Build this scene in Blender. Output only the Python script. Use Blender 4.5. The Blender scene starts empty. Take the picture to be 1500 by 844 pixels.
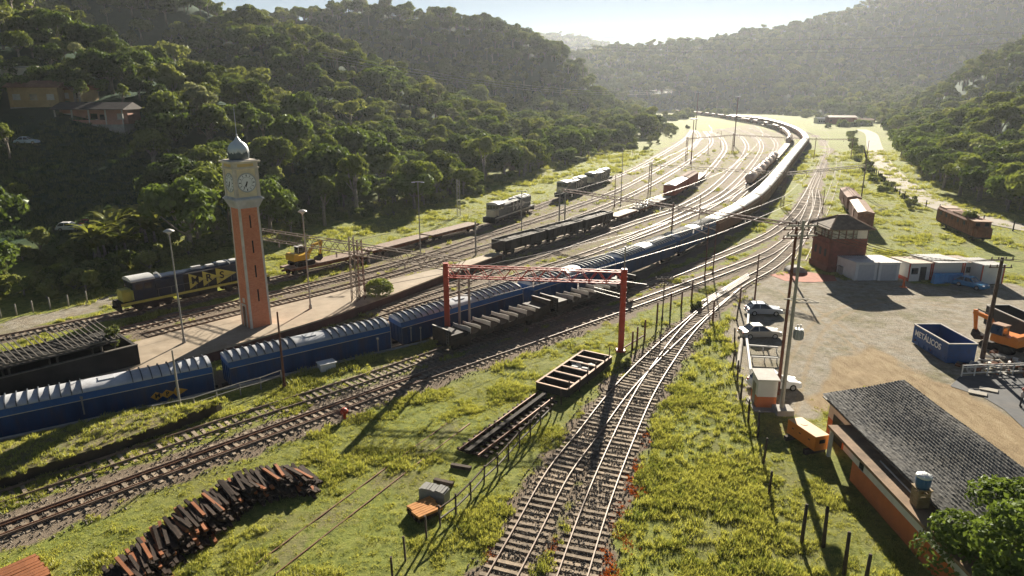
import bpy, bmesh, math, random
import numpy as np
from mathutils import Vector, Matrix, Euler, noise
R = math.radians
scene = bpy.context.scene
C = scene.collection
random.seed(7)
rng = np.random.default_rng(11)

# ---------------------------------------------------------------- camera, light, exposure
CAM_H, PITCH = 26.0, R(16)
cam_data = bpy.data.cameras.new('camera')
cam_data.sensor_width = 36.0
cam_data.lens = 24.0
cam_data.clip_start = 0.5
cam_data.clip_end = 9000
camera = bpy.data.objects.new('camera', cam_data)
C.objects.link(camera)
camera.location = (0, 0, CAM_H)
camera.rotation_euler = (R(90) - PITCH, 0, 0)
scene.camera = camera

SUN_AZ, SUN_EL = R(13.5), R(20)
world = bpy.data.worlds.new('World')
scene.world = world
world.use_nodes = True
wn = world.node_tree
sky = wn.nodes.new('ShaderNodeTexSky')
sky.sky_type = 'NISHITA'
sky.sun_disc = False
sky.sun_elevation = SUN_EL
sky.sun_rotation = SUN_AZ
sky.altitude = 2500
sky.air_density = 1.0
sky.dust_density = 0.15
sky.ozone_density = 1.0
bg = wn.nodes['Background']
hsv = wn.nodes.new('ShaderNodeHueSaturation')
hsv.inputs['Saturation'].default_value = 0.95
wn.links.new(sky.outputs[0], hsv.inputs['Color'])
wn.links.new(hsv.outputs[0], bg.inputs[0])
bg.inputs[1].default_value = 0.019
sun_data = bpy.data.lights.new('sun', 'SUN')
sun_data.energy = 5.0
sun_data.angle = R(0.5)
sun_data.color = (1.0, 0.91, 0.76)
sun = bpy.data.objects.new('sun', sun_data)
C.objects.link(sun)
sun_dir = Vector((math.sin(SUN_AZ) * math.cos(SUN_EL), math.cos(SUN_AZ) * math.cos(SUN_EL), math.sin(SUN_EL)))
sun.rotation_euler = (-sun_dir).to_track_quat('-Z', 'Y').to_euler()
sun.location = (60, 260, 120)
vs = scene.view_settings
vs.view_transform = 'Standard'
vs.look = 'None'
vs.exposure = 1.6
vs.gamma = 1.0
vs.use_curve_mapping = False
scene.cycles.max_bounces = 6
scene.cycles.diffuse_bounces = 2
scene.cycles.glossy_bounces = 2
scene.cycles.transmission_bounces = 3
scene.cycles.transparent_max_bounces = 6
scene.cycles.volume_bounces = 0
scene.cycles.use_denoising = True
scene.cycles.use_adaptive_sampling = True
scene.cycles.sample_clamp_indirect = 4.0
scene.cycles.sample_clamp_direct = 20.0

# ---------------------------------------------------------------- small maths
def G(px, py, z=0.0):
    """surveyed point of the photograph -> place in the valley at height z"""
    u = (px - 750) / 1000.0
    v = (py - 422) / 1000.0
    d = v * math.cos(PITCH) + math.sin(PITCH)
    w = math.cos(PITCH) - v * math.sin(PITCH)
    t = (CAM_H - z) / d
    return Vector((u * t, w * t, z))

def smooth(e0, e1, x):
    t = np.clip((x - e0) / (e1 - e0), 0, 1)
    return t * t * (3 - 2 * t)

def value_noise(x, y, seed=0):
    xi = np.floor(x).astype(np.int64); yi = np.floor(y).astype(np.int64)
    fx = x - xi; fy = y - yi
    fx = fx * fx * (3 - 2 * fx); fy = fy * fy * (3 - 2 * fy)
    def h(a, b):
        n = (a * 374761393 + b * 668265263 + seed * 1442695041) & 0x7fffffff
        n = ((n ^ (n >> 13)) * 1274126177) & 0x7fffffff
        return ((n ^ (n >> 16)) & 0xffff) / 65535.0
    return (h(xi, yi) * (1 - fx) + h(xi + 1, yi) * fx) * (1 - fy) + (h(xi, yi + 1) * (1 - fx) + h(xi + 1, yi + 1) * fx) * fy

def in_poly(x, y, poly):
    x = np.asarray(x, float); y = np.asarray(y, float)
    r = np.zeros(x.shape, bool)
    n = len(poly)
    for i in range(n):
        x0, y0 = poly[i][0], poly[i][1]; x1, y1 = poly[(i + 1) % n][0], poly[(i + 1) % n][1]
        c = ((y0 > y) != (y1 > y))
        xs = (x1 - x0) * (y - y0) / ((y1 - y0) if y1 != y0 else 1e-9) + x0
        r ^= c & (x < xs)
    return r

def seg_dist(x, y, pts, closed=False):
    """distance to a polyline and the parameter (index + fraction) of the nearest point"""
    x = np.asarray(x, float); y = np.asarray(y, float)
    best = np.full(x.shape, 1e18); par = np.zeros(x.shape)
    n = len(pts)
    for i in range(n if closed else n - 1):
        ax, ay = pts[i][0], pts[i][1]; bx, by = pts[(i + 1) % n][0], pts[(i + 1) % n][1]
        dx, dy = bx - ax, by - ay
        t = np.clip(((x - ax) * dx + (y - ay) * dy) / (dx * dx + dy * dy + 1e-12), 0, 1)
        d = (x - ax - t * dx) ** 2 + (y - ay - t * dy) ** 2
        m = d < best
        best = np.where(m, d, best); par = np.where(m, i + t, par)
    return np.sqrt(best), par

# ---------------------------------------------------------------- the lie of the land
VALLEY = [(-120, 40), (-78, 68)] + [tuple(G(a, b).xy) for a, b in ((0, 464), (150, 433), (230, 408), (300, 386), (400, 360), (520, 336), (620, 313), (700, 291), (790, 259), (870, 234), (935, 211), (975, 193))] + \
         [(150, 800), (176, 930), (300, 930), (345, 800), (340, 680)] + [tuple(G(a, b).xy) for a, b in ((1288, 190), (1299, 214), (1312, 243), (1345, 270), (1385, 287), (1440, 305), (1540, 322))] + \
         [(128, 128), (150, 100), (190, 60), (200, 20), (200, -60), (-120, -60)]
RIDGES = [  # crest points (x, y, height) and half width
    ([(-420, 190, 110), (-230, 215, 58), (-150, 205, 40), (-105, 190, 24)], 62),
    ([(-520, 430, 180), (-330, 360, 104), (-215, 385, 80), (-152, 385, 54), (-100, 335, 35), (-62, 300, 20), (-35, 272, 5)], 70),
    ([(-600, 700, 190), (-330, 640, 88), (-214, 615, 74), (-128, 600, 83), (-60, 612, 78), (0, 610, 62), (45, 600, 49), (58, 592, 29), (75, 582, 12), (95, 570, 0)], 110),
    ([(20, 1500, 60), (115, 1350, 78), (200, 1350, 88), (320, 1350, 101), (445, 1350, 118), (570, 1350, 140), (715, 1350, 182), (850, 1340, 212), (1300, 1300, 215)], 300),
    ([(-400, 2600, 190), (-100, 2600, 196), (170, 2600, 205), (300, 2600, 178), (430, 2600, 140), (700, 2650, 60)], 420),
    ([(256, 480, 4), (206, 350, 20), (196, 300, 26), (205, 262, 30), (255, 220, 40), (330, 150, 50), (420, 60, 60)], 62),
    ([(330, 620, 10), (420, 560, 60), (560, 480, 110), (760, 420, 150)], 110),
]
def terrain(x, y):
    x = np.asarray(x, float); y = np.asarray(y, float)
    d, _ = seg_dist(x, y, VALLEY, True)
    d = np.where(in_poly(x, y, VALLEY), -d, d)
    acc = np.zeros(x.shape)
    for pts, w in RIDGES:
        dist, par = seg_dist(x, y, pts)
        hs = np.interp(par, np.arange(len(pts)), [p[2] for p in pts])
        acc += (hs * np.exp(-(dist / w) ** 2)) ** 3
    hh = np.cbrt(acc)
    s = smooth(0, 75, d)
    n = (value_noise(x / 60, y / 60, 3) - .5) * 9 + (value_noise(x / 22, y / 22, 5) - .5) * 3
    base = np.clip(d, 0, 120) * 0.05
    h = hh * s + base + n * smooth(10, 80, d)
    return np.where(d <= 0, 0.0, np.maximum(h, 0.0))
def tz(x, y):
    return float(terrain(np.array([x]), np.array([y]))[0])
def GT(px, py, t0=60, t1=1500):
    """where the line of sight of a surveyed point meets the hillside"""
    a = G(px, py, 25.0) - Vector((0, 0, CAM_H))
    u = (px - 750) / 1000.0; v = (py - 422) / 1000.0
    d = Vector((u, math.cos(PITCH) - v * math.sin(PITCH), -(v * math.cos(PITCH) + math.sin(PITCH))))
    ts = np.arange(t0, t1, 0.5)
    zs = CAM_H + d.z * ts - terrain(d.x * ts, d.y * ts)
    k = np.argmax(zs < 0)
    t = ts[k]
    return Vector((d.x * t, d.y * t, float(terrain(np.array([d.x * t]), np.array([d.y * t]))[0])))

# ---------------------------------------------------------------- object helpers
def tag(o, label=None, cat=None, group=None, kind=None):
    if label: o['label'] = label
    if cat: o['category'] = cat
    if group: o['group'] = group
    if kind: o['kind'] = kind
    return o

def thing(name, label, cat, loc=(0, 0, 0), rz=0.0, group=None):
    o = bpy.data.objects.new(name, None)
    o.empty_display_size = 0.3
    C.objects.link(o)
    o.location = loc
    o.rotation_euler = (0, 0, rz)
    return tag(o, label, cat, group)

def dup(root, loc, rz=None, label=None, group=None, scale=None):
    r = root.copy(); C.objects.link(r)
    r.location = loc
    if rz is not None: r.rotation_euler = (0, 0, rz)
    if scale is not None: r.scale = (scale,) * 3 if not hasattr(scale, '__len__') else scale
    if label: r['label'] = label
    if group: r['group'] = group
    for ch in KIDS.get(root.name, []):
        c = ch.copy(); C.objects.link(c); c.parent = r
        KIDS.setdefault(r.name, []).append(c)
        for g in KIDS.get(ch.name, []):
            d = g.copy(); C.objects.link(d); d.parent = c
            KIDS.setdefault(c.name, []).append(d)
    return r
KIDS = {}

class MB:
    """collects shapes into one mesh"""
    def __init__(s):
        s.v, s.f, s.m = [], [], []
        s.smooth = []
    def add(s, vs, fs, mi=0, M=None, sm=False):
        k = len(s.v)
        if M is not None: vs = [M @ Vector(v) for v in vs]
        s.v.extend([tuple(v) for v in vs])
        s.f.extend([tuple(i + k for i in f) for f in fs])
        s.m.extend([mi] * len(fs)); s.smooth.extend([sm] * len(fs))
        return s
    def box(s, c, d, mi=0, rz=0.0, M=None, taper=1.0):
        hx, hy, hz = d[0] / 2, d[1] / 2, d[2] / 2
        t = taper
        vs = [(-hx, -hy, -hz), (hx, -hy, -hz), (hx, hy, -hz), (-hx, hy, -hz), (-hx * t, -hy * t, hz), (hx * t, -hy * t, hz), (hx * t, hy * t, hz), (-hx * t, hy * t, hz)]
        fs = [(3, 2, 1, 0), (4, 5, 6, 7), (0, 1, 5, 4), (1, 2, 6, 5), (2, 3, 7, 6), (3, 0, 4, 7)]
        T = Matrix.Translation(c) @ Matrix.Rotation(rz, 4, 'Z')
        if M is not None: T = M @ T
        return s.add(vs, fs, mi, T)
    def bbox(s, c, d, b=0.03, mi=0, rz=0.0):
        """box with bevelled edges"""
        bm = bmesh.new()
        bmesh.ops.create_cube(bm, size=1)
        bmesh.ops.scale(bm, vec=d, verts=bm.verts)
        bmesh.ops.bevel(bm, geom=bm.edges[:], offset=b, segments=2, affect='EDGES', profile=0.5)
        T = Matrix.Translation(c) @ Matrix.Rotation(rz, 4, 'Z')
        bm.verts.index_update()
        vs = [v.co.copy() for v in bm.verts]; fs = [[v.index for v in f.verts] for f in bm.faces]
        bm.free()
        return s.add(vs, fs, mi, T)
    def bar(s, a, b, w, h=None, mi=0, up=(0, 0, 1)):
        """square bar from a to b"""
        a = Vector(a); b = Vector(b); h = h or w
        d = b - a; L = d.length
        if L < 1e-6: return s
        z = d / L
        u = Vector(up)
        if abs(z.dot(u)) > 0.98: u = Vector((1, 0, 0))
        x = u.cross(z).normalized(); y = z.cross(x)
        T = Matrix((x, y, z)).transposed().to_4x4(); T.translation = (a + b) / 2
        hx, hy, hz = w / 2, h / 2, L / 2
        vs = [(-hx, -hy, -hz), (hx, -hy, -hz), (hx, hy, -hz), (-hx, hy, -hz), (-hx, -hy, hz), (hx, -hy, hz), (hx, hy, hz), (-hx, hy, hz)]
        fs = [(3, 2, 1, 0), (4, 5, 6, 7), (0, 1, 5, 4), (1, 2, 6, 5), (2, 3, 7, 6), (3, 0, 4, 7)]
        return s.add(vs, fs, mi, T)
    def cyl(s, a, b, r0, r1=None, n=10, mi=0, cap=True, sm=True):
        a = Vector(a); b = Vector(b); r1 = r0 if r1 is None else r1
        z = (b - a).normalized(); u = Vector((0, 0, 1)) if abs(z.z) < .98 else Vector((1, 0, 0))
        x = u.cross(z).normalized(); y = z.cross(x)
        vs = []
        for c, r in ((a, r0), (b, r1)):
            for i in range(n):
                t = 2 * math.pi * i / n
                vs.append(c + x * (r * math.cos(t)) + y * (r * math.sin(t)))
        fs = [(i, (i + 1) % n, n + (i + 1) % n, n + i) for i in range(n)]
        s.add(vs, fs, mi, None, sm)
        if cap:
            s.add(vs[:n], [tuple(range(n))[::-1]], mi); s.add(vs[n:], [tuple(range(n))], mi)
        return s
    def tube(s, pts, r, n=6, mi=0):
        pts = [Vector(p) for p in pts]
        rs = r if hasattr(r, '__len__') else [r] * len(pts)
        rings = []; vs = []
        px = None
        for i, p in enumerate(pts):
            d = (pts[min(i + 1, len(pts) - 1)] - pts[max(i - 1, 0)]).normalized()
            if px is None:
                u = Vector((0, 0, 1)) if abs(d.z) < .95 else Vector((1, 0, 0))
                x = u.cross(d).normalized()
            else:
                x = (px - d * px.dot(d)).normalized()
            px = x; y = d.cross(x)
            for k in range(n):
                t = 2 * math.pi * k / n
                vs.append(p + (x * math.cos(t) + y * math.sin(t)) * rs[i])
        fs = []
        for i in range(len(pts) - 1):
            for k in range(n):
                fs.append((i * n + k, i * n + (k + 1) % n, (i + 1) * n + (k + 1) % n, (i + 1) * n + k))
        fs.append(tuple(range(n))[::-1]); fs.append(tuple(range((len(pts) - 1) * n, len(pts) * n)))
        return s.add(vs, fs, mi, None, True)
    def lathe(s, prof, n=20, c=(0, 0, 0), mi=0, sm=True):
        vs = []; fs = []
        for r, z in prof:
            for i in range(n):
                t = 2 * math.pi * i / n
                vs.append((c[0] + r * math.cos(t), c[1] + r * math.sin(t), c[2] + z))
        for j in range(len(prof) - 1):
            for i in range(n):
                fs.append((j * n + i, j * n + (i + 1) % n, (j + 1) * n + (i + 1) % n, (j + 1) * n + i))
        return s.add(vs, fs, mi, None, sm)
    def prism(s, poly, axis, lo, hi, mi=0, sm=False, M=None):
        """2-d outline swept along an axis: 'x' outline is (y,z); 'y' (x,z); 'z' (x,y)"""
        n = len(poly); vs = []
        for t in (lo, hi):
            for a, b in poly:
                vs.append({'x': (t, a, b), 'y': (a, t, b), 'z': (a, b, t)}[axis])
        fs = [(i, (i + 1) % n, n + (i + 1) % n, n + i) for i in range(n)]
        s.add(vs, fs, mi, M, sm)
        s.add(vs, [tuple(range(n))[::-1], tuple(range(n, 2 * n))], mi, M)
        return s
    def quad(s, a, b, c, d, mi=0):
        return s.add([a, b, c, d], [(0, 1, 2, 3)], mi)
    def build(s, name, mats, parent=None, loc=None, rz=None, recalc=True):
        me = bpy.data.meshes.new(name)
        me.from_pydata(s.v, [], s.f)
        if not isinstance(mats, (list, tuple)): mats = [mats]
        for m in mats: me.materials.append(m)
        me.polygons.foreach_set('material_index', s.m)
        me.polygons.foreach_set('use_smooth', s.smooth)
        if recalc:
            bm = bmesh.new(); bm.from_mesh(me)
            bmesh.ops.recalc_face_normals(bm, faces=bm.faces[:])
            bm.to_mesh(me); bm.free()
        me.update()
        o = bpy.data.objects.new(name, me)
        C.objects.link(o)
        if parent is not None:
            o.parent = parent
            KIDS.setdefault(parent.name, []).append(o)
        if loc is not None: o.location = loc
        if rz is not None: o.rotation_euler = (0, 0, rz)
        return o

def text_mesh(txt, size, depth=0.02, bold=0.0):
    """outline lettering as mesh data, centred, in the x-z plane facing -y"""
    cu = bpy.data.curves.new('lettering', 'FONT')
    cu.body = txt; cu.size = size; cu.extrude = depth / 2; cu.offset = bold
    cu.align_x = 'CENTER'; cu.align_y = 'CENTER'
    o = bpy.data.objects.new('lettering', cu)
    C.objects.link(o)
    dg = bpy.context.evaluated_depsgraph_get()
    me = bpy.data.meshes.new_from_object(o.evaluated_get(dg))
    C.objects.unlink(o); bpy.data.objects.remove(o)
    me.transform(Matrix.Rotation(R(90), 4, 'X'))
    return [v.co.copy() for v in me.vertices], [tuple(p.vertices) for p in me.polygons]

# ---------------------------------------------------------------- materials
MATS = {}
def nodes_of(name):
    m = bpy.data.materials.new(name); m.use_nodes = True
    nt = m.node_tree
    return m, nt, nt.nodes['Principled BSDF']
def ramp(nt, fac, stops):
    r = nt.nodes.new('ShaderNodeValToRGB')
    el = r.color_ramp.elements
    while len(el) < len(stops): el.new(0.5)
    for e, (p, c) in zip(el, stops):
        e.position = p; e.color = (*c, 1)
    nt.links.new(fac, r.inputs[0])
    return r.outputs[0]
def noise_node(nt, scale, detail=4, rough=0.6, coord='Object', vec=None, stretch=None):
    n = nt.nodes.new('ShaderNodeTexNoise')
    n.inputs['Scale'].default_value = scale; n.inputs['Detail'].default_value = detail; n.inputs['Roughness'].default_value = rough
    if vec is None:
        t = nt.nodes.new('ShaderNodeTexCoord'); vec = t.outputs[coord]
    if stretch:
        mp = nt.nodes.new('ShaderNodeMapping'); mp.inputs['Scale'].default_value = stretch
        nt.links.new(vec, mp.inputs[0]); vec = mp.outputs[0]
    nt.links.new(vec, n.inputs['Vector'])
    return n.outputs['Fac']
def mixc(nt, fac, a, b, mode='MIX'):
    m = nt.nodes.new('ShaderNodeMix'); m.data_type = 'RGBA'; m.blend_type = mode
    for s, v in ((m.inputs['Factor'], fac), (m.inputs[6], a), (m.inputs[7], b)):
        if isinstance(v, (int, float)): s.default_value = v
        elif isinstance(v, tuple): s.default_value = (*v, 1)
        else: nt.links.new(v, s)
    return m.outputs[2]
def bump(nt, bsdf, h, strength=0.4, dist=0.05):
    b = nt.nodes.new('ShaderNodeBump'); b.inputs['Strength'].default_value = strength; b.inputs['Distance'].default_value = dist
    nt.links.new(h, b.inputs['Height']); nt.links.new(b.outputs[0], bsdf.inputs['Normal'])
def mat(name, col, rough=0.7, metal=0.0, var=0.25, scale=2.0, dirt=None, dirt_amt=0.35, bmp=0.0, spec=0.25, stretch=None, coord='Object', objvar=0.0, islvar=0.0):
    """paint / stone / wood with uneven tone and patches of dirt"""
    if name in MATS: return MATS[name]
    m, nt, b = nodes_of(name)
    n1 = noise_node(nt, scale, 5, 0.65, coord=coord, stretch=stretch)
    lo = tuple(c * (1 - var) for c in col); hi = tuple(min(1, c * (1 + var)) for c in col)
    c = ramp(nt, n1, [(0.3, lo), (0.7, hi)])
    if dirt:
        n2 = noise_node(nt, scale * 0.45, 6, 0.75, coord=coord, stretch=stretch)
        f = ramp(nt, n2, [(0.5 - 0.0, (0, 0, 0)), (0.72, (dirt_amt,) * 3)])
        c = mixc(nt, f, c, dirt)
    for amt, nd, sock in ((objvar, 'ShaderNodeObjectInfo', 'Random'), (islvar, 'ShaderNodeNewGeometry', 'Random Per Island')):
        if amt:
            q = nt.nodes.new(nd)
            v = ramp(nt, q.outputs[sock], [(0, (1 - amt,) * 3), (1, (1 + amt * .6, 1 + amt * .5, 1 + amt * .4))])
            c = mixc(nt, 1.0, c, v, 'MULTIPLY')
    nt.links.new(c, b.inputs['Base Color'])
    b.inputs['Roughness'].default_value = rough; b.inputs['Metallic'].default_value = metal
    b.inputs['Specular IOR Level'].default_value = spec
    if bmp: bump(nt, b, noise_node(nt, scale * 4, 4, coord=coord, stretch=stretch), bmp, 0.05)
    MATS[name] = m
    return m
# ---------------------------------------------------------------- track plan (centre lines, surveyed on the ground)
def GP(pts, z=0.0): return [G(a, b, z) for a, b in pts]
def curve(pts, step=1.5):
    """smooth line through the points, evenly stepped"""
    P = [Vector((p[0], p[1], 0)) for p in pts]
    P = [P[0] * 2 - P[1]] + P + [P[-1] * 2 - P[-2]]
    out = []
    for i in range(1, len(P) - 2):
        a, b, c, d = P[i - 1:i + 3]
        n = max(2, int((c - b).length / step))
        for k in range(n):
            t = k / n
            out.append(0.5 * ((2 * b) + (c - a) * t + (2 * a - 5 * b + 4 * c - d) * t * t + (3 * b - a - 3 * c + d) * t ** 3))
    out.append(P[-2])
    return out
def relax(line, n=6):
    for _ in range(n):
        line = [line[0]] + [(line[i - 1] + line[i] * 2 + line[i + 1]) / 4 for i in range(1, len(line) - 1)] + [line[-1]]
    return line
def offset(line, d):
    out = []
    for i, p in enumerate(line):
        t = (line[min(i + 1, len(line) - 1)] - line[max(i - 1, 0)]).normalized()
        out.append(p + Vector((t.y, -t.x, 0)) * d)       # positive = to the right of travel
    return out
# the near end of the long train's line lies in a shallow cutting: eave height of the wagons along it
EAVE = [G(a, b, z) for a, b, z in ((-330, 672, 1.7), (-150, 636, 1.7), (0, 606, 1.7), (200, 565, 1.7), (330, 538, 1.7), (588, 477, 1.9), (782, 425, 2.9), (912, 381, 3.4), (1008, 346, 3.5), (1072, 316, 3.5), (1115, 290, 3.5), (1142, 261, 3.5), (1165, 230, 3.5), (1182, 208, 3.5), (1185, 200, 3.5), (1170, 188, 3.5), (1140, 178, 3.5), (1110, 172.5, 3.5), (1070, 169, 3.5))]
def train_z(y): return np.interp(y, [e.y for e in EAVE[:10]], [e.z - 3.5 for e in EAVE[:10]])
TRAIN = offset(relax(curve(EAVE, 2.0), 30), -1.5)
TRACKS = {   # name: (line, ballast half width, sleepers visible)
    'train': (TRAIN, 2.6),
    'loco': (curve(GP([(-80, 512), (60, 486), (177, 461), (347, 426), (395, 412), (513, 386), (613, 359), (715, 331), (800, 300), (915, 255), (970, 226), (1005, 203), (1014, 190)])), 2.0),
    'yard_a': (curve(GP([(-40, 536), (100, 505), (250, 468), (395, 434), (513, 405), (617, 378), (713, 347), (833, 307), (925, 270), (1008, 222), (1024, 202), (1018, 191)])), 2.0),
    'yard_b': (curve(GP([(212, 494), (250, 484), (395, 449), (520, 418), (657, 379), (850, 318), (960, 268), (1028, 224), (1042, 207), (1032, 193)])), 2.0),
    'gondola': (curve(GP([(640, 410), (732, 377), (870, 336), (960, 303), (1000, 281), (1030, 259), (1050, 238), (1062, 218), (1056, 203), (1040, 193)])), 2.0),
    'yard_c': (curve(GP([(560, 456), (600, 440), (720, 400), (850, 355), (940, 324), (1000, 303), (1052, 270), (1090, 228), (1093, 211), (1080, 198), (1055, 189)])), 2.0),
    'yard_d': (curve(GP([(470, 500), (600, 455), (720, 418), (850, 377), (925, 348), (1000, 315), (1068, 278), (1110, 230), (1115, 211), (1102, 198), (1078, 188.5)])), 2.0),
    'yard_e': (curve(GP([(880, 366), (940, 346), (1000, 322), (1050, 298), (1100, 262), (1132, 226), (1136, 210), (1122, 198), (1098, 188)])), 2.0),
    'tank': (curve(GP([(1075, 296), (1100, 272), (1128, 244), (1152, 216), (1156, 205), (1143, 194), (1117, 185), (1080, 178), (1040, 171), (990, 166)])), 2.0),
    'siding': (curve(GP([(-160, 786), (0, 732), (375, 608), (525, 560), (650, 517), (800, 467), (938, 422), (1100, 358), (1143, 334), (1168, 310), (1188, 275), (1207, 237), (1212, 218), (1201, 204), (1182, 195), (1160, 189)])), 1.8),
    'through': (curve(GP([(-160, 840), (0, 781), (375, 643), (600, 561), (750, 510), (850, 475), (950, 440), (1100, 384), (1142, 362), (1172, 334), (1186, 305), (1193, 275), (1207, 240)])), 2.4),
    'branch_a': (curve(GP([(706, 905), (738, 844), (779, 769), (818, 694), (861, 640), (905, 580), (960, 522), (1014, 473), (1078, 421), (1125, 395), (1158, 367), (1188, 328), (1196, 300), (1194, 280)])), 1.9),
    'branch_b': (curve(GP([(820, 905), (840, 844), (864, 769), (892, 694), (916, 638), (943, 580), (976, 528), (1016, 476), (1078, 421)])), 1.9),
    'old': (curve(GP([(388, 836), (480, 766), (580, 690), (676, 618)])), 1.0),
    'right': (curve(GP([(1172, 382), (1198, 330), (1216, 288), (1228, 248), (1229, 226)])), 1.2),
}

# ---------------------------------------------------------------- what covers the ground where
LOT = GP([(1060, 470), (1082, 438), (1108, 404), (1188, 398), (1240, 412), (1300, 402), (1345, 418), (1490, 418), (1560, 440), (1640, 560), (1590, 700), (1500, 650), (1440, 610), (1340, 560), (1290, 540), (1210, 580), (1200, 610), (1150, 612), (1130, 600), (1100, 600), (1082, 560)])
SAND = GP([(1180, 590), (1230, 520), (1290, 508), (1370, 560), (1440, 585), (1640, 690), (1700, 800), (1500, 700), (1380, 640), (1300, 570), (1215, 600)])
PATH_L = GP([(-120, 520), (-20, 480), (100, 452), (165, 432), (170, 445), (60, 478), (-60, 512)])
YARD = GP([(150, 520), (350, 445), (513, 386), (700, 330), (920, 250), (1010, 196), (1100, 182), (1150, 200), (1140, 230), (1090, 300), (1000, 340), (880, 395), (760, 430), (560, 490), (430, 480)])
RED = [GP([(1130, 402), (1190, 399), (1225, 410), (1175, 416)])]

def axis(lo, hi, a, b, fine, grow):
    v = [a]
    while v[-1] < b: v.append(v[-1] + fine)
    s = fine; r = [v[-1]]
    while r[-1] < hi: s = min(s * grow, 60); r.append(r[-1] + s)
    s = fine; l = [v[0]]
    while l[-1] > lo: s = min(s * grow, 60); l.append(l[-1] - s)
    return np.array(l[:0:-1] + v + r[1:])
gx = axis(-1500, 1500, -48, 70, 0.5, 1.045)
gy = axis(-40, 3400, 26, 112, 0.5, 1.04)
GX, GY = np.meshgrid(gx, gy)
fx, fy = GX.ravel(), GY.ravel()
fz = terrain(fx, fy)
near = (fy < 420)
# small unevenness of the rough grass
fz = fz + np.where(fz < 0.05, (value_noise(fx / 3, fy / 3, 21) - .5) * 0.12 + (value_noise(fx / .9, fy / .9, 22) - .5) * 0.07, 0)
wx = fx + (value_noise(fx / 2.5, fy / 2.5, 31) - .5) * 2.4; wy = fy + (value_noise(fx / 2.5, fy / 2.5, 32) - .5) * 2.4
def soft(poly, w):
    d, _ = seg_dist(wx, wy, poly, True)
    d = np.where(in_poly(wx, wy, poly), d, -d)
    return smooth(-w, w, d)
gravel = soft(LOT, 1.0); sand = soft(SAND, 1.3); yard = soft(YARD, 3.0)
gravel = np.maximum(gravel, soft(PATH_L, 0.8))
ball = np.zeros(fx.shape)
flat = np.ones(fx.shape)
for k, (line, hw) in TRACKS.items():
    d, _ = seg_dist(fx, fy, line[::2] + [line[-1]])
    nz = (value_noise(fx / 1.3, fy / 1.3, 41) - .5) * 1.4
    wgt = 1 - smooth(hw - .7, hw + .6, d + nz)
    if k in ('old', 'right'): wgt *= .45
    if k == 'siding': wgt *= np.clip(.25 + .75 * smooth(52, 75, fy), 0, 1)
    ball = np.maximum(ball, wgt)
    flat = np.minimum(flat, smooth(1.0, 2.4, d))
fz = np.where(fz < 0.2, fz * flat + (1 - flat) * (.05 + (value_noise(fx / .8, fy / .8, 44) - .5) * .09), fz)
fz = fz * np.where((gravel > .4) & (fz < .2), .25, 1)
tsd, _ = seg_dist(fx, fy, TRAIN[::2] + [TRAIN[-1]])
cut = train_z(fy) - .03
fz = np.where(cut < -.1, np.minimum(fz, cut + (fz - cut) * smooth(2.2, 2.9, tsd)), fz)
# dirt patches in the grass
pd = value_noise(fx / 7, fy / 7, 51) * .6 + value_noise(fx / 2.2, fy / 2.2, 52) * .4
dirt = smooth(.62, .74, pd) * .6
for pts_ in (((1150, 600), (1175, 520), (1210, 470), (1290, 440), (1400, 448)), ((1300, 545), (1240, 490), (1180, 450), (1150, 425)), ((1480, 620), (1380, 570), (1290, 525), (1200, 500))):
    ln = curve(GP(pts_), 1.0)
    for o_ in (-.85, .85):
        d, _ = seg_dist(fx, fy, offset(ln, o_)); sand = np.maximum(sand, .52 * (1 - smooth(.15, .6, d)))
zone = np.stack([np.maximum(gravel, 0), np.maximum(yard, dirt * .7), sand, ball], 1)
nxn, nyn = len(gx), len(gy)
idx = np.arange(nxn * nyn).reshape(nyn, nxn)
faces = np.stack([idx[:-1, :-1], idx[:-1, 1:], idx[1:, 1:], idx[1:, :-1]], -1).reshape(-1, 4)
me = bpy.data.meshes.new('ground')
me.from_pydata(np.stack([fx, fy, fz], 1).tolist(), [], faces.tolist())
me.polygons.foreach_set('use_smooth', [True] * len(faces))
at = me.color_attributes.new('zone', 'FLOAT_COLOR', 'POINT')
at.data.foreach_set('color', zone.astype(np.float32).ravel())
ground = bpy.data.objects.new('ground', me); C.objects.link(ground)
tag(ground, kind='structure')

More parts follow.
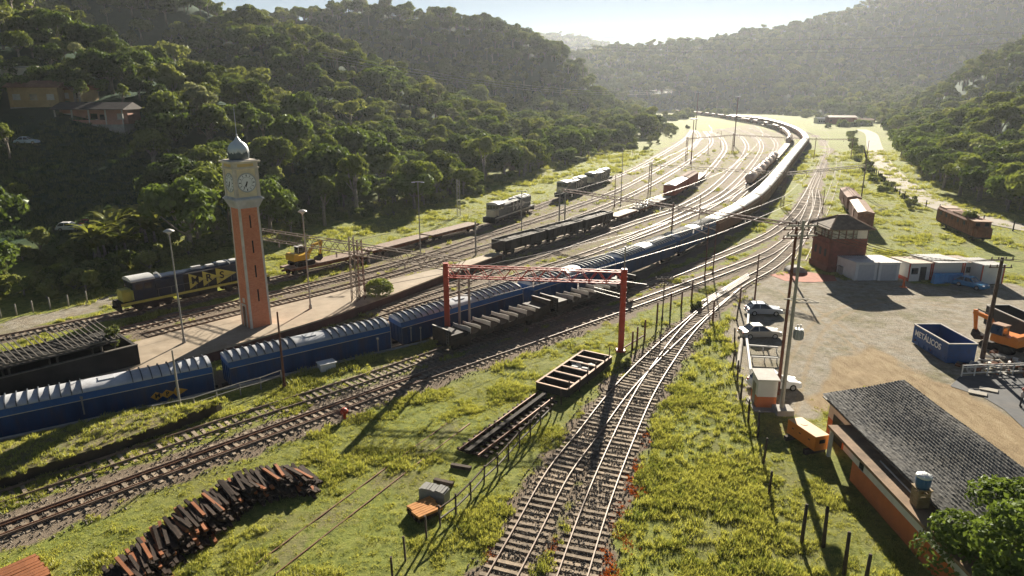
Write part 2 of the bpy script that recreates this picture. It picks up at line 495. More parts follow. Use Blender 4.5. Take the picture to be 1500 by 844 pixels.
def ground_material():
    m, nt, b = nodes_of('ground_cover')
    L = nt.links
    vc = nt.nodes.new('ShaderNodeVertexColor'); vc.layer_name = 'zone'
    sp = nt.nodes.new('ShaderNodeSeparateColor'); L.new(vc.outputs['Color'], sp.inputs[0])
    big = noise_node(nt, .06, 5, .6); mid = noise_node(nt, .5, 6, .7); fine = noise_node(nt, 5, 5, .75); grit = noise_node(nt, 14, 3, .8)
    g1 = ramp(nt, mid, [(.3, (.13, .17, .032)), (.5, (.26, .30, .06)), (.72, (.39, .37, .11))])
    g2 = ramp(nt, fine, [(.3, (.09, .12, .025)), (.55, (.24, .26, .055)), (.8, (.38, .35, .12))])
    grass = mixc(nt, .55, g1, g2)
    grass = mixc(nt, 1.0, grass, ramp(nt, noise_node(nt, 1.5, 5, .75), [(.36, (.5, .55, .5)), (.52, (1, 1, 1)), (.7, (1.2, 1.12, 1.05))]), 'MULTIPLY')
    dryf = ramp(nt, big, [(.45, (0, 0, 0)), (.7, (.55,) * 3)])
    grass = mixc(nt, dryf, grass, (.20, .17, .075))
    grav = ramp(nt, grit, [(.3, (.17, .15, .12)), (.5, (.34, .31, .25)), (.75, (.52, .48, .41))])
    grav = mixc(nt, ramp(nt, mid, [(.4, (0, 0, 0)), (.7, (.75,) * 3)]), grav, (.26, .20, .12))
    grav = mixc(nt, ramp(nt, noise_node(nt, .16, 6, .75), [(.5, (0, 0, 0)), (.62, (.7,) * 3)]), grav, (.17, .155, .07))
    grav = mixc(nt, 1.0, grav, ramp(nt, noise_node(nt, 1.3, 6, .8), [(.36, (.66, .64, .62)), (.52, (1, 1, 1)), (.68, (1.22, 1.2, 1.15))]), 'MULTIPLY')
    ydirt = ramp(nt, fine, [(.3, (.11, .088, .05)), (.6, (.22, .17, .098)), (.85, (.32, .26, .16))])
    ydirt = mixc(nt, ramp(nt, mid, [(.48, (0, 0, 0)), (.62, (.75,) * 3)]), ydirt, grass)
    sandc = ramp(nt, noise_node(nt, 1.2, 6, .7, stretch=(1.0, .35, 1)), [(.3, (.22, .15, .08)), (.55, (.36, .27, .155)), (.8, (.46, .37, .24))])
    ball = ramp(nt, grit, [(.32, (.10, .078, .056)), (.55, (.26, .205, .15)), (.78, (.44, .37, .28))])
    ball = mixc(nt, ramp(nt, big, [(.4, (0, 0, 0)), (.7, (.6,) * 3)]), ball, (.16, .11, .07))
    def edge(ch, amp=.5):
        a = nt.nodes.new('ShaderNodeMath'); a.operation = 'MULTIPLY_ADD'
        L.new(fine, a.inputs[0]); a.inputs[1].default_value = amp; a.inputs[2].default_value = -amp / 2
        s = nt.nodes.new('ShaderNodeMath'); s.operation = 'ADD'; L.new(ch, s.inputs[0]); L.new(a.outputs[0], s.inputs[1])
        r = nt.nodes.new('ShaderNodeMapRange'); r.inputs[1].default_value = .3; r.inputs[2].default_value = .7; L.new(s.outputs[0], r.inputs[0])
        return r.outputs[0]
    al = nt.nodes.new('ShaderNodeMath'); al.operation = 'ADD'; L.new(vc.outputs['Alpha'], al.inputs[0]); al.inputs[1].default_value = 0
    c = mixc(nt, edge(sp.outputs[1]), grass, ydirt)
    c = mixc(nt, edge(sp.outputs[0]), c, grav)
    c = mixc(nt, edge(sp.outputs[2]), c, sandc)
    c = mixc(nt, edge(al.outputs[0]), c, ball)
    # the wooded slopes: leaf litter and undergrowth
    geo = nt.nodes.new('ShaderNodeNewGeometry'); sx = nt.nodes.new('ShaderNodeSeparateXYZ'); L.new(geo.outputs['Position'], sx.inputs[0])
    r = nt.nodes.new('ShaderNodeMapRange'); r.inputs[1].default_value = .5; r.inputs[2].default_value = 3.0; L.new(sx.outputs[2], r.inputs[0])
    under = ramp(nt, mid, [(.3, (.016, .046, .024)), (.7, (.036, .082, .038))])
    c = mixc(nt, r.outputs[0], c, under)
    L.new(c, b.inputs['Base Color']); b.inputs['Roughness'].default_value = .95; b.inputs['Specular IOR Level'].default_value = .15
    hm = nt.nodes.new('ShaderNodeMath'); hm.operation = 'ADD'; L.new(fine, hm.inputs[0]); L.new(grit, hm.inputs[1])
    bump(nt, b, hm.outputs[0], .9, .12)
    return m
me.materials.append(ground_material())
# ---------------------------------------------------------------- foliage
def leaf_mat(name, lo, hi, trans=.42, var_scale=.25, gloss=.035):
    m = bpy.data.materials.new(name); m.use_nodes = True
    nt = m.node_tree; nt.nodes.remove(nt.nodes['Principled BSDF'])
    out = nt.nodes['Material Output']
    oi = nt.nodes.new('ShaderNodeObjectInfo')
    geo = nt.nodes.new('ShaderNodeNewGeometry')
    n = noise_node(nt, var_scale, 3, .6, vec=geo.outputs['Position'])
    ad = nt.nodes.new('ShaderNodeMath'); ad.operation = 'MULTIPLY_ADD'; nt.links.new(oi.outputs['Random'], ad.inputs[0]); ad.inputs[1].default_value = .55; nt.links.new(n, ad.inputs[2])
    isl = nt.nodes.new('ShaderNodeMath'); isl.operation = 'MULTIPLY_ADD'; nt.links.new(geo.outputs['Random Per Island'], isl.inputs[0]); isl.inputs[1].default_value = .35; nt.links.new(ad.outputs[0], isl.inputs[2])
    c = ramp(nt, isl.outputs[0], [(.45, lo), (.85, tuple((a + b) / 2 for a, b in zip(lo, hi))), (1.25 / 1.3, hi)])
    d = nt.nodes.new('ShaderNodeBsdfDiffuse'); nt.links.new(c, d.inputs[0])
    t = nt.nodes.new('ShaderNodeBsdfTranslucent')
    tc = mixc(nt, 1.0, c, (1.0, 1.0, .55), 'MULTIPLY'); nt.links.new(tc, t.inputs[0])
    g = nt.nodes.new('ShaderNodeBsdfGlossy'); g.inputs['Roughness'].default_value = .45; g.inputs[0].default_value = (.9, .95, .9, 1)
    mx = nt.nodes.new('ShaderNodeMixShader'); mx.inputs[0].default_value = trans
    nt.links.new(d.outputs[0], mx.inputs[1]); nt.links.new(t.outputs[0], mx.inputs[2])
    m2 = nt.nodes.new('ShaderNodeMixShader'); m2.inputs[0].default_value = gloss * .5
    nt.links.new(mx.outputs[0], m2.inputs[1]); nt.links.new(g.outputs[0], m2.inputs[2])
    nt.links.new(m2.outputs[0], out.inputs[0])
    return m
M_LEAF = [leaf_mat('leaves_deep', (.040, .066, .020), (.135, .185, .045)), leaf_mat('leaves_mid', (.058, .085, .024), (.20, .235, .06)), leaf_mat('leaves_pale', (.075, .10, .036), (.265, .285, .10))]
M_LEAF.append(leaf_mat('leaves_silver', (.10, .12, .07), (.30, .31, .19)))
M_BARK = mat('bark', (.26, .225, .18), .9, var=.4, scale=3, bmp=.5)

def crown_verts(r, seed, n_lobes, n_leaf, leaf, flat=.75, spread=.62, base=.25):
    """leaf faces gathered in uneven clumps round a set of lobes"""
    g = np.random.default_rng(seed)
    vs = []; fs = []
    lobes = []
    for i in range(n_lobes):
        a = g.uniform(0, 2 * math.pi); rr = spread * r * math.sqrt(g.uniform(0, 1)); 
        z = r * flat * (g.uniform(base, 1.0) - .35 * (rr / r) ** 2)
        lobes.append((np.array([rr * math.cos(a), rr * math.sin(a), z]), r * g.uniform(.26, .42)))
    for i in range(n_leaf):
        c, lr = lobes[g.integers(n_lobes)]
        d = g.normal(size=3); d /= np.linalg.norm(d); d[2] = abs(d[2]) * .9 + d[2] * .1 if g.uniform() < .7 else d[2]
        p = c + d * lr * np.array([1, 1, .72]) * g.uniform(.84, 1.05)
        nrm = d + g.normal(size=3) * .55; nrm /= np.linalg.norm(nrm)
        t = np.cross(nrm, g.normal(size=3)); t /= np.linalg.norm(t) + 1e-9
        b = np.cross(nrm, t)
        s = leaf * g.uniform(.6, 1.35)
        k = len(vs)
        w = .42 * s
        vs += [tuple(p - t * s * .55), tuple(p + b * w * g.uniform(.7, 1.1) + nrm * .1 * s), tuple(p + t * s * .6), tuple(p - b * w * g.uniform(.7, 1.1) + nrm * .06 * s)]
        fs.append((k, k + 1, k + 2, k + 3))
    return vs, fs, lobes

def crown_mesh(name, r, seed, n_lobes, n_leaf, leaf, m, lift, **kw):
    vs, fs, lobes = crown_verts(r, seed, n_lobes, n_leaf, leaf, **kw)
    mb = MB(); mb.add([(x, y, z + lift) for x, y, z in vs], fs)
    o = mb.build(name, m, recalc=False)
    return o.data, o, lobes
def trunk_mesh(name, r0, lift, lobes, seed):
    g = random.Random(seed)
    mb = MB()
    mb.tube([(0, 0, -1.2), (0.1, 0, lift * .5), (g.uniform(-.3, .3), g.uniform(-.3, .3), lift)], [r0 * 1.25, r0, r0 * .7], 7)
    for c, lr in lobes[:7]:
        s = Vector((0.05, 0, lift * g.uniform(.55, .95)))
        e = Vector((c[0], c[1], c[2] + lift))
        mid = s.lerp(e, .5) + Vector((g.uniform(-.4, .4), g.uniform(-.4, .4), -.3))
        mb.tube([s, mid, e], [r0 * .5, r0 * .34, r0 * .12], 5)
    return mb.build(name, M_BARK)

PROTO = []   # (crown mesh, trunk mesh, radius)
for i, (r, nl, n, leaf, mi, lift, kw) in enumerate([
        (5.2, 17, 2600, .62, 0, 3.6, dict(flat=.8)), (4.6, 14, 2300, .60, 1, 3.4, dict(flat=1.0)), (5.8, 20, 2900, .66, 0, 3.4, dict(flat=.62)),
        (3.8, 11, 1800, .55, 2, 2.6, dict(flat=1.05)), (5.0, 15, 2300, .62, 1, 4.2, dict(flat=.7)), (3.4, 9, 1600, .5, 1, 4.8, dict(flat=1.25, spread=.5)),
        (4.4, 9, 900, .62, 2, 7.5, dict(flat=.55, spread=.85)), (3.0, 5, 700, .5, 3, 6.2, dict(flat=.8, spread=.7))]):
    cm, co, lobes = crown_mesh('crown', r, 100 + i, nl, n, leaf, M_LEAF[mi], lift, **kw)
    to = trunk_mesh('trunk', .30, lift, lobes, 200 + i)
    C.objects.unlink(co); C.objects.unlink(to)
    PROTO.append((co.data, to.data, r, lift))
TREE_LABELS = ['broad deep green forest tree with rounded crown on the wooded slope', 'tall mid green forest tree on the wooded slope', 'wide flat topped dark forest tree on the wooded slope',
               'small pale green forest tree on the wooded slope', 'loose spreading green forest tree on the wooded slope', 'slender upright forest tree on the wooded slope',
               'tall thin crowned forest tree with a long bare trunk on the wooded slope', 'silvery leaved forest tree with a bare trunk on the wooded slope']
def plant_tree(k, loc, s, rz, name='forest_tree', label=None, group=None, trunk_s=1.0):
    t = thing(name, label or TREE_LABELS[k], 'tree', loc, rz, group or TREE_LABELS[k].replace('forest tree', 'forest trees'))
    t.scale = (s, s, s * trunk_s)
    for nm, d in (('trunk', PROTO[k][1]), ('crown', PROTO[k][0])):
        o = bpy.data.objects.new(nm, d); C.objects.link(o); o.parent = t
        KIDS.setdefault(t.name, []).append(o)
    return t

def scatter(name, pts, scl, rot, pick, protos, kind='stuff', tilt=None):
    """one object: copies of a few meshes on points (geometry nodes)"""
    me = bpy.data.meshes.new(name)
    me.from_pydata(pts.tolist(), [], [])
    for nm, arr, ty in (('scl', scl, 'FLOAT'), ('rot', rot, 'FLOAT'), ('pick', pick, 'INT')):
        a = me.attributes.new(nm, ty, 'POINT'); a.data.foreach_set('value', arr.astype(np.float32 if ty == 'FLOAT' else np.int32))
    o = bpy.data.objects.new(name, me); C.objects.link(o); tag(o, kind=kind)
    ng = bpy.data.node_groups.new(name + '_scatter', 'GeometryNodeTree')
    ng.interface.new_socket('Geometry', in_out='INPUT', socket_type='NodeSocketGeometry')
    ng.interface.new_socket('Geometry', in_out='OUTPUT', socket_type='NodeSocketGeometry')
    N = ng.nodes; L = ng.links
    gi = N.new('NodeGroupInput'); go = N.new('NodeGroupOutput')
    gti = N.new('GeometryNodeGeometryToInstance')
    for d in protos[::-1]:
        inf = N.new('GeometryNodeObjectInfo'); inf.inputs['Object'].default_value = d
        L.new(inf.outputs['Geometry'], gti.inputs[0])
    iop = N.new('GeometryNodeInstanceOnPoints'); iop.inputs['Pick Instance'].default_value = True
    def attr(nm, ty):
        a = N.new('GeometryNodeInputNamedAttribute'); a.data_type = ty; a.inputs[0].default_value = nm
        return a.outputs[0]
    L.new(gi.outputs[0], iop.inputs['Points']); L.new(gti.outputs[0], iop.inputs['Instance'])
    L.new(attr('pick', 'INT'), iop.inputs['Instance Index'])
    cx = N.new('ShaderNodeCombineXYZ'); L.new(attr('rot', 'FLOAT'), cx.inputs[2]); L.new(cx.outputs[0], iop.inputs['Rotation'])
    L.new(attr('scl', 'FLOAT'), iop.inputs['Scale'])
    L.new(iop.outputs[0], go.inputs[0])
    md = o.modifiers.new('scatter', 'NODES'); md.node_group = ng
    return o

# where trees stand: a jittered grid over the slopes, thinned by what the photograph shows
CLEAR = [GP2 for GP2 in []]
def px_of(x, y, z):
    dz = z - CAM_H
    c = y * math.cos(PITCH) - dz * math.sin(PITCH)
    c = np.where(np.abs(c) < 1e-6, 1e-6, c)
    v = -(y * math.sin(PITCH) + dz * math.cos(PITCH)) / c
    return 750 + 1000 * x / c, 422 + 1000 * v, c
MEADOW = [(-20, 152), (78, 152), (90, 176), (196, 174), (215, 225), (240, 300), (262, 345), (262, 410), (100, 430), (-20, 450)]
def tree_spots(x0, x1, y0, y1, step, seed, dmin):
    g = np.random.default_rng(seed)
    xs, ys = np.meshgrid(np.arange(x0, x1, step), np.arange(y0, y1, step))
    xs = xs.ravel() + g.uniform(-.45, .45, xs.size) * step; ys = ys.ravel() + g.uniform(-.45, .45, ys.size) * step
    d, _ = seg_dist(xs, ys, VALLEY, True)
    zs = terrain(xs, ys)
    px, py, c = px_of(xs, ys, zs)
    m = (d > dmin) & ~in_poly(xs, ys, VALLEY) & (c > 20) & (px > -160) & (px < 1660) & (py > -140) & (py < 640)
    m &= ~in_poly(px, py, MEADOW)
    return xs[m], ys[m], zs[m]
protos_o = []
for k, (cm, tm, r, lift) in enumerate(PROTO):
    mb = bpy.data.meshes.new('tree_shape')
    bm = bmesh.new(); bm.from_mesh(cm); nfc = len(bm.faces); bm.from_mesh(tm)
    for i, f in enumerate(bm.faces): f.material_index = 0 if i < nfc else 1
    bm.to_mesh(mb); bm.free()
    mb.materials.append(cm.materials[0]); mb.materials.append(M_BARK)
    protos_o.append(bpy.data.objects.new('tree_shape', mb))
sx, sy, sz = [], [], []
for args in ((-330, 330, 70, 420, 6.6, 1, 4), (-420, 620, 420, 760, 8.2, 2, 3), (-350, 1150, 760, 1420, 12.0, 3, 3), (-500, 700, 2350, 2750, 18.0, 4, 3)):
    a, b, c = tree_spots(*args)
    sx.append(a); sy.append(b); sz.append(c)
sc = np.concatenate([np.full(len(a), f) for a, f in zip(sx, (1.0, 1.12, 1.45, 2.1))])
sx, sy, sz = map(np.concatenate, (sx, sy, sz))
dist = np.hypot(sx, sy)
g = np.random.default_rng(5)
s_rand = (.62 + .85 * g.uniform(0, 1, len(sx)) ** 1.8) * sc
kinds = g.choice(8, len(sx), p=[.21, .18, .17, .12, .12, .07, .07, .06])
rots = g.uniform(0, 6.28, len(sx))
# a crown nobody can see behind the nearer ones is not an individual: rank by size in the picture
order = np.argsort(dist)
N_IND = 280
near_i, far_i = order[:N_IND], order[N_IND:]
print('trees', len(sx))
for i in near_i:
    plant_tree(int(kinds[i]), (sx[i], sy[i], sz[i] - .2), float(s_rand[i]), float(rots[i]))
forest = scatter('forest', np.stack([sx[far_i], sy[far_i], sz[far_i] - .6], 1), s_rand[far_i], rots[far_i], kinds[far_i], protos_o)
forest['label'] = 'dense subtropical forest covering the far hillsides'
# ---------------------------------------------------------------- railway tracks
M_RAIL = mat('rail_steel', (.22, .16, .12), .55, .15, .3, 3, dirt=(.12, .06, .035), dirt_amt=.8)
M_RAIL_OLD = mat('rail_rusty', (.17, .09, .055), .6, .4, .3, 3)
M_SLEEPER = mat('sleeper_wood', (.33, .265, .195), .9, 0, .35, 4, islvar=.3, dirt=(.10, .075, .055), dirt_amt=.7, bmp=.4)
def ribbon(mb, line, dz0, dz1, w, mi=0):
    l = offset(line, -w / 2); r = offset(line, w / 2)
    n = len(line); k = len(mb.v)
    for a, b in zip(l, r):
        mb.v += [(a.x, a.y, dz0), (a.x, a.y, dz1), (b.x, b.y, dz1), (b.x, b.y, dz0)]
    for i in range(n - 1):
        q = k + 4 * i; p = q + 4
        for f in ((q, p, p + 1, q + 1), (q + 1, p + 1, p + 2, q + 2), (q + 2, p + 2, p + 3, q + 3)):
            mb.f.append(f); mb.m.append(mi); mb.smooth.append(False)
def arclen(line):
    s = [0.0]
    for a, b in zip(line, line[1:]): s.append(s[-1] + (b - a).length)
    return np.array(s)
def at_s(line, sl, s):
    i = int(np.clip(np.searchsorted(sl, s) - 1, 0, len(line) - 2))
    t = (s - sl[i]) / max(sl[i + 1] - sl[i], 1e-9)
    return line[i].lerp(line[i + 1], t)
def s_near(line, sl, p):
    d = [(q - Vector((p[0], p[1], 0))).length for q in line]
    return float(sl[int(np.argmin(d))])
for name, (line, hw) in TRACKS.items():
    line = relax(line, 3)
    TRACKS[name] = (line, hw)
    root = bpy.data.objects.new('railway_track', None); C.objects.link(root); tag(root, kind='structure')
    low = -.17 if name == 'old' else (-.06 if name == 'right' else 0)
    for sgn in (-1, 1):
        mb = MB(); ribbon(mb, offset(line, sgn * .81), .10 + low, .27 + low, .07)
        if name == 'train': mb.v = [(x, y, z + float(train_z(y))) for x, y, z in mb.v]
        mb.build('rail', M_RAIL_OLD if name in ('old',) else M_RAIL, root, recalc=False)
    if name == 'through':      # dark strips added as shadow lines beside the running rails
        seg = [p for p in line if p.y < 60]
        for sgn in (-1, 1):
            mb = MB(); ribbon(mb, offset(seg, sgn * .52), .08, .22, .06); mb.build('rail_shadow_strip', M_RAIL_OLD, root, recalc=False)
    sl = arclen(line); mb = MB()
    s = 0.3; g = random.Random(name)
    wide = .26; length = 2.7
    if name in ('train',): s = 1e9
    while s < sl[-1] - .5:
        p = at_s(line, sl, s); q = at_s(line, sl, s + .4)
        if p.y < 190 and abs(p.x) < 130 and not (name == 'old' and g.random() < .6):
            d = (q - p).normalized(); a = math.atan2(d.y, d.x) + g.uniform(-.03, .03)
            off = Vector((d.y, -d.x, 0)) * g.uniform(-.09, .09)
            mb.box((p.x + off.x, p.y + off.y, .05 + low + g.uniform(-.045, .03)), (wide * g.uniform(.85, 1.1), length * g.uniform(.95, 1.04), .14), 0, a)
        s += .66 * (1 + g.uniform(-.06, .06)) if p.y < 120 else 1.2
    if mb.v: mb.build('sleeper', M_SLEEPER, root)
# ---------------------------------------------------------------- paints
M_BLUE = mat('wagon_blue_paint', (.009, .046, .145), .45, 0, .3, 1.2, dirt=(.07, .055, .045), dirt_amt=.75, stretch=(1, 1, .22), objvar=.35)
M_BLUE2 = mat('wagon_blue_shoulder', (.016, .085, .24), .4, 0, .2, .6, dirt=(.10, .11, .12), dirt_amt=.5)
M_WROOF = mat('wagon_roof_white', (.47, .49, .52), .45, 0, .2, .8, dirt=(.26, .21, .17), dirt_amt=.7, objvar=.2)
M_GAPSHADE = mat('roof_gap_shade', (.05, .06, .075), .55, 0, .3, 2)  # dark tone painted for the shaded gaps between roof panels
M_UNDER = mat('wagon_underframe', (.022, .020, .018), .8, .1, .4, 2, dirt=(.09, .06, .04), dirt_amt=.6)
M_WHEEL = mat('wheel_steel', (.05, .042, .036), .5, .6, .3, 4)
M_YEL = mat('loco_yellow', (.52, .47, .10), .45, 0, .12, 1, dirt=(.2, .16, .08), dirt_amt=.6)
M_LOCO = mat('loco_navy', (.012, .022, .045), .4, 0, .3, 1, dirt=(.05, .05, .045), dirt_amt=.5)
M_GREYWHITE = mat('cab_roof_white', (.60, .60, .58), .45, 0, .12, 1, dirt=(.3, .27, .22), dirt_amt=.5)
M_ORANGE_L = mat('logo_orange', (.62, .33, .04), .5, 0, .12, 2)
M_BLACK = mat('black_paint', (.012, .012, .013), .5, 0, .2, 2)
M_GREYLOCO = mat('loco_grey', (.11, .12, .125), .5, 0, .25, 1, dirt=(.07, .06, .05), dirt_amt=.5)
M_CREAM = mat('loco_cream', (.58, .53, .38), .5, 0, .15, 1, dirt=(.25, .2, .13), dirt_amt=.5)
M_RUST = mat('rust', (.20, .082, .042), .85, .1, .4, 1.5, dirt=(.06, .03, .02), dirt_amt=.7, bmp=.3)
M_RUSTRED = mat('oxide_red', (.36, .105, .062), .7, 0, .25, 1, dirt=(.10, .05, .035), dirt_amt=.6)
M_RUSTROOF = mat('rusted_roof', (.30, .17, .10), .7, .1, .3, .8, dirt=(.14, .07, .04), dirt_amt=.7)
M_STEEL = mat('grey_steel', (.17, .17, .165), .5, .5, .25, 2, dirt=(.12, .08, .05), dirt_amt=.5)
M_DARK = mat('dark_wagon', (.040, .033, .028), .75, .1, .35, 1.5, dirt=(.11, .065, .04), dirt_amt=.6)
M_LOAD = mat('ballast_load', (.14, .125, .105), .95, 0, .5, 3, dirt=(.26, .23, .2), dirt_amt=.6, bmp=.8)
M_GLASS = mat('dark_glass', (.02, .025, .03), .08, 0, .1, 1, spec=.8)
M_PALE = mat('weathered_pale_board', (.50, .47, .42), .75, 0, .2, 1.2, dirt=(.25, .2, .15), dirt_amt=.5)

def bogie(root, x, gauge=.8, r=.46, n=14):
    mb = MB()
    for dx in (-.9, .9):
        mb.cyl((x + dx, -gauge - .06, r), (x + dx, -gauge + .07, r), r, n=n)
        mb.cyl((x + dx, gauge - .07, r), (x + dx, gauge + .06, r), r, n=n)
        mb.cyl((x + dx, -gauge, r), (x + dx, gauge, r), .08, n=6)
    for sy in (-1, 1):
        mb.prism([(x - 1.35, .50), (x - .5, .62), (x - .4, .42), (x + .4, .42), (x + .5, .62), (x + 1.35, .50), (x + 1.2, .80), (x - 1.2, .80)], 'y', sy * 1.02 - .07, sy * 1.02 + .07)
    mb.box((x, 0, .72), (.5, 1.9, .22))
    return mb.build('bogie', M_WHEEL, root)

def coupler(mb, L):
    for sx in (-1, 1):
        mb.box((sx * (L / 2 + .28), 0, .88), (.56, .22, .24))

LOGO_CACHE = {}
def lettered(parent, txt, size, x, y, z, m, flip=False, rx=0, bold=.012):
    """raised letters on a side panel facing -y (or +y when flipped)"""
    vs, fs = text_mesh(txt, size, .012, bold)
    mb = MB(); M = Matrix.Translation((x, y, z)) @ Matrix.Rotation(rx, 4, 'X')
    if flip: M = M @ Matrix.Rotation(math.pi, 4, 'Z')
    mb.add(vs, fs, 0, M)
    return mb.build('lettering', m, parent)

WL = 16.4
def covered_wagon(label, group, logo=False, gap_bands=True, mats=None):
    L = WL
    root = thing('covered_wagon', label, 'railway wagon', group=group)
    bm_, sh, rf = mats or (M_BLUE, M_BLUE2, M_WROOF)
    b = MB()
    b.prism([(-1.5, .98), (1.5, .98), (1.5, 2.92), (-1.5, 2.92)], 'x', -L / 2, L / 2)
    for sx in (-1, 1):
        for yy in (-1.1, -.4, .4, 1.1): b.box((sx * (L / 2 + .035), yy, 1.95), (.07, .10, 1.9))
    k = 15
    for i in range(k):
        x = -L / 2 + L * (i + .5) / k
        for sy in (-1, 1): b.box((x, sy * 1.512, 1.95), (.09, .03, 1.9))
    body = b.build('body', bm_, root)
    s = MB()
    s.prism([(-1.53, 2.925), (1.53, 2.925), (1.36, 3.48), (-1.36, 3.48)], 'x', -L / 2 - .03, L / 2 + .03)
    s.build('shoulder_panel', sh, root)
    t = MB()
    for sy in (-1, 1): t.box((0, sy * 1.535, 2.90), (L, .03, .055))
    t.build('edge_strip', M_CREAM, root)
    arc = [(1.40 * math.cos(a), 3.47 + .44 * math.sin(a)) for a in np.linspace(0, math.pi, 15)]
    r = MB()
    r.prism(arc, 'x', -L / 2 - .05, L / 2 + .05, sm=True)
    if gap_bands:
        xs = [x for x in np.linspace(-L / 2 + .35, L / 2 - .35, 22) if abs(x) > 1.2]
        for x in xs:
            arc2 = [(1.405 * math.cos(a), 3.48 + .45 * math.sin(a)) for a in np.linspace(0.06, math.pi - .02, 11)]
            for (y0, z0), (y1, z1) in zip(arc2, arc2[1:]):
                r.bar((x, y0, z0), (x, y1, z1), .30, .07, mi=1, up=(1, 0, 0))  # dark bands stand in for shadow between the panels
        r.box((0, 0, 3.92), (1.2, .9, .08), 0)
        roof = r.build('roof', [rf, M_GAPSHADE], root)
    else:
        roof = r.build('roof', rf, root)
        q = MB(); q.box((0, 0, 3.945), (L * .96, .55, .06))
        for x in np.linspace(-L / 2 + 1, L / 2 - 1, 9): q.box((x, 0, 3.97), (.9, .7, .10))
        q.build('walkway', M_STEEL, roof)
    u = MB()
    u.box((0, 0, .90), (L - .4, .5, .3)); u.box((0, 0, .93), (L, 2.7, .09))
    for x in (-2.2, 0, 2.2): u.prism([(-1.1, .92), (1.1, .92), (.35, .42), (-.35, .42)], 'x', x - .55, x + .55)
    coupler(u, L)
    u.build('underframe', M_UNDER, root)
    bogie(root, -L / 2 + 2.2); bogie(root, L / 2 - 2.2)
    la = MB()
    for yy in (-1.42, -1.02): la.box((L / 2 + .09, yy, 2.1), (.03, .03, 2.5))
    for z in np.arange(1.0, 3.3, .33): la.box((L / 2 + .09, -1.22, z), (.03, .4, .03))
    la.build('ladder', M_PALE, root)
    if logo:
        for i, ch in enumerate('MRS'):
            x = L / 2 - 4.6 + i * .82
            d = MB()
            d.prism([(x - .62, 1.85), (x - .15, 2.25), (x + .55, 1.85), (x - .15, 1.45)] if i < 2 else [(x - .45, 1.85), (x - .2, 2.28), (x + .75, 1.85), (x - .2, 1.42)], 'y', -1.545 - .004 * i, -1.535)
            e = d.build('emblem', M_ORANGE_L, root)
            lettered(e, ch, .55, x - .05, -1.565, 1.85, M_BLACK, bold=.02)
    return root

tl = TRACKS['train'][0]; tsl = arclen(tl)
def place(root, line, sl, s, L):
    a = at_s(line, sl, s - L * .34); b = at_s(line, sl, s + L * .34)
    m = (a + b) / 2
    za, zb = (float(train_z(a.y)), float(train_z(b.y))) if line is tl else (0.0, 0.0)
    root.location = (m.x, m.y, .27 + (za + zb) / 2)
    root.rotation_euler = (0, -math.atan2(zb - za, (b - a).length), math.atan2(b.y - a.y, b.x - a.x))
    return root

# ---- the long train
tl = TRACKS['train'][0]; tsl = arclen(tl)
s0 = s_near(tl, tsl, G(330, 538, 1.7)[:2]) + .6       # gap between the two nearest full wagons
LW = WL + 1.5
tags_train = [
    ('blue covered wagon with orange letter diamonds at the left edge of the picture',),
    ('blue covered wagon in front of the platform wall below the clock tower',),
    ('blue covered wagon with dark roof bands passing behind the left red gantry column',),
    ('blue covered wagon with dark banded white roof behind the two dark hopper wagons',),
    ('grey blue covered wagon with dark banded white roof just beyond the right red gantry column',),
]
GT_TRAIN = 'covered wagons of the long train through the yard'
first = covered_wagon(tags_train[0][0], GT_TRAIN, logo=True)
place(first, tl, tsl, s0 - LW / 2, WL)
ribbed = covered_wagon(tags_train[1][0], GT_TRAIN)  # sides ribbed; dark roof bands are painted gap shade
place(ribbed, tl, tsl, s0 + LW / 2, WL)
plain = None
k = 1
while True:
    s = s0 + LW * (k + .5)
    if s + LW / 2 > tsl[-1]: break
    if k <= 4:
        w = dup(ribbed, (0, 0, 0), 0, tags_train[k + 0][0] if k < 5 else None) if k > 0 else ribbed
        place(w, tl, tsl, s, WL)
    else:
        lab = 'brown sided covered wagon with plain white roof farther back in the long curved train'
        if plain is None:
            M_BROWN = mat('wagon_brown_paint', (.20, .092, .065), .55, 0, .3, 1.2, dirt=(.06, .035, .025), dirt_amt=.8, stretch=(1, 1, .25), objvar=.4)
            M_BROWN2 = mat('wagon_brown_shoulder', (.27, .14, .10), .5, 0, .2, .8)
            M_ROOF2 = mat('wagon_roof_bare', (.72, .70, .67), .45, .25, .15, .8, dirt=(.35, .3, .26), dirt_amt=.6, objvar=.25)
            plain = covered_wagon(lab, GT_TRAIN + ' round the curve', gap_bands=False, mats=(M_BROWN, M_BROWN2, M_ROOF2)); w = plain
        else:
            w = dup(plain, (0, 0, 0), 0, lab)
        place(w, tl, tsl, s, WL)
    k += 1
print('train wagons', k)
s_b = s0 - LW * 1.5
w = dup(ribbed, (0, 0, 0), 0, 'blue covered wagon at the tail, mostly outside the left edge'); place(w, tl, tsl, s_b, WL)

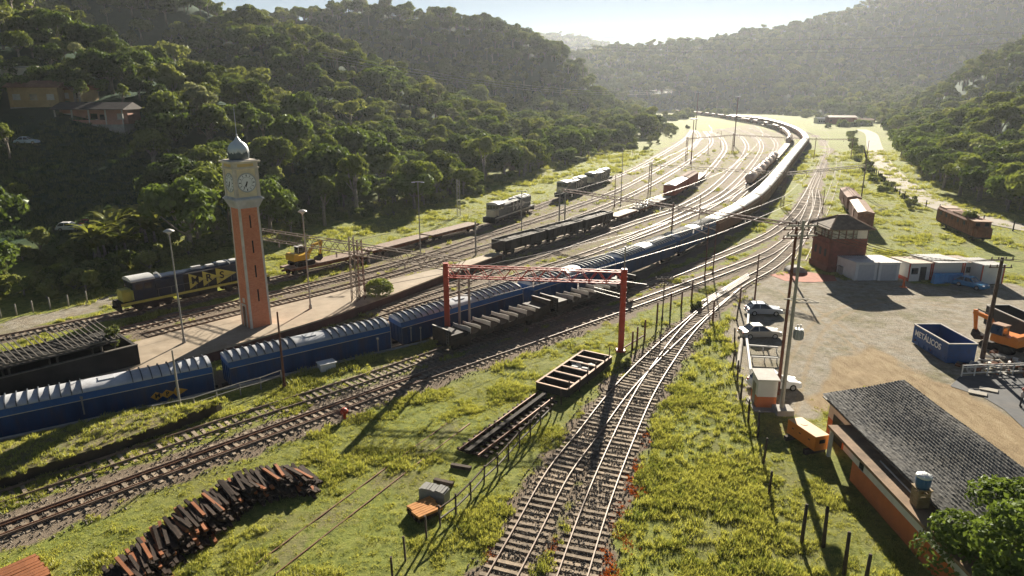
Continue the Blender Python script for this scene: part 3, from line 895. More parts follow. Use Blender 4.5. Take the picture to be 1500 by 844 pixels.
# ---- two hopper wagons on the siding
def hopper_wagon(label, group):
    L = 15.2
    root = thing('hopper_wagon', label, 'railway wagon', group=group)
    u = MB(); u.box((0, 0, .92), (L, 1.0, .26)); coupler(u, L)
    for sy in (-1, 1): u.box((0, sy * 1.25, 1.02), (L, .14, .2))
    for x in np.arange(-L / 2 + .6, L / 2, 1.4): u.box((x, 0, 1.0), (.14, 2.5, .16))
    u.build('underframe', M_UNDER, root)
    b = MB()
    for sx in (-1, 1):
        b.box((sx * (L / 2 - .1), 0, 1.75), (.12, 2.9, 1.5))
        b.box((sx * (L / 2 - 1.0), 0, 1.5), (1.8, 2.7, .9))
    for sy in (-1, 1):
        b.prism([(-L / 2 + .1, 1.0), (L / 2 - .1, 1.0), (L / 2 - .1, 1.5), (-L / 2 + .1, 1.5)], 'y', sy * 1.45 - .05, sy * 1.45 + .05)
        for x in np.arange(-L / 2 + 1, L / 2 - .5, 1.25): b.box((x, sy * 1.5, 1.25), (.1, .08, .6))
    for i in range(8):
        x = -L / 2 + 2.7 + i * 1.4
        b.prism([(x - .6, 1.05), (x - .1, 1.72), (x + .1, 1.72), (x + .6, 1.05)], 'y', -1.38, 1.38)
    b.build('body', M_DARK, root)
    t = MB()
    for i in range(8):
        x = -L / 2 + 2.7 + i * 1.4; w = .62 if i % 2 == 0 else .34
        pts = [(y, 1.84 - .07 * math.sin(y / 1.42 * 2.6)) for y in np.linspace(-1.42, 1.42, 9)]
        for (y0, z0), (y1, z1) in zip(pts, pts[1:]):
            t.bar((x + .12, y0, z0), (x + .12, y1, z1), w, .05, up=(1, 0, 0))
    for sx in (-1, 1): t.box((sx * (L / 2 - .1), 0, 2.52), (.16, 2.95, .05))
    t.build('slatted_top', M_PALE, root)
    bogie(root, -L / 2 + 2.0); bogie(root, L / 2 - 2.0)
    lr = MB()
    for sx in (-1, 1):
        for yy in (-1.3, -.95): lr.box((sx * (L / 2 + .06), yy, 1.7), (.03, .03, 1.5))
        for z in np.arange(1.1, 2.4, .3): lr.box((sx * (L / 2 + .06), -1.12, z), (.03, .35, .03))
    lr.build('ladder', M_STEEL, root)
    return root
sl_line, _ = TRACKS['siding']; ssl = arclen(sl_line)
sa = s_near(sl_line, ssl, G(648, 516)[:2])
h1 = hopper_wagon('dark open hopper wagon with pale cross plates, end board beside the left red column', 'hopper wagons on the grassy siding')
place(h1, sl_line, ssl, sa + 7.6, 15.2)
h2 = dup(h1, (0, 0, 0), 0, 'dark open hopper wagon with pale cross plates ending at the right red column'); place(h2, sl_line, ssl, sa + 7.6 + 16.4, 15.2)

# ---- locomotives
def locomotive(label, body, nose, stripe, roofm, letters, L=19.0, group=None, panel=None):
    root = thing('locomotive', label, 'locomotive', group=group)
    f = MB(); f.box((0, 0, 1.25), (L, 2.9, .34)); f.box((0, 0, .82), (4.6, 2.2, .72)); coupler(f, L)
    for sx in (-1, 1):
        f.prism([(-1.35, .30), (1.35, .30), (1.45, 1.2), (-1.45, 1.2)], 'x', sx * (L / 2) - .08, sx * (L / 2) + .08)
        for i in range(3): f.box((sx * (L / 2 - .55), -1.35, .45 + i * .26), (.5, .25, .05))
    f.build('underframe', M_UNDER, root)
    st = MB()
    for sy in (-1, 1): st.box((0, sy * 1.462, 1.27), (L, .03, .30))
    st.build('sill_stripe', stripe, root)
    h = MB()
    # long hood with chamfered shoulders
    def hood(x0, x1, w, z0, z1, ch=.32):
        h.prism([(-w, z0), (w, z0), (w, z1 - ch), (w - ch, z1), (-w + ch, z1), (-w, z1 - ch)], 'x', x0, x1)
    hood(-L / 2 + 3.9, L / 2 - 1.1, 1.0, 1.42, 3.75)
    hood(-L / 2 + 4.2, -L / 2 + 8.0, 1.28, 1.42, 3.72, .3)
    hood(L / 2 - 6.6, L / 2 - 1.6, 1.32, 2.6, 3.95, .3)
    for i in range(11): h.box((-L / 2 + 8.3 + i * .62, -1.012, 2.4), (.5, .03, 1.3)); 
    for i in range(11): h.box((-L / 2 + 8.3 + i * .62, 1.012, 2.4), (.5, .03, 1.3))
    h.build('hood', body, root)
    d = MB()
    for i in range(3): d.cyl((L / 2 - 5.8 + i * 1.7, 0, 3.95), (L / 2 - 5.8 + i * 1.7, 0, 4.08), .62, n=14)
    d.box((-L / 2 + 9.8, 0, 3.9), (1.2, .5, .35)); d.box((-L / 2 + 11.6, 0, 3.86), (.9, .7, .22))
    for x in (-L / 2 + 5.0, L / 2 - 3.0, L / 2 - 5.2):
        pts = [(y, 3.78 + .3 * math.cos(y * 1.3)) for y in np.linspace(-1.2, 1.2, 7)]
        for (y0, z0), (y1, z1) in zip(pts, pts[1:]): d.bar((x, y0, z0), (x, y1, z1), .22, .06, up=(1, 0, 0))
    d.build('roof_equipment', roofm, root)
    c = MB()
    x0, x1 = -L / 2 + 1.55, -L / 2 + 4.1
    c.prism([(-1.45, 1.42), (1.45, 1.42), (1.45, 3.75), (-1.45, 3.75)], 'x', x0, x1)
    c.build('cab', body, root)
    cr = MB(); cr.prism([(1.52 * math.cos(a), 3.76 + .48 * math.sin(a)) for a in np.linspace(0, math.pi, 11)], 'x', x0 - .12, x1 + .1, sm=True)
    cr.build('cab_roof', roofm, root)
    n = MB(); n.prism([(-.9, 1.42), (.9, 1.42), (.9, 2.55), (.6, 2.85), (-.6, 2.85), (-.9, 2.55)], 'x', -L / 2 + .45, x0 + .002)
    n.prism([(-1.44, 1.6), (1.44, 1.6), (1.44, 2.75), (-1.44, 2.75)], 'x', x0 - .03, x0 - .004)
    n.build('nose', nose, root)
    w = MB()
    for yy in (-.98, -.35, .35, .98): w.box((x0 - .012, yy, 3.22), (.03, .5, .62))
    for sy in (-1, 1):
        for xx in (.7, 1.75): w.box((x0 + xx, sy * 1.455, 3.12), (.8, .03, .72))
    w.build('window', M_GLASS, root)
    hl = MB(); hl.cyl((x0 - .06, -.17, 3.85), (x0 + .1, -.17, 3.85), .12, n=10); hl.cyl((x0 - .06, .17, 3.85), (x0 + .1, .17, 3.85), .12, n=10)
    hl.build('headlight', M_PALE, root)
    for sx in (-1, 1):
        x = sx * (L / 2 - 3.9); b = MB()
        for dx in (-1.65, 0, 1.65):
            for sy in (-1, 1): b.cyl((x + dx, sy * .74, .52), (x + dx, sy * .88, .52), .52, n=14)
            b.cyl((x + dx, -.8, .52), (x + dx, .8, .52), .09, n=6)
        for sy in (-1, 1): b.prism([(x - 2.4, .55), (x + 2.4, .55), (x + 2.2, .92), (x - 2.2, .92)], 'y', sy * 1.04 - .09, sy * 1.04 + .09)
        b.build('bogie', M_WHEEL, root)
    rl = MB()
    for sy in (-1, 1):
        for xx in np.arange(-L / 2 + 4.4, L / 2 - .2, 1.55): rl.bar((xx, sy * 1.40, 1.42), (xx, sy * 1.40, 2.4), .035)
        rl.bar((-L / 2 + 4.2, sy * 1.40, 2.4), (L / 2 - .2, sy * 1.40, 2.4), .035)
    rl.build('handrail', M_STEEL, root)
    # arrow panels carrying the three letters
    for i, ch in enumerate('MRS'):
        x = -L / 2 + 8.4 + i * 1.75
        y = -1.04 if i else -1.30
        a = MB()
        y = -1.322
        if i < 2: a.prism([(x - .15, 1.55), (x - .15, 3.55), (x + 1.85, 2.58)], 'y', y - .006 * i - .012, y + .006 * i)
        else: a.prism([(x - .15, 1.50), (x - .15, 3.62), (x + 2.6, 2.58)], 'y', y - .024, y)
        e = a.build('emblem', panel or M_YEL, root)
        lettered(e, ch, 1.3, x + .60, y - .04, 2.56, letters, bold=.03)
    bk = MB(); bk.box((-L / 2 + 10.4, 0, 2.52), (5.6, 2.62, 2.1)); bk.build('panel_backing', M_BLACK, root)
    return root
ll, _ = TRACKS['loco']; lsl = arclen(ll)
s1 = s_near(ll, lsl, G(166, 463)[:2])
loco = locomotive('dark navy locomotive with yellow nose and lettered arrows behind the clock tower', M_LOCO, M_YEL, M_YEL, M_GREYWHITE, M_BLACK)
place(loco, ll, lsl, s1 + 9.5, 19)
s2 = s_near(ll, lsl, G(714, 332)[:2])
loco2 = locomotive('grey locomotive with pale cab roof and faded lettered arrows in mid yard', M_GREYLOCO, M_CREAM, M_PALE, M_GREYWHITE, M_GREYLOCO, panel=M_PALE)
place(loco2, ll, lsl, s2 + 10, 19)
s3 = s_near(ll, lsl, G(825, 293)[:2])
loco3 = dup(loco2, (0, 0, 0), 0, 'pale grey locomotive, nearer of the coupled pair at the far yard edge'); place(loco3, ll, lsl, s3 + 10, 19)
loco4 = dup(loco2, (0, 0, 0), 0, 'pale grey locomotive, farther of the coupled pair at the far yard edge'); place(loco4, ll, lsl, s3 + 31.5, 19)

# ---- flat wagons
def flat_wagon(label, L, deckm, group=None):
    root = thing('flat_wagon', label, 'railway wagon', group=group)
    d = MB(); d.box((0, 0, 1.2), (L, 2.8, .10))
    for i in range(int(L / .5)): d.box((-L / 2 + .25 + i * .5, 0, 1.262), (.44, 2.76, .03))
    d.build('deck', deckm, root)
    u = MB()
    for sy in (-1, 1): u.prism([(-L / 2, .9), (-L / 2, 1.145), (L / 2, 1.145), (L / 2, .9), (L / 4, .70), (-L / 4, .70)], 'y', sy * 1.3 - .07, sy * 1.3 + .07)
    u.box((0, 0, .95), (L, .5, .3)); coupler(u, L)
    for x in np.arange(-L / 2 + .8, L / 2, 1.7):
        for sy in (-1, 1): u.box((x, sy * 1.41, 1.05), (.14, .08, .25))
    u.build('underframe', M_RUST, root)
    bogie(root, -L / 2 + 1.9); bogie(root, L / 2 - 1.9)
    return root
M_DECK = mat('deck_boards', (.30, .22, .17), .85, 0, .3, 1.5, dirt=(.16, .09, .06), dirt_amt=.6)
sf = s_near(ll, lsl, G(411, 404)[:2])
f1 = flat_wagon('rusty flat wagon carrying the yellow excavator beside the clock tower', 14.0, M_DECK, 'flat wagons by the hillside'); place(f1, ll, lsl, sf + 7, 14)
f2 = dup(f1, (0, 0, 0), 0, 'rusty empty flat wagon between the excavator and the lamp mast'); place(f2, ll, lsl, sf + 22, 14)
f3 = dup(f1, (0, 0, 0), 0, 'rusty empty flat wagon nearest the grey locomotive'); place(f3, ll, lsl, sf + 36.8, 14)

# ---- gondolas with ballast, flat wagons with scrap, red boxcars
def gondola(label, L=11.2, group=None, body=None, loadm=None):
    root = thing('gondola_wagon', label, 'railway wagon', group=group)
    b = MB()
    for sy in (-1, 1):
        b.box((0, sy * 1.4, 1.85), (L, .08, 1.5))
        for x in np.linspace(-L / 2 + .2, L / 2 - .2, 9): b.box((x, sy * 1.47, 1.85), (.12, .07, 1.5))
    for sx in (-1, 1): b.box((sx * (L / 2 - .04), 0, 1.85), (.08, 2.72, 1.5))
    b.box((0, 0, 1.12), (L - .1, 2.7, .1))
    for sy in (-1, 1): b.box((0, sy * 1.43, 2.63), (L + .06, .16, .07))
    for sx in (-1, 1): b.box((sx * (L / 2 - .02), 0, 2.635), (.14, 2.68, .07))
    b.build('body', body or M_DARK, root)
    g = random.Random(4); nx, ny = 22, 7; vs = []; fs = []
    for i in range(nx):
        for j in range(ny):
            x = -L / 2 + .1 + (L - .2) * i / (nx - 1); y = -1.34 + 2.68 * j / (ny - 1)
            vs.append((x, y, 2.2 + .32 * math.cos(y * 1.0) * (1 - (2 * x / L) ** 4) + g.uniform(-.09, .09)))
    for i in range(nx - 1):
        for j in range(ny - 1): k = i * ny + j; fs.append((k, k + ny, k + ny + 1, k + 1))
    l = MB(); l.add(vs, fs); l.build('load', loadm or M_LOAD, root)
    u = MB(); u.box((0, 0, .92), (L, .5, .3)); u.box((0, 0, 1.02), (L, 2.6, .12)); coupler(u, L); u.build('underframe', M_UNDER, root)
    bogie(root, -L / 2 + 1.8); bogie(root, L / 2 - 1.8)
    return root
gl, _ = TRACKS['gondola']; gsl = arclen(gl)
sg = s_near(gl, gsl, G(731, 376)[:2])
gl_labels = ['dark brown gondola full of ballast, nearest of the three in mid yard', 'dark brown gondola full of ballast, middle one of the three in mid yard', 'dark brown gondola full of ballast, farthest of the three in mid yard']
g1 = gondola(gl_labels[0], group='ballast gondolas in mid yard')
for i in range(3):
    w = g1 if i == 0 else dup(g1, (0, 0, 0), 0, gl_labels[i])
    place(w, gl, gsl, sg + 5.6 + i * 12.2, 11.2)
M_PDECK = mat('pale_deck', (.46, .40, .32), .8, 0, .2, 1.5)
fa = flat_wagon('pale decked flat wagon next after the ballast gondolas', 10, M_PDECK, 'flat wagons in mid yard'); place(fa, gl, gsl, sg + 43, 10)
fb = dup(fa, (0, 0, 0), 0, 'pale decked flat wagon next to the red boxcars'); place(fb, gl, gsl, sg + 66, 10)
fc = dup(fa, (0, 0, 0), 0, 'flat wagon piled with scrap between two empty flat wagons'); place(fc, gl, gsl, sg + 54.5, 10)
g = random.Random(8); mb = MB()
for i in range(90):
    x = g.uniform(-4.6, 4.6); y = g.uniform(-1.2, 1.2); z = g.uniform(.05, .75 * (1 - abs(y) / 1.7))
    mb.box((x, y, z), (g.uniform(.2, .7), g.uniform(.15, .5), g.uniform(.06, .3)), g.randrange(2), g.uniform(0, 3), Matrix.Rotation(g.uniform(-.4, .4), 4, 'X'))
sc_ = mb.build('scrap_heap', [M_STEEL, M_PALE]); sc_.location = fc.location + Vector((0, 0, 1.3)); sc_.rotation_euler = fc.rotation_euler
tag(sc_, 'heap of grey scrap metal piled on the middle flat wagon', 'scrap')
def boxcar(label, L=13.0, body=None, roofm=None, group=None, roofwalk=False, H=3.5):
    root = thing('boxcar', label, 'railway wagon', group=group)
    b = MB(); b.box((0, 0, 1.05 + (H - 1.05) / 2), (L, 2.8, H - 1.05))
    for sy in (-1, 1):
        for x in np.linspace(-L / 2 + .1, L / 2 - .1, 12): b.box((x, sy * 1.425, 1.05 + (H - 1.05) / 2), (.1, .05, H - 1.1))
    body_o = b.build('body', body or M_RUSTRED, root)
    dr = MB()
    for sy in (-1, 1): dr.box((0, sy * 1.47, 2.15), (2.2, .06, 2.1)); dr.box((0, sy * 1.48, 3.24), (4.4, .06, .08))
    dr.build('door', body or M_RUSTRED, root)
    r = MB(); r.prism([(-1.5, H), (1.5, H), (1.5, H + .07), (0, H + .42), (-1.5, H + .07)], 'x', -L / 2 - .12, L / 2 + .12)
    for x in np.linspace(-L / 2, L / 2, 10):
        for sy in (-1, 1): r.bar((x, sy * 1.5, H + .085), (x, 0, H + .435), .05, .04)
    r.build('roof', roofm or M_GREYWHITE, root)
    if roofwalk:
        q = MB(); q.box((0, -.3, H + .5), (L, .25, .05)); q.box((0, .3, H + .5), (L, .25, .05)); q.build('roof_walk', M_RUST, root)
    u = MB(); u.box((0, 0, .92), (L, .6, .3)); u.box((0, 0, .99), (L, 2.6, .1)); coupler(u, L); u.build('underframe', M_UNDER, root)
    bogie(root, -L / 2 + 1.9); bogie(root, L / 2 - 1.9)
    return root
sb = s_near(gl, gsl, G(965, 294)[:2])
b1 = boxcar('red boxcar with pale grey roof, nearer of the two in the yard', 26 * .62, group='red boxcars in the yard'); place(b1, gl, gsl, sb + 9.5, 16)
b2 = boxcar('red boxcar with rusty ridged roof, farther of the two in the yard', 15, roofm=M_RUST, roofwalk=True, group='red boxcars in the yard'); place(b2, gl, gsl, sb + 26.5, 15)
f4 = flat_wagon('pale flat wagon coupled beyond the red boxcars', 18, M_PDECK); place(f4, gl, gsl, sb + 45, 18)

# ---- the second train on the curve: tank wagons and mixed stock
def tank_wagon(label, L=10.5, group=None):
    root = thing('tank_wagon', label, 'railway wagon', group=group)
    t = MB(); n = 16
    prof = [(-L / 2 + .3, .4), (-L / 2 + .45, 1.0), (-L / 2 + .8, 1.3), (L / 2 - .8, 1.3), (L / 2 - .45, 1.0), (L / 2 - .3, .4)]
    vs = []; fs = []
    for x, r in prof:
        for i in range(n): a = 2 * math.pi * i / n; vs.append((x, r * math.cos(a), 2.45 + r * math.sin(a)))
    for j in range(len(prof) - 1):
        for i in range(n): fs.append((j * n + i, j * n + (i + 1) % n, (j + 1) * n + (i + 1) % n, (j + 1) * n + i))
    fs.append(tuple(range(n))[::-1]); fs.append(tuple(range((len(prof) - 1) * n, len(prof) * n)))
    t.add(vs, fs, 0, None, True); t.build('tank', M_TANK, root)
    d = MB(); d.cyl((0, 0, 3.7), (0, 0, 4.0), .4, n=12); 
    for x in (-2.6, 2.6): d.box((x, 0, 1.25), (.3, 2.4, .5))
    d.build('dome', M_RUST, root)
    u = MB(); u.box((0, 0, .95), (L, 1.4, .3)); coupler(u, L); u.build('underframe', M_UNDER, root)
    bogie(root, -L / 2 + 1.7); bogie(root, L / 2 - 1.7)
    return root
M_TANK = mat('tank_paint', (.50, .40, .33), .45, 0, .2, .7, dirt=(.22, .12, .08), dirt_amt=.7)
kl, _ = TRACKS['tank']; ksl = arclen(kl)
st = s_near(kl, ksl, G(1097, 276)[:2])
lab_t = 'pale tank wagon in the row beside the curved train'
seq = ['t'] * 7 + ['f'] * 6 + ['t'] * 9 + ['b', 'g', 'b', 'b', 'g', 'g', 'b', 'f', 'g', 'b', 'g', 'b', 'b', 'g', 'g', 'b', 'g', 'b', 'g', 'b', 'b', 'g', 'b', 'g', 'b', 'g', 'b', 'b', 'g', 'g', 'b', 'g', 'b', 'g', 'b', 'b']
M_DRED = mat('dark_red_wagon', (.19, .08, .06), .7, 0, .3, 1)
proto_k = {}
s = st
for c in seq:
    L = {'t': 10.5, 'f': 13.0, 'b': 13.0, 'g': 11.2}[c]
    if s + L > ksl[-1] - 1: break
    if c in proto_k: w = dup(proto_k[c], (0, 0, 0), 0)
    elif c == 't': w = tank_wagon(lab_t, group='tank wagons beside the curved train')
    elif c == 'f': w = flat_wagon('empty flat wagon in the row beside the curved train', 13, M_PDECK, 'flat wagons beside the curved train')
    elif c == 'b': w = boxcar('dark red boxcar in the mixed train at the head of the valley', 13, M_DRED, M_RUSTROOF, group='boxcars at the head of the valley')
    else: w = gondola('loaded dark gondola in the mixed train at the head of the valley', group='gondolas at the head of the valley')
    proto_k.setdefault(c, w)
    place(w, kl, ksl, s + L / 2, L); s += L + 1.7

# ---- derelict stock on the right
rr = boxcar('derelict brown covered van with rusty roof behind the signal cabin', 17, M_RUST, M_RUSTROOF)
a, b = Vector((67.4, 128.5, 0)), Vector((74.0, 146.0, 0))
rr.location = (*((a + b) / 2).xy, .27); rr.rotation_euler = (0, 0, math.atan2(b.y - a.y, b.x - a.x))
rr2 = boxcar('derelict brown wagon with ridged open roof farther behind the signal cabin', 16, M_RUST, M_RUST, roofwalk=True)
a, b = Vector((74.8, 148.5, 0)), Vector((80.5, 164.5, 0))
rr2.location = (*((a + b) / 2).xy, .27); rr2.rotation_euler = (0, 0, math.atan2(b.y - a.y, b.x - a.x))
def old_loco():
    root = thing('derelict_locomotive', 'rusted derelict electric locomotive with plants on its roof beside the right road', 'locomotive')
    L = 18
    b = MB()
    b.prism([(-1.45, 1.0), (1.45, 1.0), (1.45, 3.3), (1.2, 3.75), (-1.2, 3.75), (-1.45, 3.3)], 'x', -L / 2 + 3.2, L / 2)
    b.prism([(-1.25, 1.0), (1.25, 1.0), (1.25, 2.5), (.9, 2.85), (-.9, 2.85), (-1.25, 2.5)], 'x', -L / 2, -L / 2 + 3.2)
    b.prism([(-1.4, 1.0), (1.4, 1.0), (1.4, 3.6), (-1.4, 3.6)], 'x', -L / 2 + 1.2, -L / 2 + 3.25)
    for sy in (-1, 1):
        for x in np.linspace(-L / 2 + 4, L / 2 - 1, 9): b.box((x, sy * 1.47, 2.1), (.1, .05, 2.1))
    b.build('body', M_RUST, root)
    r = MB(); r.box((-L / 2 + 2.2, 0, 3.66), (2.6, 3.0, .1)); r.box((-L / 2 + 8.5, 0, 3.84), (5.6, 2.5, .12)); r.box((L / 2 - 1.8, 0, 3.83), (3.2, 2.5, .1))
    for x in np.arange(-L / 2 + 6, -L / 2 + 11, .6): r.box((x, 0, 3.92), (.08, 2.5, .05))
    r.build('roof', M_RUSTROOF, root)
    w = MB()
    for x in np.linspace(-L / 2 + 5, L / 2 - 2, 5): w.box((x, 1.452, 2.7), (.9, .03, .7)); w.box((x, -1.452, 2.7), (.9, .03, .7))
    for yy in (-.75, .75): w.box((-L / 2 + 1.19, yy, 3.1), (.03, .7, .6))
    w.build('window', M_BLACK, root)
    u = MB(); u.box((0, 0, .85), (L, 2.5, .28)); coupler(u, L); u.build('underframe', M_UNDER, root)
    bogie(root, -L / 2 + 2.8); bogie(root, L / 2 - 2.8)
    return root
ol = old_loco()
a, b = Vector((83.8, 119.0, 0)), Vector((87.5, 137.0, 0))
ol.location = (*((a + b) / 2).xy, .15); ol.rotation_euler = (0, 0, math.atan2(b.y - a.y, b.x - a.x))
# ---------------------------------------------------------------- platform, clock tower, canopy
M_CONC = mat('platform_paving', (.36, .29, .21), .85, 0, .2, .5, dirt=(.22, .16, .10), dirt_amt=.7, bmp=.2)
M_BRICKDARK = mat('dark_brick', (.12, .055, .04), .9, 0, .3, 1.2, dirt=(.05, .035, .025), dirt_amt=.7, bmp=.3)
def brick_material(name, c1, c2, mortar, scale):
    m, nt, b = nodes_of(name)
    tc = nt.nodes.new('ShaderNodeTexCoord'); sep = nt.nodes.new('ShaderNodeSeparateXYZ'); nt.links.new(tc.outputs['Object'], sep.inputs[0])
    ad = nt.nodes.new('ShaderNodeMath'); nt.links.new(sep.outputs[0], ad.inputs[0]); nt.links.new(sep.outputs[1], ad.inputs[1])
    cx = nt.nodes.new('ShaderNodeCombineXYZ'); nt.links.new(ad.outputs[0], cx.inputs[0]); nt.links.new(sep.outputs[2], cx.inputs[1])
    br = nt.nodes.new('ShaderNodeTexBrick'); nt.links.new(cx.outputs[0], br.inputs['Vector'])
    br.inputs['Scale'].default_value = scale; br.inputs['Color1'].default_value = (*c1, 1); br.inputs['Color2'].default_value = (*c2, 1); br.inputs['Mortar'].default_value = (*mortar, 1)
    br.inputs['Mortar Size'].default_value = .012
    n = noise_node(nt, .5, 5, .7)
    c = mixc(nt, ramp(nt, n, [(.4, (0, 0, 0)), (.75, (.55,) * 3)]), br.outputs[0], tuple(x * .6 for x in c1))
    nt.links.new(c, b.inputs['Base Color']); b.inputs['Roughness'].default_value = .85
    bump(nt, b, br.outputs['Fac'], -.3, .02)
    return m
M_BRICK = brick_material('orange_brick', (.60, .19, .085), (.68, .25, .115), (.46, .27, .19), 2.2)
M_QUOIN = mat('quoin_stone', (.60, .54, .45), .8, 0, .15, 1, dirt=(.30, .26, .21), dirt_amt=.5)
M_STUCCO = mat('cream_stucco', (.75, .65, .45), .75, 0, .12, .8, dirt=(.40, .33, .22), dirt_amt=.5)
M_LEAD = mat('lead_grey', (.44, .45, .46), .5, .2, .2, 1)
M_DIAL = mat('clock_dial', (.74, .75, .74), .5, 0, .05, 2)
M_CONCG = mat('grey_concrete', (.33, .31, .28), .85, 0, .2, 1, dirt=(.18, .16, .13), dirt_amt=.6, bmp=.2)

PT = 1.15
def slab(name, pix, z0, z1, m, side=None, **kw):
    pts = [tuple(G(a, b, z1).xy) for a, b in pix]
    mb = MB(); n = len(pts)
    vs = [(x, y, z0) for x, y in pts] + [(x, y, z1) for x, y in pts]
    mb.add(vs, [tuple(range(n, 2 * n))], 0)
    mb.add(vs, [(i, (i + 1) % n, n + (i + 1) % n, n + i) for i in range(n)], 1 if side else 0)
    o = mb.build(name, [m, side] if side else m)
    return tag(o, **kw)
PLAT = [(0, 604), (90, 578), (200, 548), (270, 525), (356, 501), (439, 477), (500, 458), (520, 450), (575, 431), (650, 402), (735, 372), (722, 370), (640, 394), (520, 421), (455, 437), (353, 461), (200, 500), (60, 541), (0, 558)]
slab('platform', PLAT, -2.2, PT, M_CONC, M_BRICKDARK, kind='structure')
# coping along the platform edge
mb = MB()
ed = [G(a, b, PT) for a, b in PLAT[:11]]
for a, b in zip(ed, ed[1:]):
    mb.bar((a.x, a.y, PT - .03), (b.x, b.y, PT - .03), .42, .18)
tag(mb.build('platform_coping', mat('coping_stone', (.33, .25, .17), .85, 0, .25, 1)), kind='structure')

def clock_tower():
    c = (G(354, 475.7, PT) + G(399, 474, PT)) / 2
    a0 = G(370, 481, PT); a1 = G(399, 474, PT); al = G(354, 475.7, PT)
    ang = math.atan2(a1.y - a0.y, a1.x - a0.x)
    W = 2.36; c.z = PT
    root = thing('clock_tower', 'tall orange brick clock tower with cream clock head and domed top', 'clock tower', tuple(c), ang)
    H = 13.9; w = W / 2
    wt = w * .90
    s = MB(); s.box((0, 0, H / 2), (W, W, H), taper=.90)
    shaft = s.build('shaft', M_BRICK, root)
    q = MB()
    for sx in (-1, 1):
        for sy in (-1, 1):
            q.bar((sx * (w - .09), sy * (w - .09), 0), (sx * (wt - .09), sy * (wt - .09), H), .22, .22, up=(1, 0, 0))
    # flare under the cornice
    q.build('corner_pilaster', M_QUOIN, root)
    k = MB()
    def ring(z0, z1, r0, r1): k.add([(-r0, -r0, z0), (r0, -r0, z0), (r0, r0, z0), (-r0, r0, z0), (-r1, -r1, z1), (r1, -r1, z1), (r1, r1, z1), (-r1, r1, z1)], [(0, 1, 5, 4), (1, 2, 6, 5), (2, 3, 7, 6), (3, 0, 4, 7), (4, 5, 6, 7), (3, 2, 1, 0)])
    ring(H - .75, H + .1, wt + .05, wt + .42); ring(H + .1, H + .28, wt + .52, wt + .52); ring(H + .28, H + .42, wt + .40, wt + .34)
    k.build('lower_cornice', M_LEAD, root)
    hb = H + .42; HH = 2.9; hw = 1.22
    h = MB(); h.box((0, 0, hb + HH / 2), (2 * hw, 2 * hw, HH))
    h.build('clock_head', M_STUCCO, root)
    p = MB()
    for sx in (-1, 1):
        for sy in (-1, 1): p.box((sx * (hw - .06), sy * (hw - .06), hb + HH / 2), (.34, .34, HH - .01))
    p.build('head_pilaster', M_QUOIN, root)
    k = MB(); ring(hb + HH, hb + HH + .16, hw + .16, hw + .22); ring(hb + HH + .16, hb + HH + .62, hw + .10, hw + .10); ring(hb + HH + .62, hb + HH + .82, hw + .30, hw + .36); ring(hb + HH + .82, hb + HH + .92, hw + .2, hw + .05)
    k.build('upper_cornice', M_QUOIN, root)
    fr = MB()
    for i in range(4):
        Mx = Matrix.Rotation(i * math.pi / 2, 4, 'Z')
        fr.box((0, -hw - .105, hb + HH + .39), (1.7, .02, .3), 0, 0, Mx)
    fr.build('frieze_panel', mat('ochre_panel', (.62, .46, .20), .7, 0, .12, 2), root)
    for i in range(4):
        Mx = Matrix.Rotation(i * math.pi / 2, 4, 'Z')
        d = MB(); d.cyl((0, -hw - .002, hb + 1.5), (0, -hw - .06, hb + 1.5), .86, n=36)
        dd = MB(); n = 36
        f0 = MB(); f0.cyl(Mx @ Vector((0, -hw, hb + 1.5)), Mx @ Vector((0, -hw - .05, hb + 1.5)), .92, n=40)
        dial = f0.build('clock_face', M_DIAL, root)
        rg = MB(); pts = [Mx @ Vector((.95 * math.cos(t), -hw - .05, hb + 1.5 + .95 * math.sin(t))) for t in np.linspace(0, 2 * math.pi, 41)]
        rg.tube(pts, .065, 6); rg.build('rim', M_LEAD, dial)
        nm = MB()
        for j in range(12):
            t = j * math.pi / 6
            nm.box((0, -hw - .056, .74), (.05 if j % 3 else .09, .012, .2), 0, 0, Mx @ Matrix.Translation((0, 0, hb + 1.5)) @ Matrix.Rotation(t, 4, 'Y'))
        for t in np.linspace(0, 2 * math.pi, 33)[:-1]:
            nm.box((0, -hw - .055, .57), (.1, .008, .018), 0, 0, Mx @ Matrix.Translation((0, 0, hb + 1.5)) @ Matrix.Rotation(t, 4, 'Y'))
        nm.build('numeral', M_BLACK, dial)
        hd = MB()
        for t, L, wd in ((R(213), .66, .05), (R(196), .46, .075)):
            hd.prism([(-wd, -.12), (wd, -.12), (wd * .5, L), (-wd * .5, L)], 'y', -hw - .078, -hw - .064, M=Mx @ Matrix.Translation((0, 0, hb + 1.5)) @ Matrix.Rotation(t, 4, 'Y'))
        hd.build('hand', M_BLACK, dial)
    z = hb + HH + .92
    o = MB(); o.lathe([(.95, z - .05), (1.0, z + .1), (1.05, z + .5), (1.04, z + .9), (.96, z + 1.25), (.80, z + 1.55), (.57, z + 1.77), (.38, z + 1.87), (.31, z + 1.97), (.2, z + 2.12), (.1, z + 2.28), (.03, z + 2.42)], 28)
    dm, nt, b = nodes_of('painted_dome')
    g2 = nt.nodes.new('ShaderNodeNewGeometry'); tc = nt.nodes.new('ShaderNodeTexCoord'); sp = nt.nodes.new('ShaderNodeSeparateXYZ'); nt.links.new(tc.outputs['Object'], sp.inputs[0])
    mr = nt.nodes.new('ShaderNodeMapRange'); nt.links.new(sp.outputs[2], mr.inputs[0]); mr.inputs[1].default_value = z; mr.inputs[2].default_value = z + 2.3
    nn = noise_node(nt, 2.2, 5, .75, stretch=(2.2, 2.2, .5))
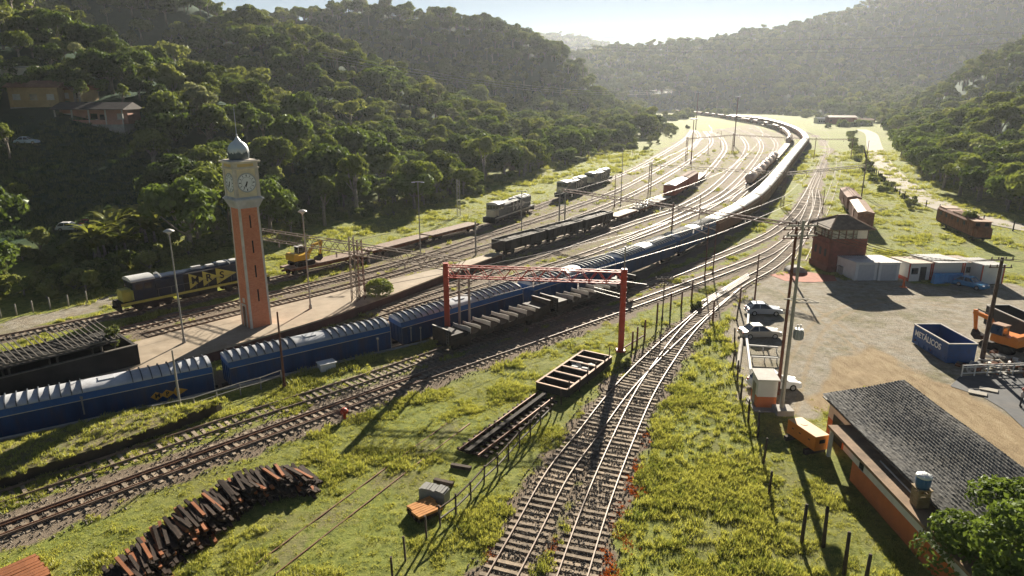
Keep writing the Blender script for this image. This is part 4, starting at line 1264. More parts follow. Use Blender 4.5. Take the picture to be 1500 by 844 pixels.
    ad = nt.nodes.new('ShaderNodeMath'); ad.operation = 'MULTIPLY_ADD'; nt.links.new(nn, ad.inputs[0]); ad.inputs[1].default_value = -.5; nt.links.new(mr.outputs[0], ad.inputs[2])
    c = ramp(nt, ad.outputs[0], [(-.0, (.05, .075, .09)), (.05, (.08, .11, .13)), (.10, (.60, .60, .56)), (.3, (.44, .54, .64)), (.55, (.58, .61, .63))])
    nt.links.new(c, b.inputs['Base Color']); b.inputs['Roughness'].default_value = .42
    o.build('dome', dm, root)
    sp_ = MB(); sp_.cyl((0, 0, z + 2.3), (0, 0, z + 5.3), .05, .025, n=8); sp_.lathe([(.02, z + 2.36), (.12, z + 2.48), (.02, z + 2.6)], 10); sp_.box((0, 0, z + 5.0), (.3, .03, .03))
    sp_.build('spire', M_LEAD, root)
    for fz in (12.0, 9.3, 6.6, 3.9):
        t = fz / H; hw2 = w * (1 - .1 * t)
        sl = MB(); sl.box((0, -hw2 - .012, fz - .3), (.14, .05, 1.35)); sl.build('slit_window', M_BLACK, root)
    d = MB(); d.box((-w - .012, .05, 1.15), (.06, .72, 2.3)); d.build('door', mat('door_brown', (.12, .06, .035), .6), root)
    d = MB(); d.box((-w - .02, .05, 2.5), (.12, 1.0, .18)); d.box((-w - .02, .47, 1.2), (.12, .12, 2.4)); d.box((-w - .02, -.37, 1.2), (.12, .12, 2.4)); d.box((-w + .02, .05, 3.0), (.06, .5, .5)); d.build('door_surround', M_QUOIN, root)
    return root
clock_tower()

# ---- ruined canopy over a low dark wall at the platform's left end
M_WOODD = mat('dark_rotten_wood', (.035, .028, .022), .9, 0, .5, 2)
M_BATTEN = mat('grey_batten', (.13, .115, .095), .8, 0, .35, 2)
M_WALLD = mat('dark_wall', (.022, .020, .018), .9, 0, .4, .8, dirt=(.06, .05, .04), dirt_amt=.5)
def ruined_canopy():
    o = G(206, 533, PT)                       # near right corner of the wall
    dirv = (G(10, 585, PT) - o).normalized(); ang = math.atan2(dirv.y, dirv.x)
    root = thing('ruined_canopy', 'roofless dark canopy of bare slats over a low dark wall left of the clock tower', 'canopy', tuple(o), ang)
    # local: x runs left along the wall, y towards the camera side is +
    Ln = 17.0; D = 5.4; sgn = -1
    w = MB(); w.box((Ln / 2, sgn * .14, .95), (Ln, .28, 1.9)); w.box((.14, sgn * (D / 2 + .14), .95), (.28, D - .3, 1.9)); w.box((Ln / 2, sgn * (D - .2), .5), (Ln - .3, .2, 1.0))
    w.build('wall', M_WALLD, root)
    cp = MB(); cp.box((Ln / 2, sgn * .14, 1.94), (Ln + .05, .34, .08)); cp.build('wall_coping', M_BATTEN, root)
    p = MB()
    for x in (1.6, 5.2, 8.8, 12.4, 16.0):
        p.cyl((x + 1.0, sgn * 1.6, 0), (x + 1.0, sgn * 1.6, 2.85), .09, n=8)
        p.bar((x + 1.0, sgn * 1.6, 2.0), (x + .1, sgn * 1.6, 2.8), .1)
        p.cyl((x + 1.0, sgn * 4.6, 0), (x + 1.0, sgn * 4.6, 3.1), .09, n=8)
    p.build('post', M_BATTEN, root)
    b = MB()
    x0, x1 = 1.2, Ln + 6
    for y, z in ((.7, 2.75), (3.6, 2.98), (6.6, 3.2)): b.bar((x0, sgn * y, z), (x1, sgn * y, z), .12, .14)
    b.build('purlin', M_BATTEN, root)
    r = MB(); g = random.Random(2)
    x = x0 + .1
    while x < x1:
        if g.random() > .05: r.bar((x, sgn * .5, 2.84), (x + .12, sgn * 3.6, 3.1), .09, .07)
        if g.random() > .05: r.bar((x + .12, sgn * 3.6, 3.1), (x + .22, sgn * 6.9, 3.34), .09, .07)
        x += .46
    r.build('slat', M_BATTEN, root)
    f = MB(); f.box((Ln / 2 + 1, sgn * 2.7, .06), (Ln, 4.8, .06)); f.box((Ln / 2 + 2, sgn * 2.6, 2.55), (Ln + 1, 4.6, .05)); f.box((Ln / 2 + 2, sgn * 5.0, 1.3), (Ln + 1, .12, 2.5)); f.build('dark_underfill', M_WALLD, root)  # dark sheets added on the floor, behind and below the slats
    return root
ruined_canopy()

# ---- old low platform wall and its grassy bank in the lower left
M_OLDWALL = mat('mossy_wall', (.045, .036, .026), .95, 0, .4, 1, dirt=(.05, .055, .02), dirt_amt=.6, bmp=.5)
wl = [G(a, b, 0) for a, b in ((-150, 770), (0, 718), (75, 695), (150, 672), (235, 639), (318, 606))]
bk = [G(a, b, .5) for a, b in ((325, 592), (250, 601), (192, 606), (140, 614), (107, 627), (60, 640), (0, 654), (-190, 702))]
mb = MB()
pts = [(p.x, p.y) for p in wl] + [(p.x, p.y) for p in bk]
n = len(pts)
vs = [(x, y, -.2) for x, y in pts] + [(x, y, .92 if i < 6 else .55) for i, (x, y) in enumerate(pts)]
mb.add(vs, [(i, (i + 1) % n, n + (i + 1) % n, n + i) for i in range(n)], 0)
# grassy uneven top
top = MB(); nv = 60; nu = 9
for i in range(nv):
    t = i / (nv - 1) * (len(wl) - 1); k = min(int(t), len(wl) - 2); a = wl[k].lerp(wl[k + 1], t - k)
    t2 = (1 - i / (nv - 1)) * (len(bk) - 1); k2 = min(int(t2), len(bk) - 2); b = bk[k2].lerp(bk[k2 + 1], t2 - k2)
    for j in range(nu):
        s = j / (nu - 1); q = a.lerp(b, s)
        top.v.append((q.x, q.y, .93 - .38 * s + .28 * math.sin(math.pi * s) + (random.random() - .5) * .10))
for i in range(nv - 1):
    for j in range(nu - 1):
        q = i * nu + j; top.f.append((q, q + nu, q + nu + 1, q + 1)); top.m.append(0); top.smooth.append(True)
tag(mb.build('old_platform_wall', M_OLDWALL), 'low dark mossy retaining wall of an old platform in the lower left', 'wall')
BANK_V = list(top.v)
bankm, nt, b = nodes_of('dry_bank')
m1 = noise_node(nt, .5, 6, .7); m2 = noise_node(nt, 5, 5, .75)
c = mixc(nt, .5, ramp(nt, m1, [(.35, (.20, .13, .06)), (.55, (.17, .15, .05)), (.7, (.11, .14, .03))]), ramp(nt, m2, [(.3, (.06, .06, .02)), (.7, (.26, .23, .09))]))
nt.links.new(c, b.inputs['Base Color']); b.inputs['Roughness'].default_value = .95; bump(nt, b, m2, .9, .12)
tag(top.build('bank', bankm), kind='structure')

# ---------------------------------------------------------------- lamp posts, gantries and masts
M_GALV = mat('galvanised', (.30, .29, .27), .55, .5, .2, 2, dirt=(.2, .15, .1), dirt_amt=.4)
M_RED = mat('red_lead_paint', (.42, .055, .03), .55, 0, .2, 1.2, dirt=(.2, .05, .03), dirt_amt=.5)
M_WOODPOLE = mat('creosote_pole', (.075, .048, .035), .85, 0, .35, 2, bmp=.3)
M_CPOLE = mat('concrete_pole', (.36, .33, .28), .85, 0, .15, 1.5, dirt=(.2, .17, .13), dirt_amt=.5)
M_RUSTPOLE = mat('rust_pole', (.13, .055, .035), .8, 0, .3, 1.5)
M_CERAMIC = mat('insulator', (.09, .05, .04), .65, 0, .2, 3)

def mushroom_lamp(label, base, h, group):
    root = thing('lamp_post', label, 'lamp post', base, group=group)
    p = MB(); p.cyl((0, 0, 0), (0, 0, h - .5), .10, .06, n=10); p.cyl((0, 0, 0), (0, 0, .5), .2, .16, n=10)
    p.build('pole', M_GALV, root)
    l = MB(); l.lathe([(.03, h + .02), (.22, h - .02), (.50, h - .17), (.52, h - .23), (.36, h - .27), (.1, h - .5), (.05, h - .6)], 18)
    l.build('lamp_head', mat('lamp_shell', (.50, .49, .46), .5, 0, .1, 3), root)
    return root
b = G(270, 502, PT); lp = mushroom_lamp('grey lamp post with mushroom head on the platform left of the clock tower', tuple(b), 11.9, 'mushroom lamps on the platform')
b = G(455, 452, PT); dup(lp, tuple(b), 0, 'grey lamp post with mushroom head on the platform right of the clock tower')

def lattice(mb, base, h, w0, w1, step=.8, t=.07, mi=0):
    base = Vector(base); k = max(2, int(h / step))
    for sx in (-1, 1):
        for sy in (-1, 1):
            mb.bar(base + Vector((sx * w0, sy * w0, 0)), base + Vector((sx * w1, sy * w1, h)), t * 1.4, mi=mi)
    cs = [(-1, -1), (1, -1), (1, 1), (-1, 1)]
    for i in range(k):
        z0 = h * i / k; z1 = h * (i + 1) / k
        a = w0 + (w1 - w0) * i / k; b = w0 + (w1 - w0) * (i + 1) / k
        for f in range(4):
            p, q = cs[f], cs[(f + 1) % 4]
            if (i + f) % 2: p, q = q, p
            mb.bar(base + Vector((p[0] * a, p[1] * a, z0)), base + Vector((q[0] * b, q[1] * b, z1)), t * .8, mi=mi)
def box_truss(mb, a, b, depth, width, step=.9, t=.07):
    a = Vector(a); b = Vector(b); d = b - a; L = d.length; u = d / L
    s = Vector((u.y, -u.x, 0)).normalized() * (width / 2); v = Vector((0, 0, depth))
    n = max(3, int(L / step))
    for o in (s, -s, s + v, -s + v): mb.bar(a + o, b + o, t * 1.4)
    for i in range(n):
        p = a + d * (i / n); q = a + d * ((i + 1) / n)
        for sd in (s, -s):
            if i % 2: mb.bar(p + sd, q + sd + v, t * .8)
            else: mb.bar(p + sd + v, q + sd, t * .8)
        for vv in (Vector(), v):
            if i % 2: mb.bar(p + s + vv, q - s + vv, t * .7)
            else: mb.bar(p - s + vv, q + s + vv, t * .7)
def insulator(mb, p, L=.8):
    for i in range(5): mb.cyl(p + Vector((0, 0, -.15 * i)), p + Vector((0, 0, -.15 * i - .09)), .09, .12, n=8)

# red gantry over the siding
def red_gantry():
    A = G(909, 515); B = G(656, 503); zt = 8.0
    root = thing('red_gantry', 'red steel gantry of two columns and a lattice beam over the hopper wagons', 'gantry', tuple((A + B) / 2))
    o = root.location
    for nm, P, h in (('l', B, 8.9), ('r', A, 8.9)):
        c = MB(); c.box((P.x - o.x, P.y - o.y, h / 2), (.42, .55, h))
        for sx in (-1, 1): c.box((P.x - o.x + sx * .24, P.y - o.y, h / 2), (.05, .62, h - .01))
        for z in np.arange(.4, h, .55): c.box((P.x - o.x + .285, P.y - o.y, z), (.05, .5, .06))
        c.box((P.x - o.x, P.y - o.y, .1), (.9, .9, .25))
        c.build('column', M_RED, root)
    t = MB(); box_truss(t, (B.x - o.x, B.y - o.y, zt - .55), (A.x - o.x, A.y - o.y, zt - .55), 1.15, .9, .85, .075)
    t.build('lattice_beam', M_RED, root)
    s = MB(); s.cyl((A.x - o.x, A.y - o.y, 8.9), (A.x - o.x, A.y - o.y, 11.2), .07, n=8); s.build('mast_top', M_GALV, root)
    ar = MB()
    for dz in (-1.0, -1.4): ar.bar((A.x - o.x - .2, A.y - o.y, 7.2 + dz), (A.x - o.x - 3.0, A.y - o.y - .1, 8.0 + dz), .06)
    ar.bar((A.x - o.x, A.y - o.y, 7.6), (A.x - o.x + 2.4, A.y - o.y + .2, 7.2), .06)
    ar.build('bracket_arm', M_GALV, root)
    i = MB()
    for t_ in (.25, .5, .75):
        p = Vector((B.x - o.x, B.y - o.y, zt - .7)).lerp(Vector((A.x - o.x, A.y - o.y, zt - .7)), t_); insulator(i, p)
    i.build('insulator', M_CERAMIC, root)
    return A, B
RA, RB = red_gantry()
def gantry(label, masts, zt, beam=(.55, .5), ends=(0, 0), kinds=None, m=None, group=None, depthscale=1.0, bases=None):
    """masts: points on the ground; a lattice beam joins them at height zt"""
    m = m or M_RUSTPOLE
    root = thing('gantry', label, 'gantry', tuple(sum((Vector(p) for p in masts), Vector()) / len(masts)), group=group)
    root.location.z = 0; o = root.location
    for i, P in enumerate(masts):
        P = Vector(P); P = P - o
        c = MB(); k = kinds[i] if kinds else 'lattice'
        if k == 'lattice': lattice(c, P, zt + .9, .34, .26, .75, .06)
        elif k == 'twin':
            for s in (-.55, .55): c.cyl(P + Vector((s, 0, 0)), P + Vector((s, 0, zt + .3)), .15, .13, n=8)
            c.bar(P + Vector((-.8, 0, zt * .62)), P + Vector((.8, 0, zt * .62)), .12)
        elif k == 'pole': c.cyl(P, P + Vector((0, 0, zt + .9)), .15, .12, n=8)
        if k != 'none': c.build('mast', M_GALV if k == 'twin' else m, root)
    for P, Q in zip(masts, masts[1:]):
        P = Vector(P) - o; Q = Vector(Q) - o; P.z = Q.z = zt
        t = MB(); box_truss(t, P, Q, beam[0], beam[1], 1.1, .06); t.build('lattice_beam', m, root)
        i = MB()
        n = max(2, int((Q - P).length / 5))
        for j in range(n): insulator(i, P.lerp(Q, (j + .5) / n) + Vector((0, 0, -.1)))
        i.build('insulator', M_CERAMIC, root)
    return root
M_LATT = mat('weathered_lattice', (.19, .15, .115), .7, .3, .3, 1.5)
gC = G(520, 441, PT); gE = G(681, 489); gC2 = G(521, 444, PT)
dv = (gC - gE).normalized(); gD = gC + Vector((dv.x, dv.y, 0)) * 21
gantry('grey lattice gantry spanning the yard tracks behind the clock tower', [gE, gC, gD], 7.2, (1.25, 1.0), kinds=['twin', 'lattice', 'none'], m=M_LATT)
gantry('tall dark lattice mast beside the round bush on the platform', [G(531, 438, PT)], 6.6, kinds=['lattice'], m=M_RUSTPOLE)
# retaining wall of the cutting
rw = [p for p in offset(TRAIN, 2.75) if p.y < 84]
mb = MB()
for a, b in zip(rw, rw[1:]):
    mb.bar((a.x, a.y, -1.0), (b.x, b.y, -1.0), .25, 2.05); mb.bar((a.x, a.y, .06), (b.x, b.y, .06), .36, .10)
tag(mb.build('retaining_wall', M_CONCG), 'low concrete edge wall between the grass and the sunken blue train', 'wall')
P1, P2 = G(823, 334), G(1158, 404)
P12 = P1.lerp(P2, .55)
gantry('rusty overhead gantry crossing the yard beyond the ballast gondolas', [P1, P12, P2], 7.3, (.5, .5), kinds=['twin', 'pole', 'pole'])
Q1, Q2, Q3 = G(951, 286), G(1145, 304), G(1262, 288)
gantry('rusty overhead gantry crossing above the red boxcars and the white roofed train', [Q1, Q1.lerp(Q2, .5), Q2, Q3], 7.6, (.55, .5), kinds=['lattice', 'none', 'lattice', 'pole'], m=M_LATT)
S1, S2, S3, S4 = G(1005, 232), G(1073, 224), G(1192, 233), G(1246, 233)
gantry('thin overhead gantry farthest away, where the yard tracks fan out', [S1, S2, S3, S4], 7.6, (.4, .4), kinds=['lattice', 'lattice', 'pole', 'pole'])
T1, T2 = G(672, 316), G(697, 374)
gantry('pale lattice mast at the hillside edge left of the grey locomotive', [T1], 7.0, kinds=['lattice'], m=M_GALV)
gantry('short thick pole in the sandy strip left of the ballast gondolas', [T2], 4.8, kinds=['pole'], m=M_GALV)

def yard_pole(label, base, h, m=M_GALV, r=.11, head='lamp', group=None, rz=0):
    root = thing('mast', label, 'pole', tuple(base), rz, group)
    p = MB(); p.cyl((0, 0, 0), (0, 0, h), r, r * .6, n=8); p.cyl((0, 0, 0), (0, 0, .4), r * 1.6, r * 1.4, n=8)
    p.build('pole', m, root)
    if head == 'lamp':
        l = MB(); l.box((0, 0, h), (1.6, .1, .08)); l.box((-.75, 0, h - .08), (.55, .28, .12)); l.box((.75, 0, h - .08), (.55, .28, .12)); l.build('lamp_head', M_LEAD, root)
    elif head == 'flood':
        l = MB(); l.cyl((0, 0, h - .3), (0, 0, h), 1.0, n=12)
        for k in range(6): a = k * math.pi / 3; l.box((1.05 * math.cos(a), 1.05 * math.sin(a), h - .1), (.5, .3, .4), 0, a)
        l.build('floodlight', M_LEAD, root)
    elif head == 'arm':
        l = MB(); l.bar((0, 0, h - 1.4), (2.4, 0, h - .9), .06); l.bar((0, 0, h - .3), (2.4, 0, h - .9), .045); l.build('bracket_arm', m, root)
        i = MB(); insulator(i, Vector((2.3, 0, h - .9))); i.build('insulator', M_CERAMIC, root)
    elif head == 'cross':
        l = MB()
        for dz in (.25, 1.0): l.bar((-1.1, 0, h - dz), (1.1, 0, h - dz), .1)
        l.build('crossarm', m, root)
        i = MB()
        for dz in (.25, 1.0):
            for x in (-1.0, -.35, .35, 1.0): i.cyl((x, 0, h - dz + .05), (x, 0, h - dz + .28), .06, .045, n=6)
        i.build('insulator', M_CERAMIC, root)
    return root
yard_pole('slim yard lamp mast between the empty flat wagons', G(616, 372), 12.0)
yard_pole('slim yard lamp mast in front of the grey mid yard locomotive', G(764, 345), 8.4)
yard_pole('slim mast beside the pale grey locomotive pair', G(909, 302), 13.5, head='arm')
yard_pole('slim yard mast standing near the scrap wagon', G(900, 303), 7.5, head=None, m=M_RUSTPOLE)
yard_pole('tall dark floodlight mast at the left of the fanned tracks', G(1012, 240), 16.5, m=M_RUSTPOLE, r=.22, head='flood')
yard_pole('tallest floodlight mast, among the fanned tracks near the far curve', G(1075, 214), 24.0, m=M_RUSTPOLE, r=.3, head='flood')
yard_pole('distant floodlight mast at the head of the yard', G(1019, 190), 26.0, m=M_RUSTPOLE, r=.3, head='flood')
for i, (a, b, h, l) in enumerate(((1022, 346, 7.8, 'bare rusty post left of the long train under the rusty gantry'), (1032, 409, 8, 'brown catenary mast right of the train, left one of the close pair'), (1044, 402, 8, 'brown catenary mast right of the train, right one of the close pair'),
        (1204, 313, 5.4, 'short dark post beside the tracks left of the derelict van'), (1262, 285, 14, 'tall thin pole right of the derelict wagons'), (1055, 216, 8, 'thin mast among the curved tracks beyond the boxcars'), (1037, 226, 8, 'thin mast just beyond the red boxcars'))):
    yard_pole(l, G(a, b), h, m=M_RUSTPOLE, head='arm' if i in (1, 2, 5) else None, rz=2.4)
yard_pole('rusty brown pole in front of the blue wagon right of the clock tower', G(417, 568), 7.3, m=M_RUSTPOLE, r=.13, head=None)
yard_pole('grey pole in front of the lettered blue wagon', G(264, 596), 5.2, m=M_CPOLE, r=.11, head=None)
yard_pole('thin wooden telegraph post in the grass beside the through track', G(970, 468), 5.2, m=M_WOODPOLE, r=.09, head='cross')
yard_pole('rusty brown pole at the head of the car park', G(1104, 452), 7.0, m=M_RUSTPOLE, r=.13, head=None)
yard_pole('tall brown wooden pole beside the orange and white booth', G(1139, 577), 15.2, m=M_RUSTPOLE, r=.17, head='cross')

def transformer_pole():
    base = G(1144, 604)
    root = thing('utility_pole', 'tall pale concrete utility pole with transformer at the corner of the car park', 'utility pole', tuple(base))
    p = MB(); p.cyl((0, 0, 0), (0, 0, 16.4), .18, .10, n=12); p.build('pole', M_CPOLE, root)
    f = MB(); f.box((.1, -.1, .22), (1.4, 1.3, .5)); f.build('footing', M_CONCG, root)
    a = MB()
    for z in (16.0, 15.2): a.bar((-1.2, 0, z), (1.2, 0, z), .11)
    for z, y in ((9.7, 0), (9.4, 2.0)): a.bar((0, y, z), (2.0, y, z), .09)
    for x in (.35, 1.0, 1.6, 2.0): a.bar((x, 0, 9.7), (x, 2.0, 9.4), .06)
    a.build('crossarm', M_CPOLE, root)
    t = MB(); t.cyl((.62, -.1, 6.6), (.62, -.1, 7.5), .34, n=14)
    for k in range(10): an = k * math.pi / 5; t.box((.62 + .37 * math.cos(an), -.1 + .37 * math.sin(an), 7.0), (.1, .04, .65), 0, an)
    for x in (.5, .75): t.cyl((x, -.1, 7.5), (x, -.1, 7.85), .05, n=6)
    t.build('transformer', M_LEAD, root)
    i = MB()
    for z in (16.0, 15.2):
        for x in (-1.1, -.4, .4, 1.1): i.cyl((x, 0, z + .05), (x, 0, z + .3), .06, .04, n=6)
    i.build('insulator', M_CERAMIC, root)
transformer_pole()
yp = yard_pole('thick dark power pole with crossarms beside the lettered container', G(1437, 533), 10.9, m=M_WOODPOLE, r=.24, head='cross')

# ---- wires
def wires(name, label, runs, r=.025, sag=.6, cat='wires', m=None):
    mb = MB()
    for a, b in runs:
        a = Vector(a); b = Vector(b); n = 9
        pts = [a.lerp(b, i / n) - Vector((0, 0, sag * 4 * (i / n) * (1 - i / n))) for i in range(n + 1)]
        for p, q in zip(pts, pts[1:]): mb.bar(p, q, r * 2)
    return tag(mb.build(name, m or mat('wire', (.07, .06, .055), .5, .6)), label, cat)
top = lambda p, z: Vector((p[0], p[1], z))
tt = TRACKS['train'][0]
runs = []
for ln, z in (('train', 6.3), ('siding', 6.3), ('through', 6.3), ('yard_b', 6.3), ('yard_d', 6.3)):
    l = TRACKS[ln][0]; L = arclen(l); s = 0
    while s + 45 < L[-1] and at_s(l, L, s).y < 400:
        a = at_s(l, L, s); b = at_s(l, L, s + 45)
        if a.y > 60: runs.append((top(a, z), top(b, z)))
        s += 45
wires('overhead_line', 'thin contact wires strung above the yard tracks', runs, .018, .25)
cpz = G(1144, 604)
runs = []
for x in (-1.1, -.4, .4, 1.1):
    runs.append((Vector((cpz.x + x, cpz.y, 16.2)), Vector((G(1437, 533).x + x, G(1437, 533).y, 10.7))))
for x in (-.9, .9):
    runs.append((Vector((G(1437, 533).x + x, G(1437, 533).y, 10.7)), Vector((112 + x, 52, 11))))
wires('power_line', 'sagging power lines from the tall concrete pole across the car park', runs, .02, 1.2)
runs = []
for dz in (0, 1.0, 2.2): runs.append((Vector((-70, 260, 38 + dz)), Vector((118, 520, 26 + dz))))
wires('hill_power_line', 'pale power lines along the foot of the wooded hill', runs, .04, 6, m=mat('bright_wire', (.5, .48, .45), .4, .5))
runs = []
for i, dz in enumerate((0, 3, 12)): runs.append((Vector((62, 700, 66 + dz)), Vector((420, 560, 62 + dz * .8))))
wires('valley_power_line', 'long power lines crossing the valley in front of the far ridge', runs, .09, 5)
# ---------------------------------------------------------------- cars
M_TYRE = mat('tyre', (.018, .018, .018), .9, 0, .2, 3)
M_RIM = mat('alloy_rim', (.45, .45, .46), .35, .8, .1, 3)
def paint(name, col, rough=.28, metal=.0):
    return mat(name, col, rough, metal, .06, 1.5)
def car(label, base, rz, m, L=4.4, Wd=1.74, H=1.45, hatch=False, group=None, name='parked_car'):
    root = thing(name, label, 'car', tuple(base), rz, group)
    h = L / 2
    low = [(-h, .38), (-h + .06, .68), (-h + .22, .86), (-h + .95, .93), (h - 1.3, .92), (h - .35, .80), (h - .06, .66), (h, .42), (h - .08, .25), (-h + .08, .25)]
    b = MB()
    ys = [(-Wd / 2 + .02, .0), (-Wd / 2 + .0, 1.0)]
    n = len(low); secs = [(-Wd / 2, .93), (-Wd / 2 + .09, 1.0), (Wd / 2 - .09, 1.0), (Wd / 2, .93)]
    vs = []
    for y, s in secs:
        for x, z in low: vs.append((x * (s * .03 + .97), y, .55 + (z - .55) * s))
    fs = []
    for j in range(3):
        for i in range(n): fs.append((j * n + i, j * n + (i + 1) % n, (j + 1) * n + (i + 1) % n, (j + 1) * n + i))
    fs += [tuple(range(n))[::-1], tuple(range(3 * n, 4 * n))]
    b.add(vs, fs, 0, None, False)
    b.build('body', m, root)
    r0, r1 = (-h + .25, -h + .75) if hatch else (-h + .6, -h + 1.25)
    c = MB(); wb, wt = Wd / 2 - .06, Wd / 2 - .24
    f0, f1 = h - 1.28, h - 2.05
    vs = [(r0, -wb, .90), (f0, -wb, .90), (f0, wb, .90), (r0, wb, .90), (r1, -wt, H - .05), (f1, -wt, H - .05), (f1, wt, H - .05), (r1, wt, H - .05)]
    c.add(vs, [(0, 1, 5, 4), (1, 2, 6, 5), (2, 3, 7, 6), (3, 0, 4, 7)]); c.build('window', M_GLASS, root)
    t = MB()
    xm = (r1 + f1) / 2; hw = (f1 - r1) / 2
    vs = [(r1 - .05, -wt - .02, H - .055), (f1 + .05, -wt - .02, H - .055), (f1 + .05, wt + .02, H - .055), (r1 - .05, wt + .02, H - .055), (r1 + .12, -wt + .12, H + .02), (f1 - .12, -wt + .12, H + .02), (f1 - .12, wt - .12, H + .02), (r1 + .12, wt - .12, H + .02)]
    t.add(vs, [(0, 1, 5, 4), (1, 2, 6, 5), (2, 3, 7, 6), (3, 0, 4, 7), (4, 5, 6, 7)])
    for sy in (-1, 1):
        t.bar((f0, sy * wb, .9), (f1, sy * (wt + .01), H - .03), .07); t.bar((r0, sy * wb, .9), (r1, sy * (wt + .01), H - .03), .09)
        xc = (f1 + r1) / 2; t.bar((xc, sy * (wb + .005), .9), (xc, sy * (wt + .012), H - .03), .07)
    t.build('roof', m, root)
    for sx in (-1, 1):
        for sy in (-1, 1):
            x = sx * (h - .82); w = MB()
            w.cyl((x, sy * (Wd / 2 - .2), .31), (x, sy * (Wd / 2 + .01), .31), .31, n=16); wh = w.build('wheel', M_TYRE, root)
            rm = MB(); rm.cyl((x, sy * (Wd / 2 + .005), .31), (x, sy * (Wd / 2 + .03), .31), .19, n=12); rm.build('rim', M_RIM, wh)
    for sy in (-1, 1):
        l = MB(); l.box((h - .12, sy * (Wd / 2 - .3), .66), (.2, .36, .14)); l.build('headlight', M_DIAL, root)
        l = MB(); l.box((-h + .08, sy * (Wd / 2 - .22), .72), (.14, .26, .16)); l.build('tail_light', M_RED, root)
    bp = MB(); bp.box((h - .01, 0, .40), (.1, Wd * .9, .2)); bp.box((-h + .01, 0, .42), (.1, Wd * .9, .2)); bp.build('bumper', m, root)
    return root
P_SILVER = paint('car_silver', (.42, .40, .37), .3, .5); P_WHITE = paint('car_white', (.72, .72, .70), .3); P_STEEL = paint('car_steel_blue', (.34, .37, .42), .3, .4)
P_BLUE = paint('car_blue', (.05, .22, .42), .3); P_RED = paint('car_red', (.35, .03, .03), .3); P_PALEBLUE = paint('car_pale_blue', (.45, .58, .72), .3)
def mid(a, b): return (G(*a) + G(*b)) / 2
p = G(1116, 497); car('silver sedan parked behind the white low wall of the car park', (p.x, p.y + .8, 0), R(2), P_SILVER)
p = G(1121, 463); car('steel blue estate car parked at the far end of the car park', (p.x, p.y + .8, 0), R(-3), P_STEEL, L=4.2, hatch=True)
p = G(1138, 574); car('white hatchback parked behind the orange and white booth', (p.x, p.y + .9, 0), R(3), P_WHITE, L=4.5, H=1.6, hatch=True)

# ---------------------------------------------------------------- car park: booth, low wall, posts
M_WHITE = mat('white_wall', (.66, .64, .60), .8, 0, .08, .8, dirt=(.42, .37, .30), dirt_amt=.5)
M_ORANGE = mat('orange_wall', (.56, .17, .06), .75, 0, .12, .8, dirt=(.35, .13, .07), dirt_amt=.5)
def booth():
    a = G(1108, 598); b = G(1137, 600)
    root = thing('guard_booth', 'small guard booth, white above and orange below, beside the concrete pole', 'booth', tuple((a + b) / 2 + Vector((0, .9, 0))), R(-4))
    w = (b - a).length
    o = MB(); o.box((0, 0, .55), (w, 1.8, 1.1)); o.build('lower_wall', M_ORANGE, root)
    o = MB(); o.box((0, 0, 1.85), (w, 1.8, 1.5)); o.build('upper_wall', M_WHITE, root)
    o = MB(); o.add([(-w / 2 - .12, -1.05, 2.6), (w / 2 + .12, -1.05, 2.6), (w / 2 + .12, 1.05, 2.8), (-w / 2 - .12, 1.05, 2.8), (-w / 2 - .12, -1.05, 2.72), (w / 2 + .12, -1.05, 2.72), (w / 2 + .12, 1.05, 2.92), (-w / 2 - .12, 1.05, 2.92)], [(3, 2, 1, 0), (4, 5, 6, 7), (0, 1, 5, 4), (1, 2, 6, 5), (2, 3, 7, 6), (3, 0, 4, 7)])
    o.build('roof', M_PALE, root)
    o = MB(); o.box((w / 2 + .012, .2, 1.9), (.03, .8, .7)); o.build('window', M_GLASS, root)
    o = MB(); o.box((-w / 2 - .012, .1, 1.05), (.03, .8, 2.0)); o.build('door', M_STEEL, root)
    o = MB(); o.box((0, -.2, .06), (w + .7, 2.9, .12)); o.build('plinth', M_CONCG, root)
booth()
lw = [G(a, b) for a, b in ((1096, 462), (1093, 500), (1099, 548))]
mb = MB()
for a, b in zip(lw, lw[1:]): mb.bar((a.x, a.y, .25), (b.x, b.y, .25), .22, .5)
tag(mb.build('low_wall', M_WHITE), 'low white wall along the near side of the parked cars', 'wall')
for (a, b), l in zip((((1096, 513), (1139, 516)), ((1100, 530), (1139, 532)), ((1096, 461), (1110, 459))), ('white parking rail between the silver sedan and the booth', 'white parking rail right behind the booth roof', 'short white rail at the far end of the low wall')):
    A, B = G(*a), G(*b); mb = MB(); mb.bar((A.x, A.y, .55), (B.x, B.y, .55), .14)
    for t in (0.04, .5, .96): q = A.lerp(B, t); mb.bar((q.x, q.y, 0), (q.x, q.y, .5), .1)
    tag(mb.build('parking_rail', M_WHITE), l, 'rail', 'white parking rails')
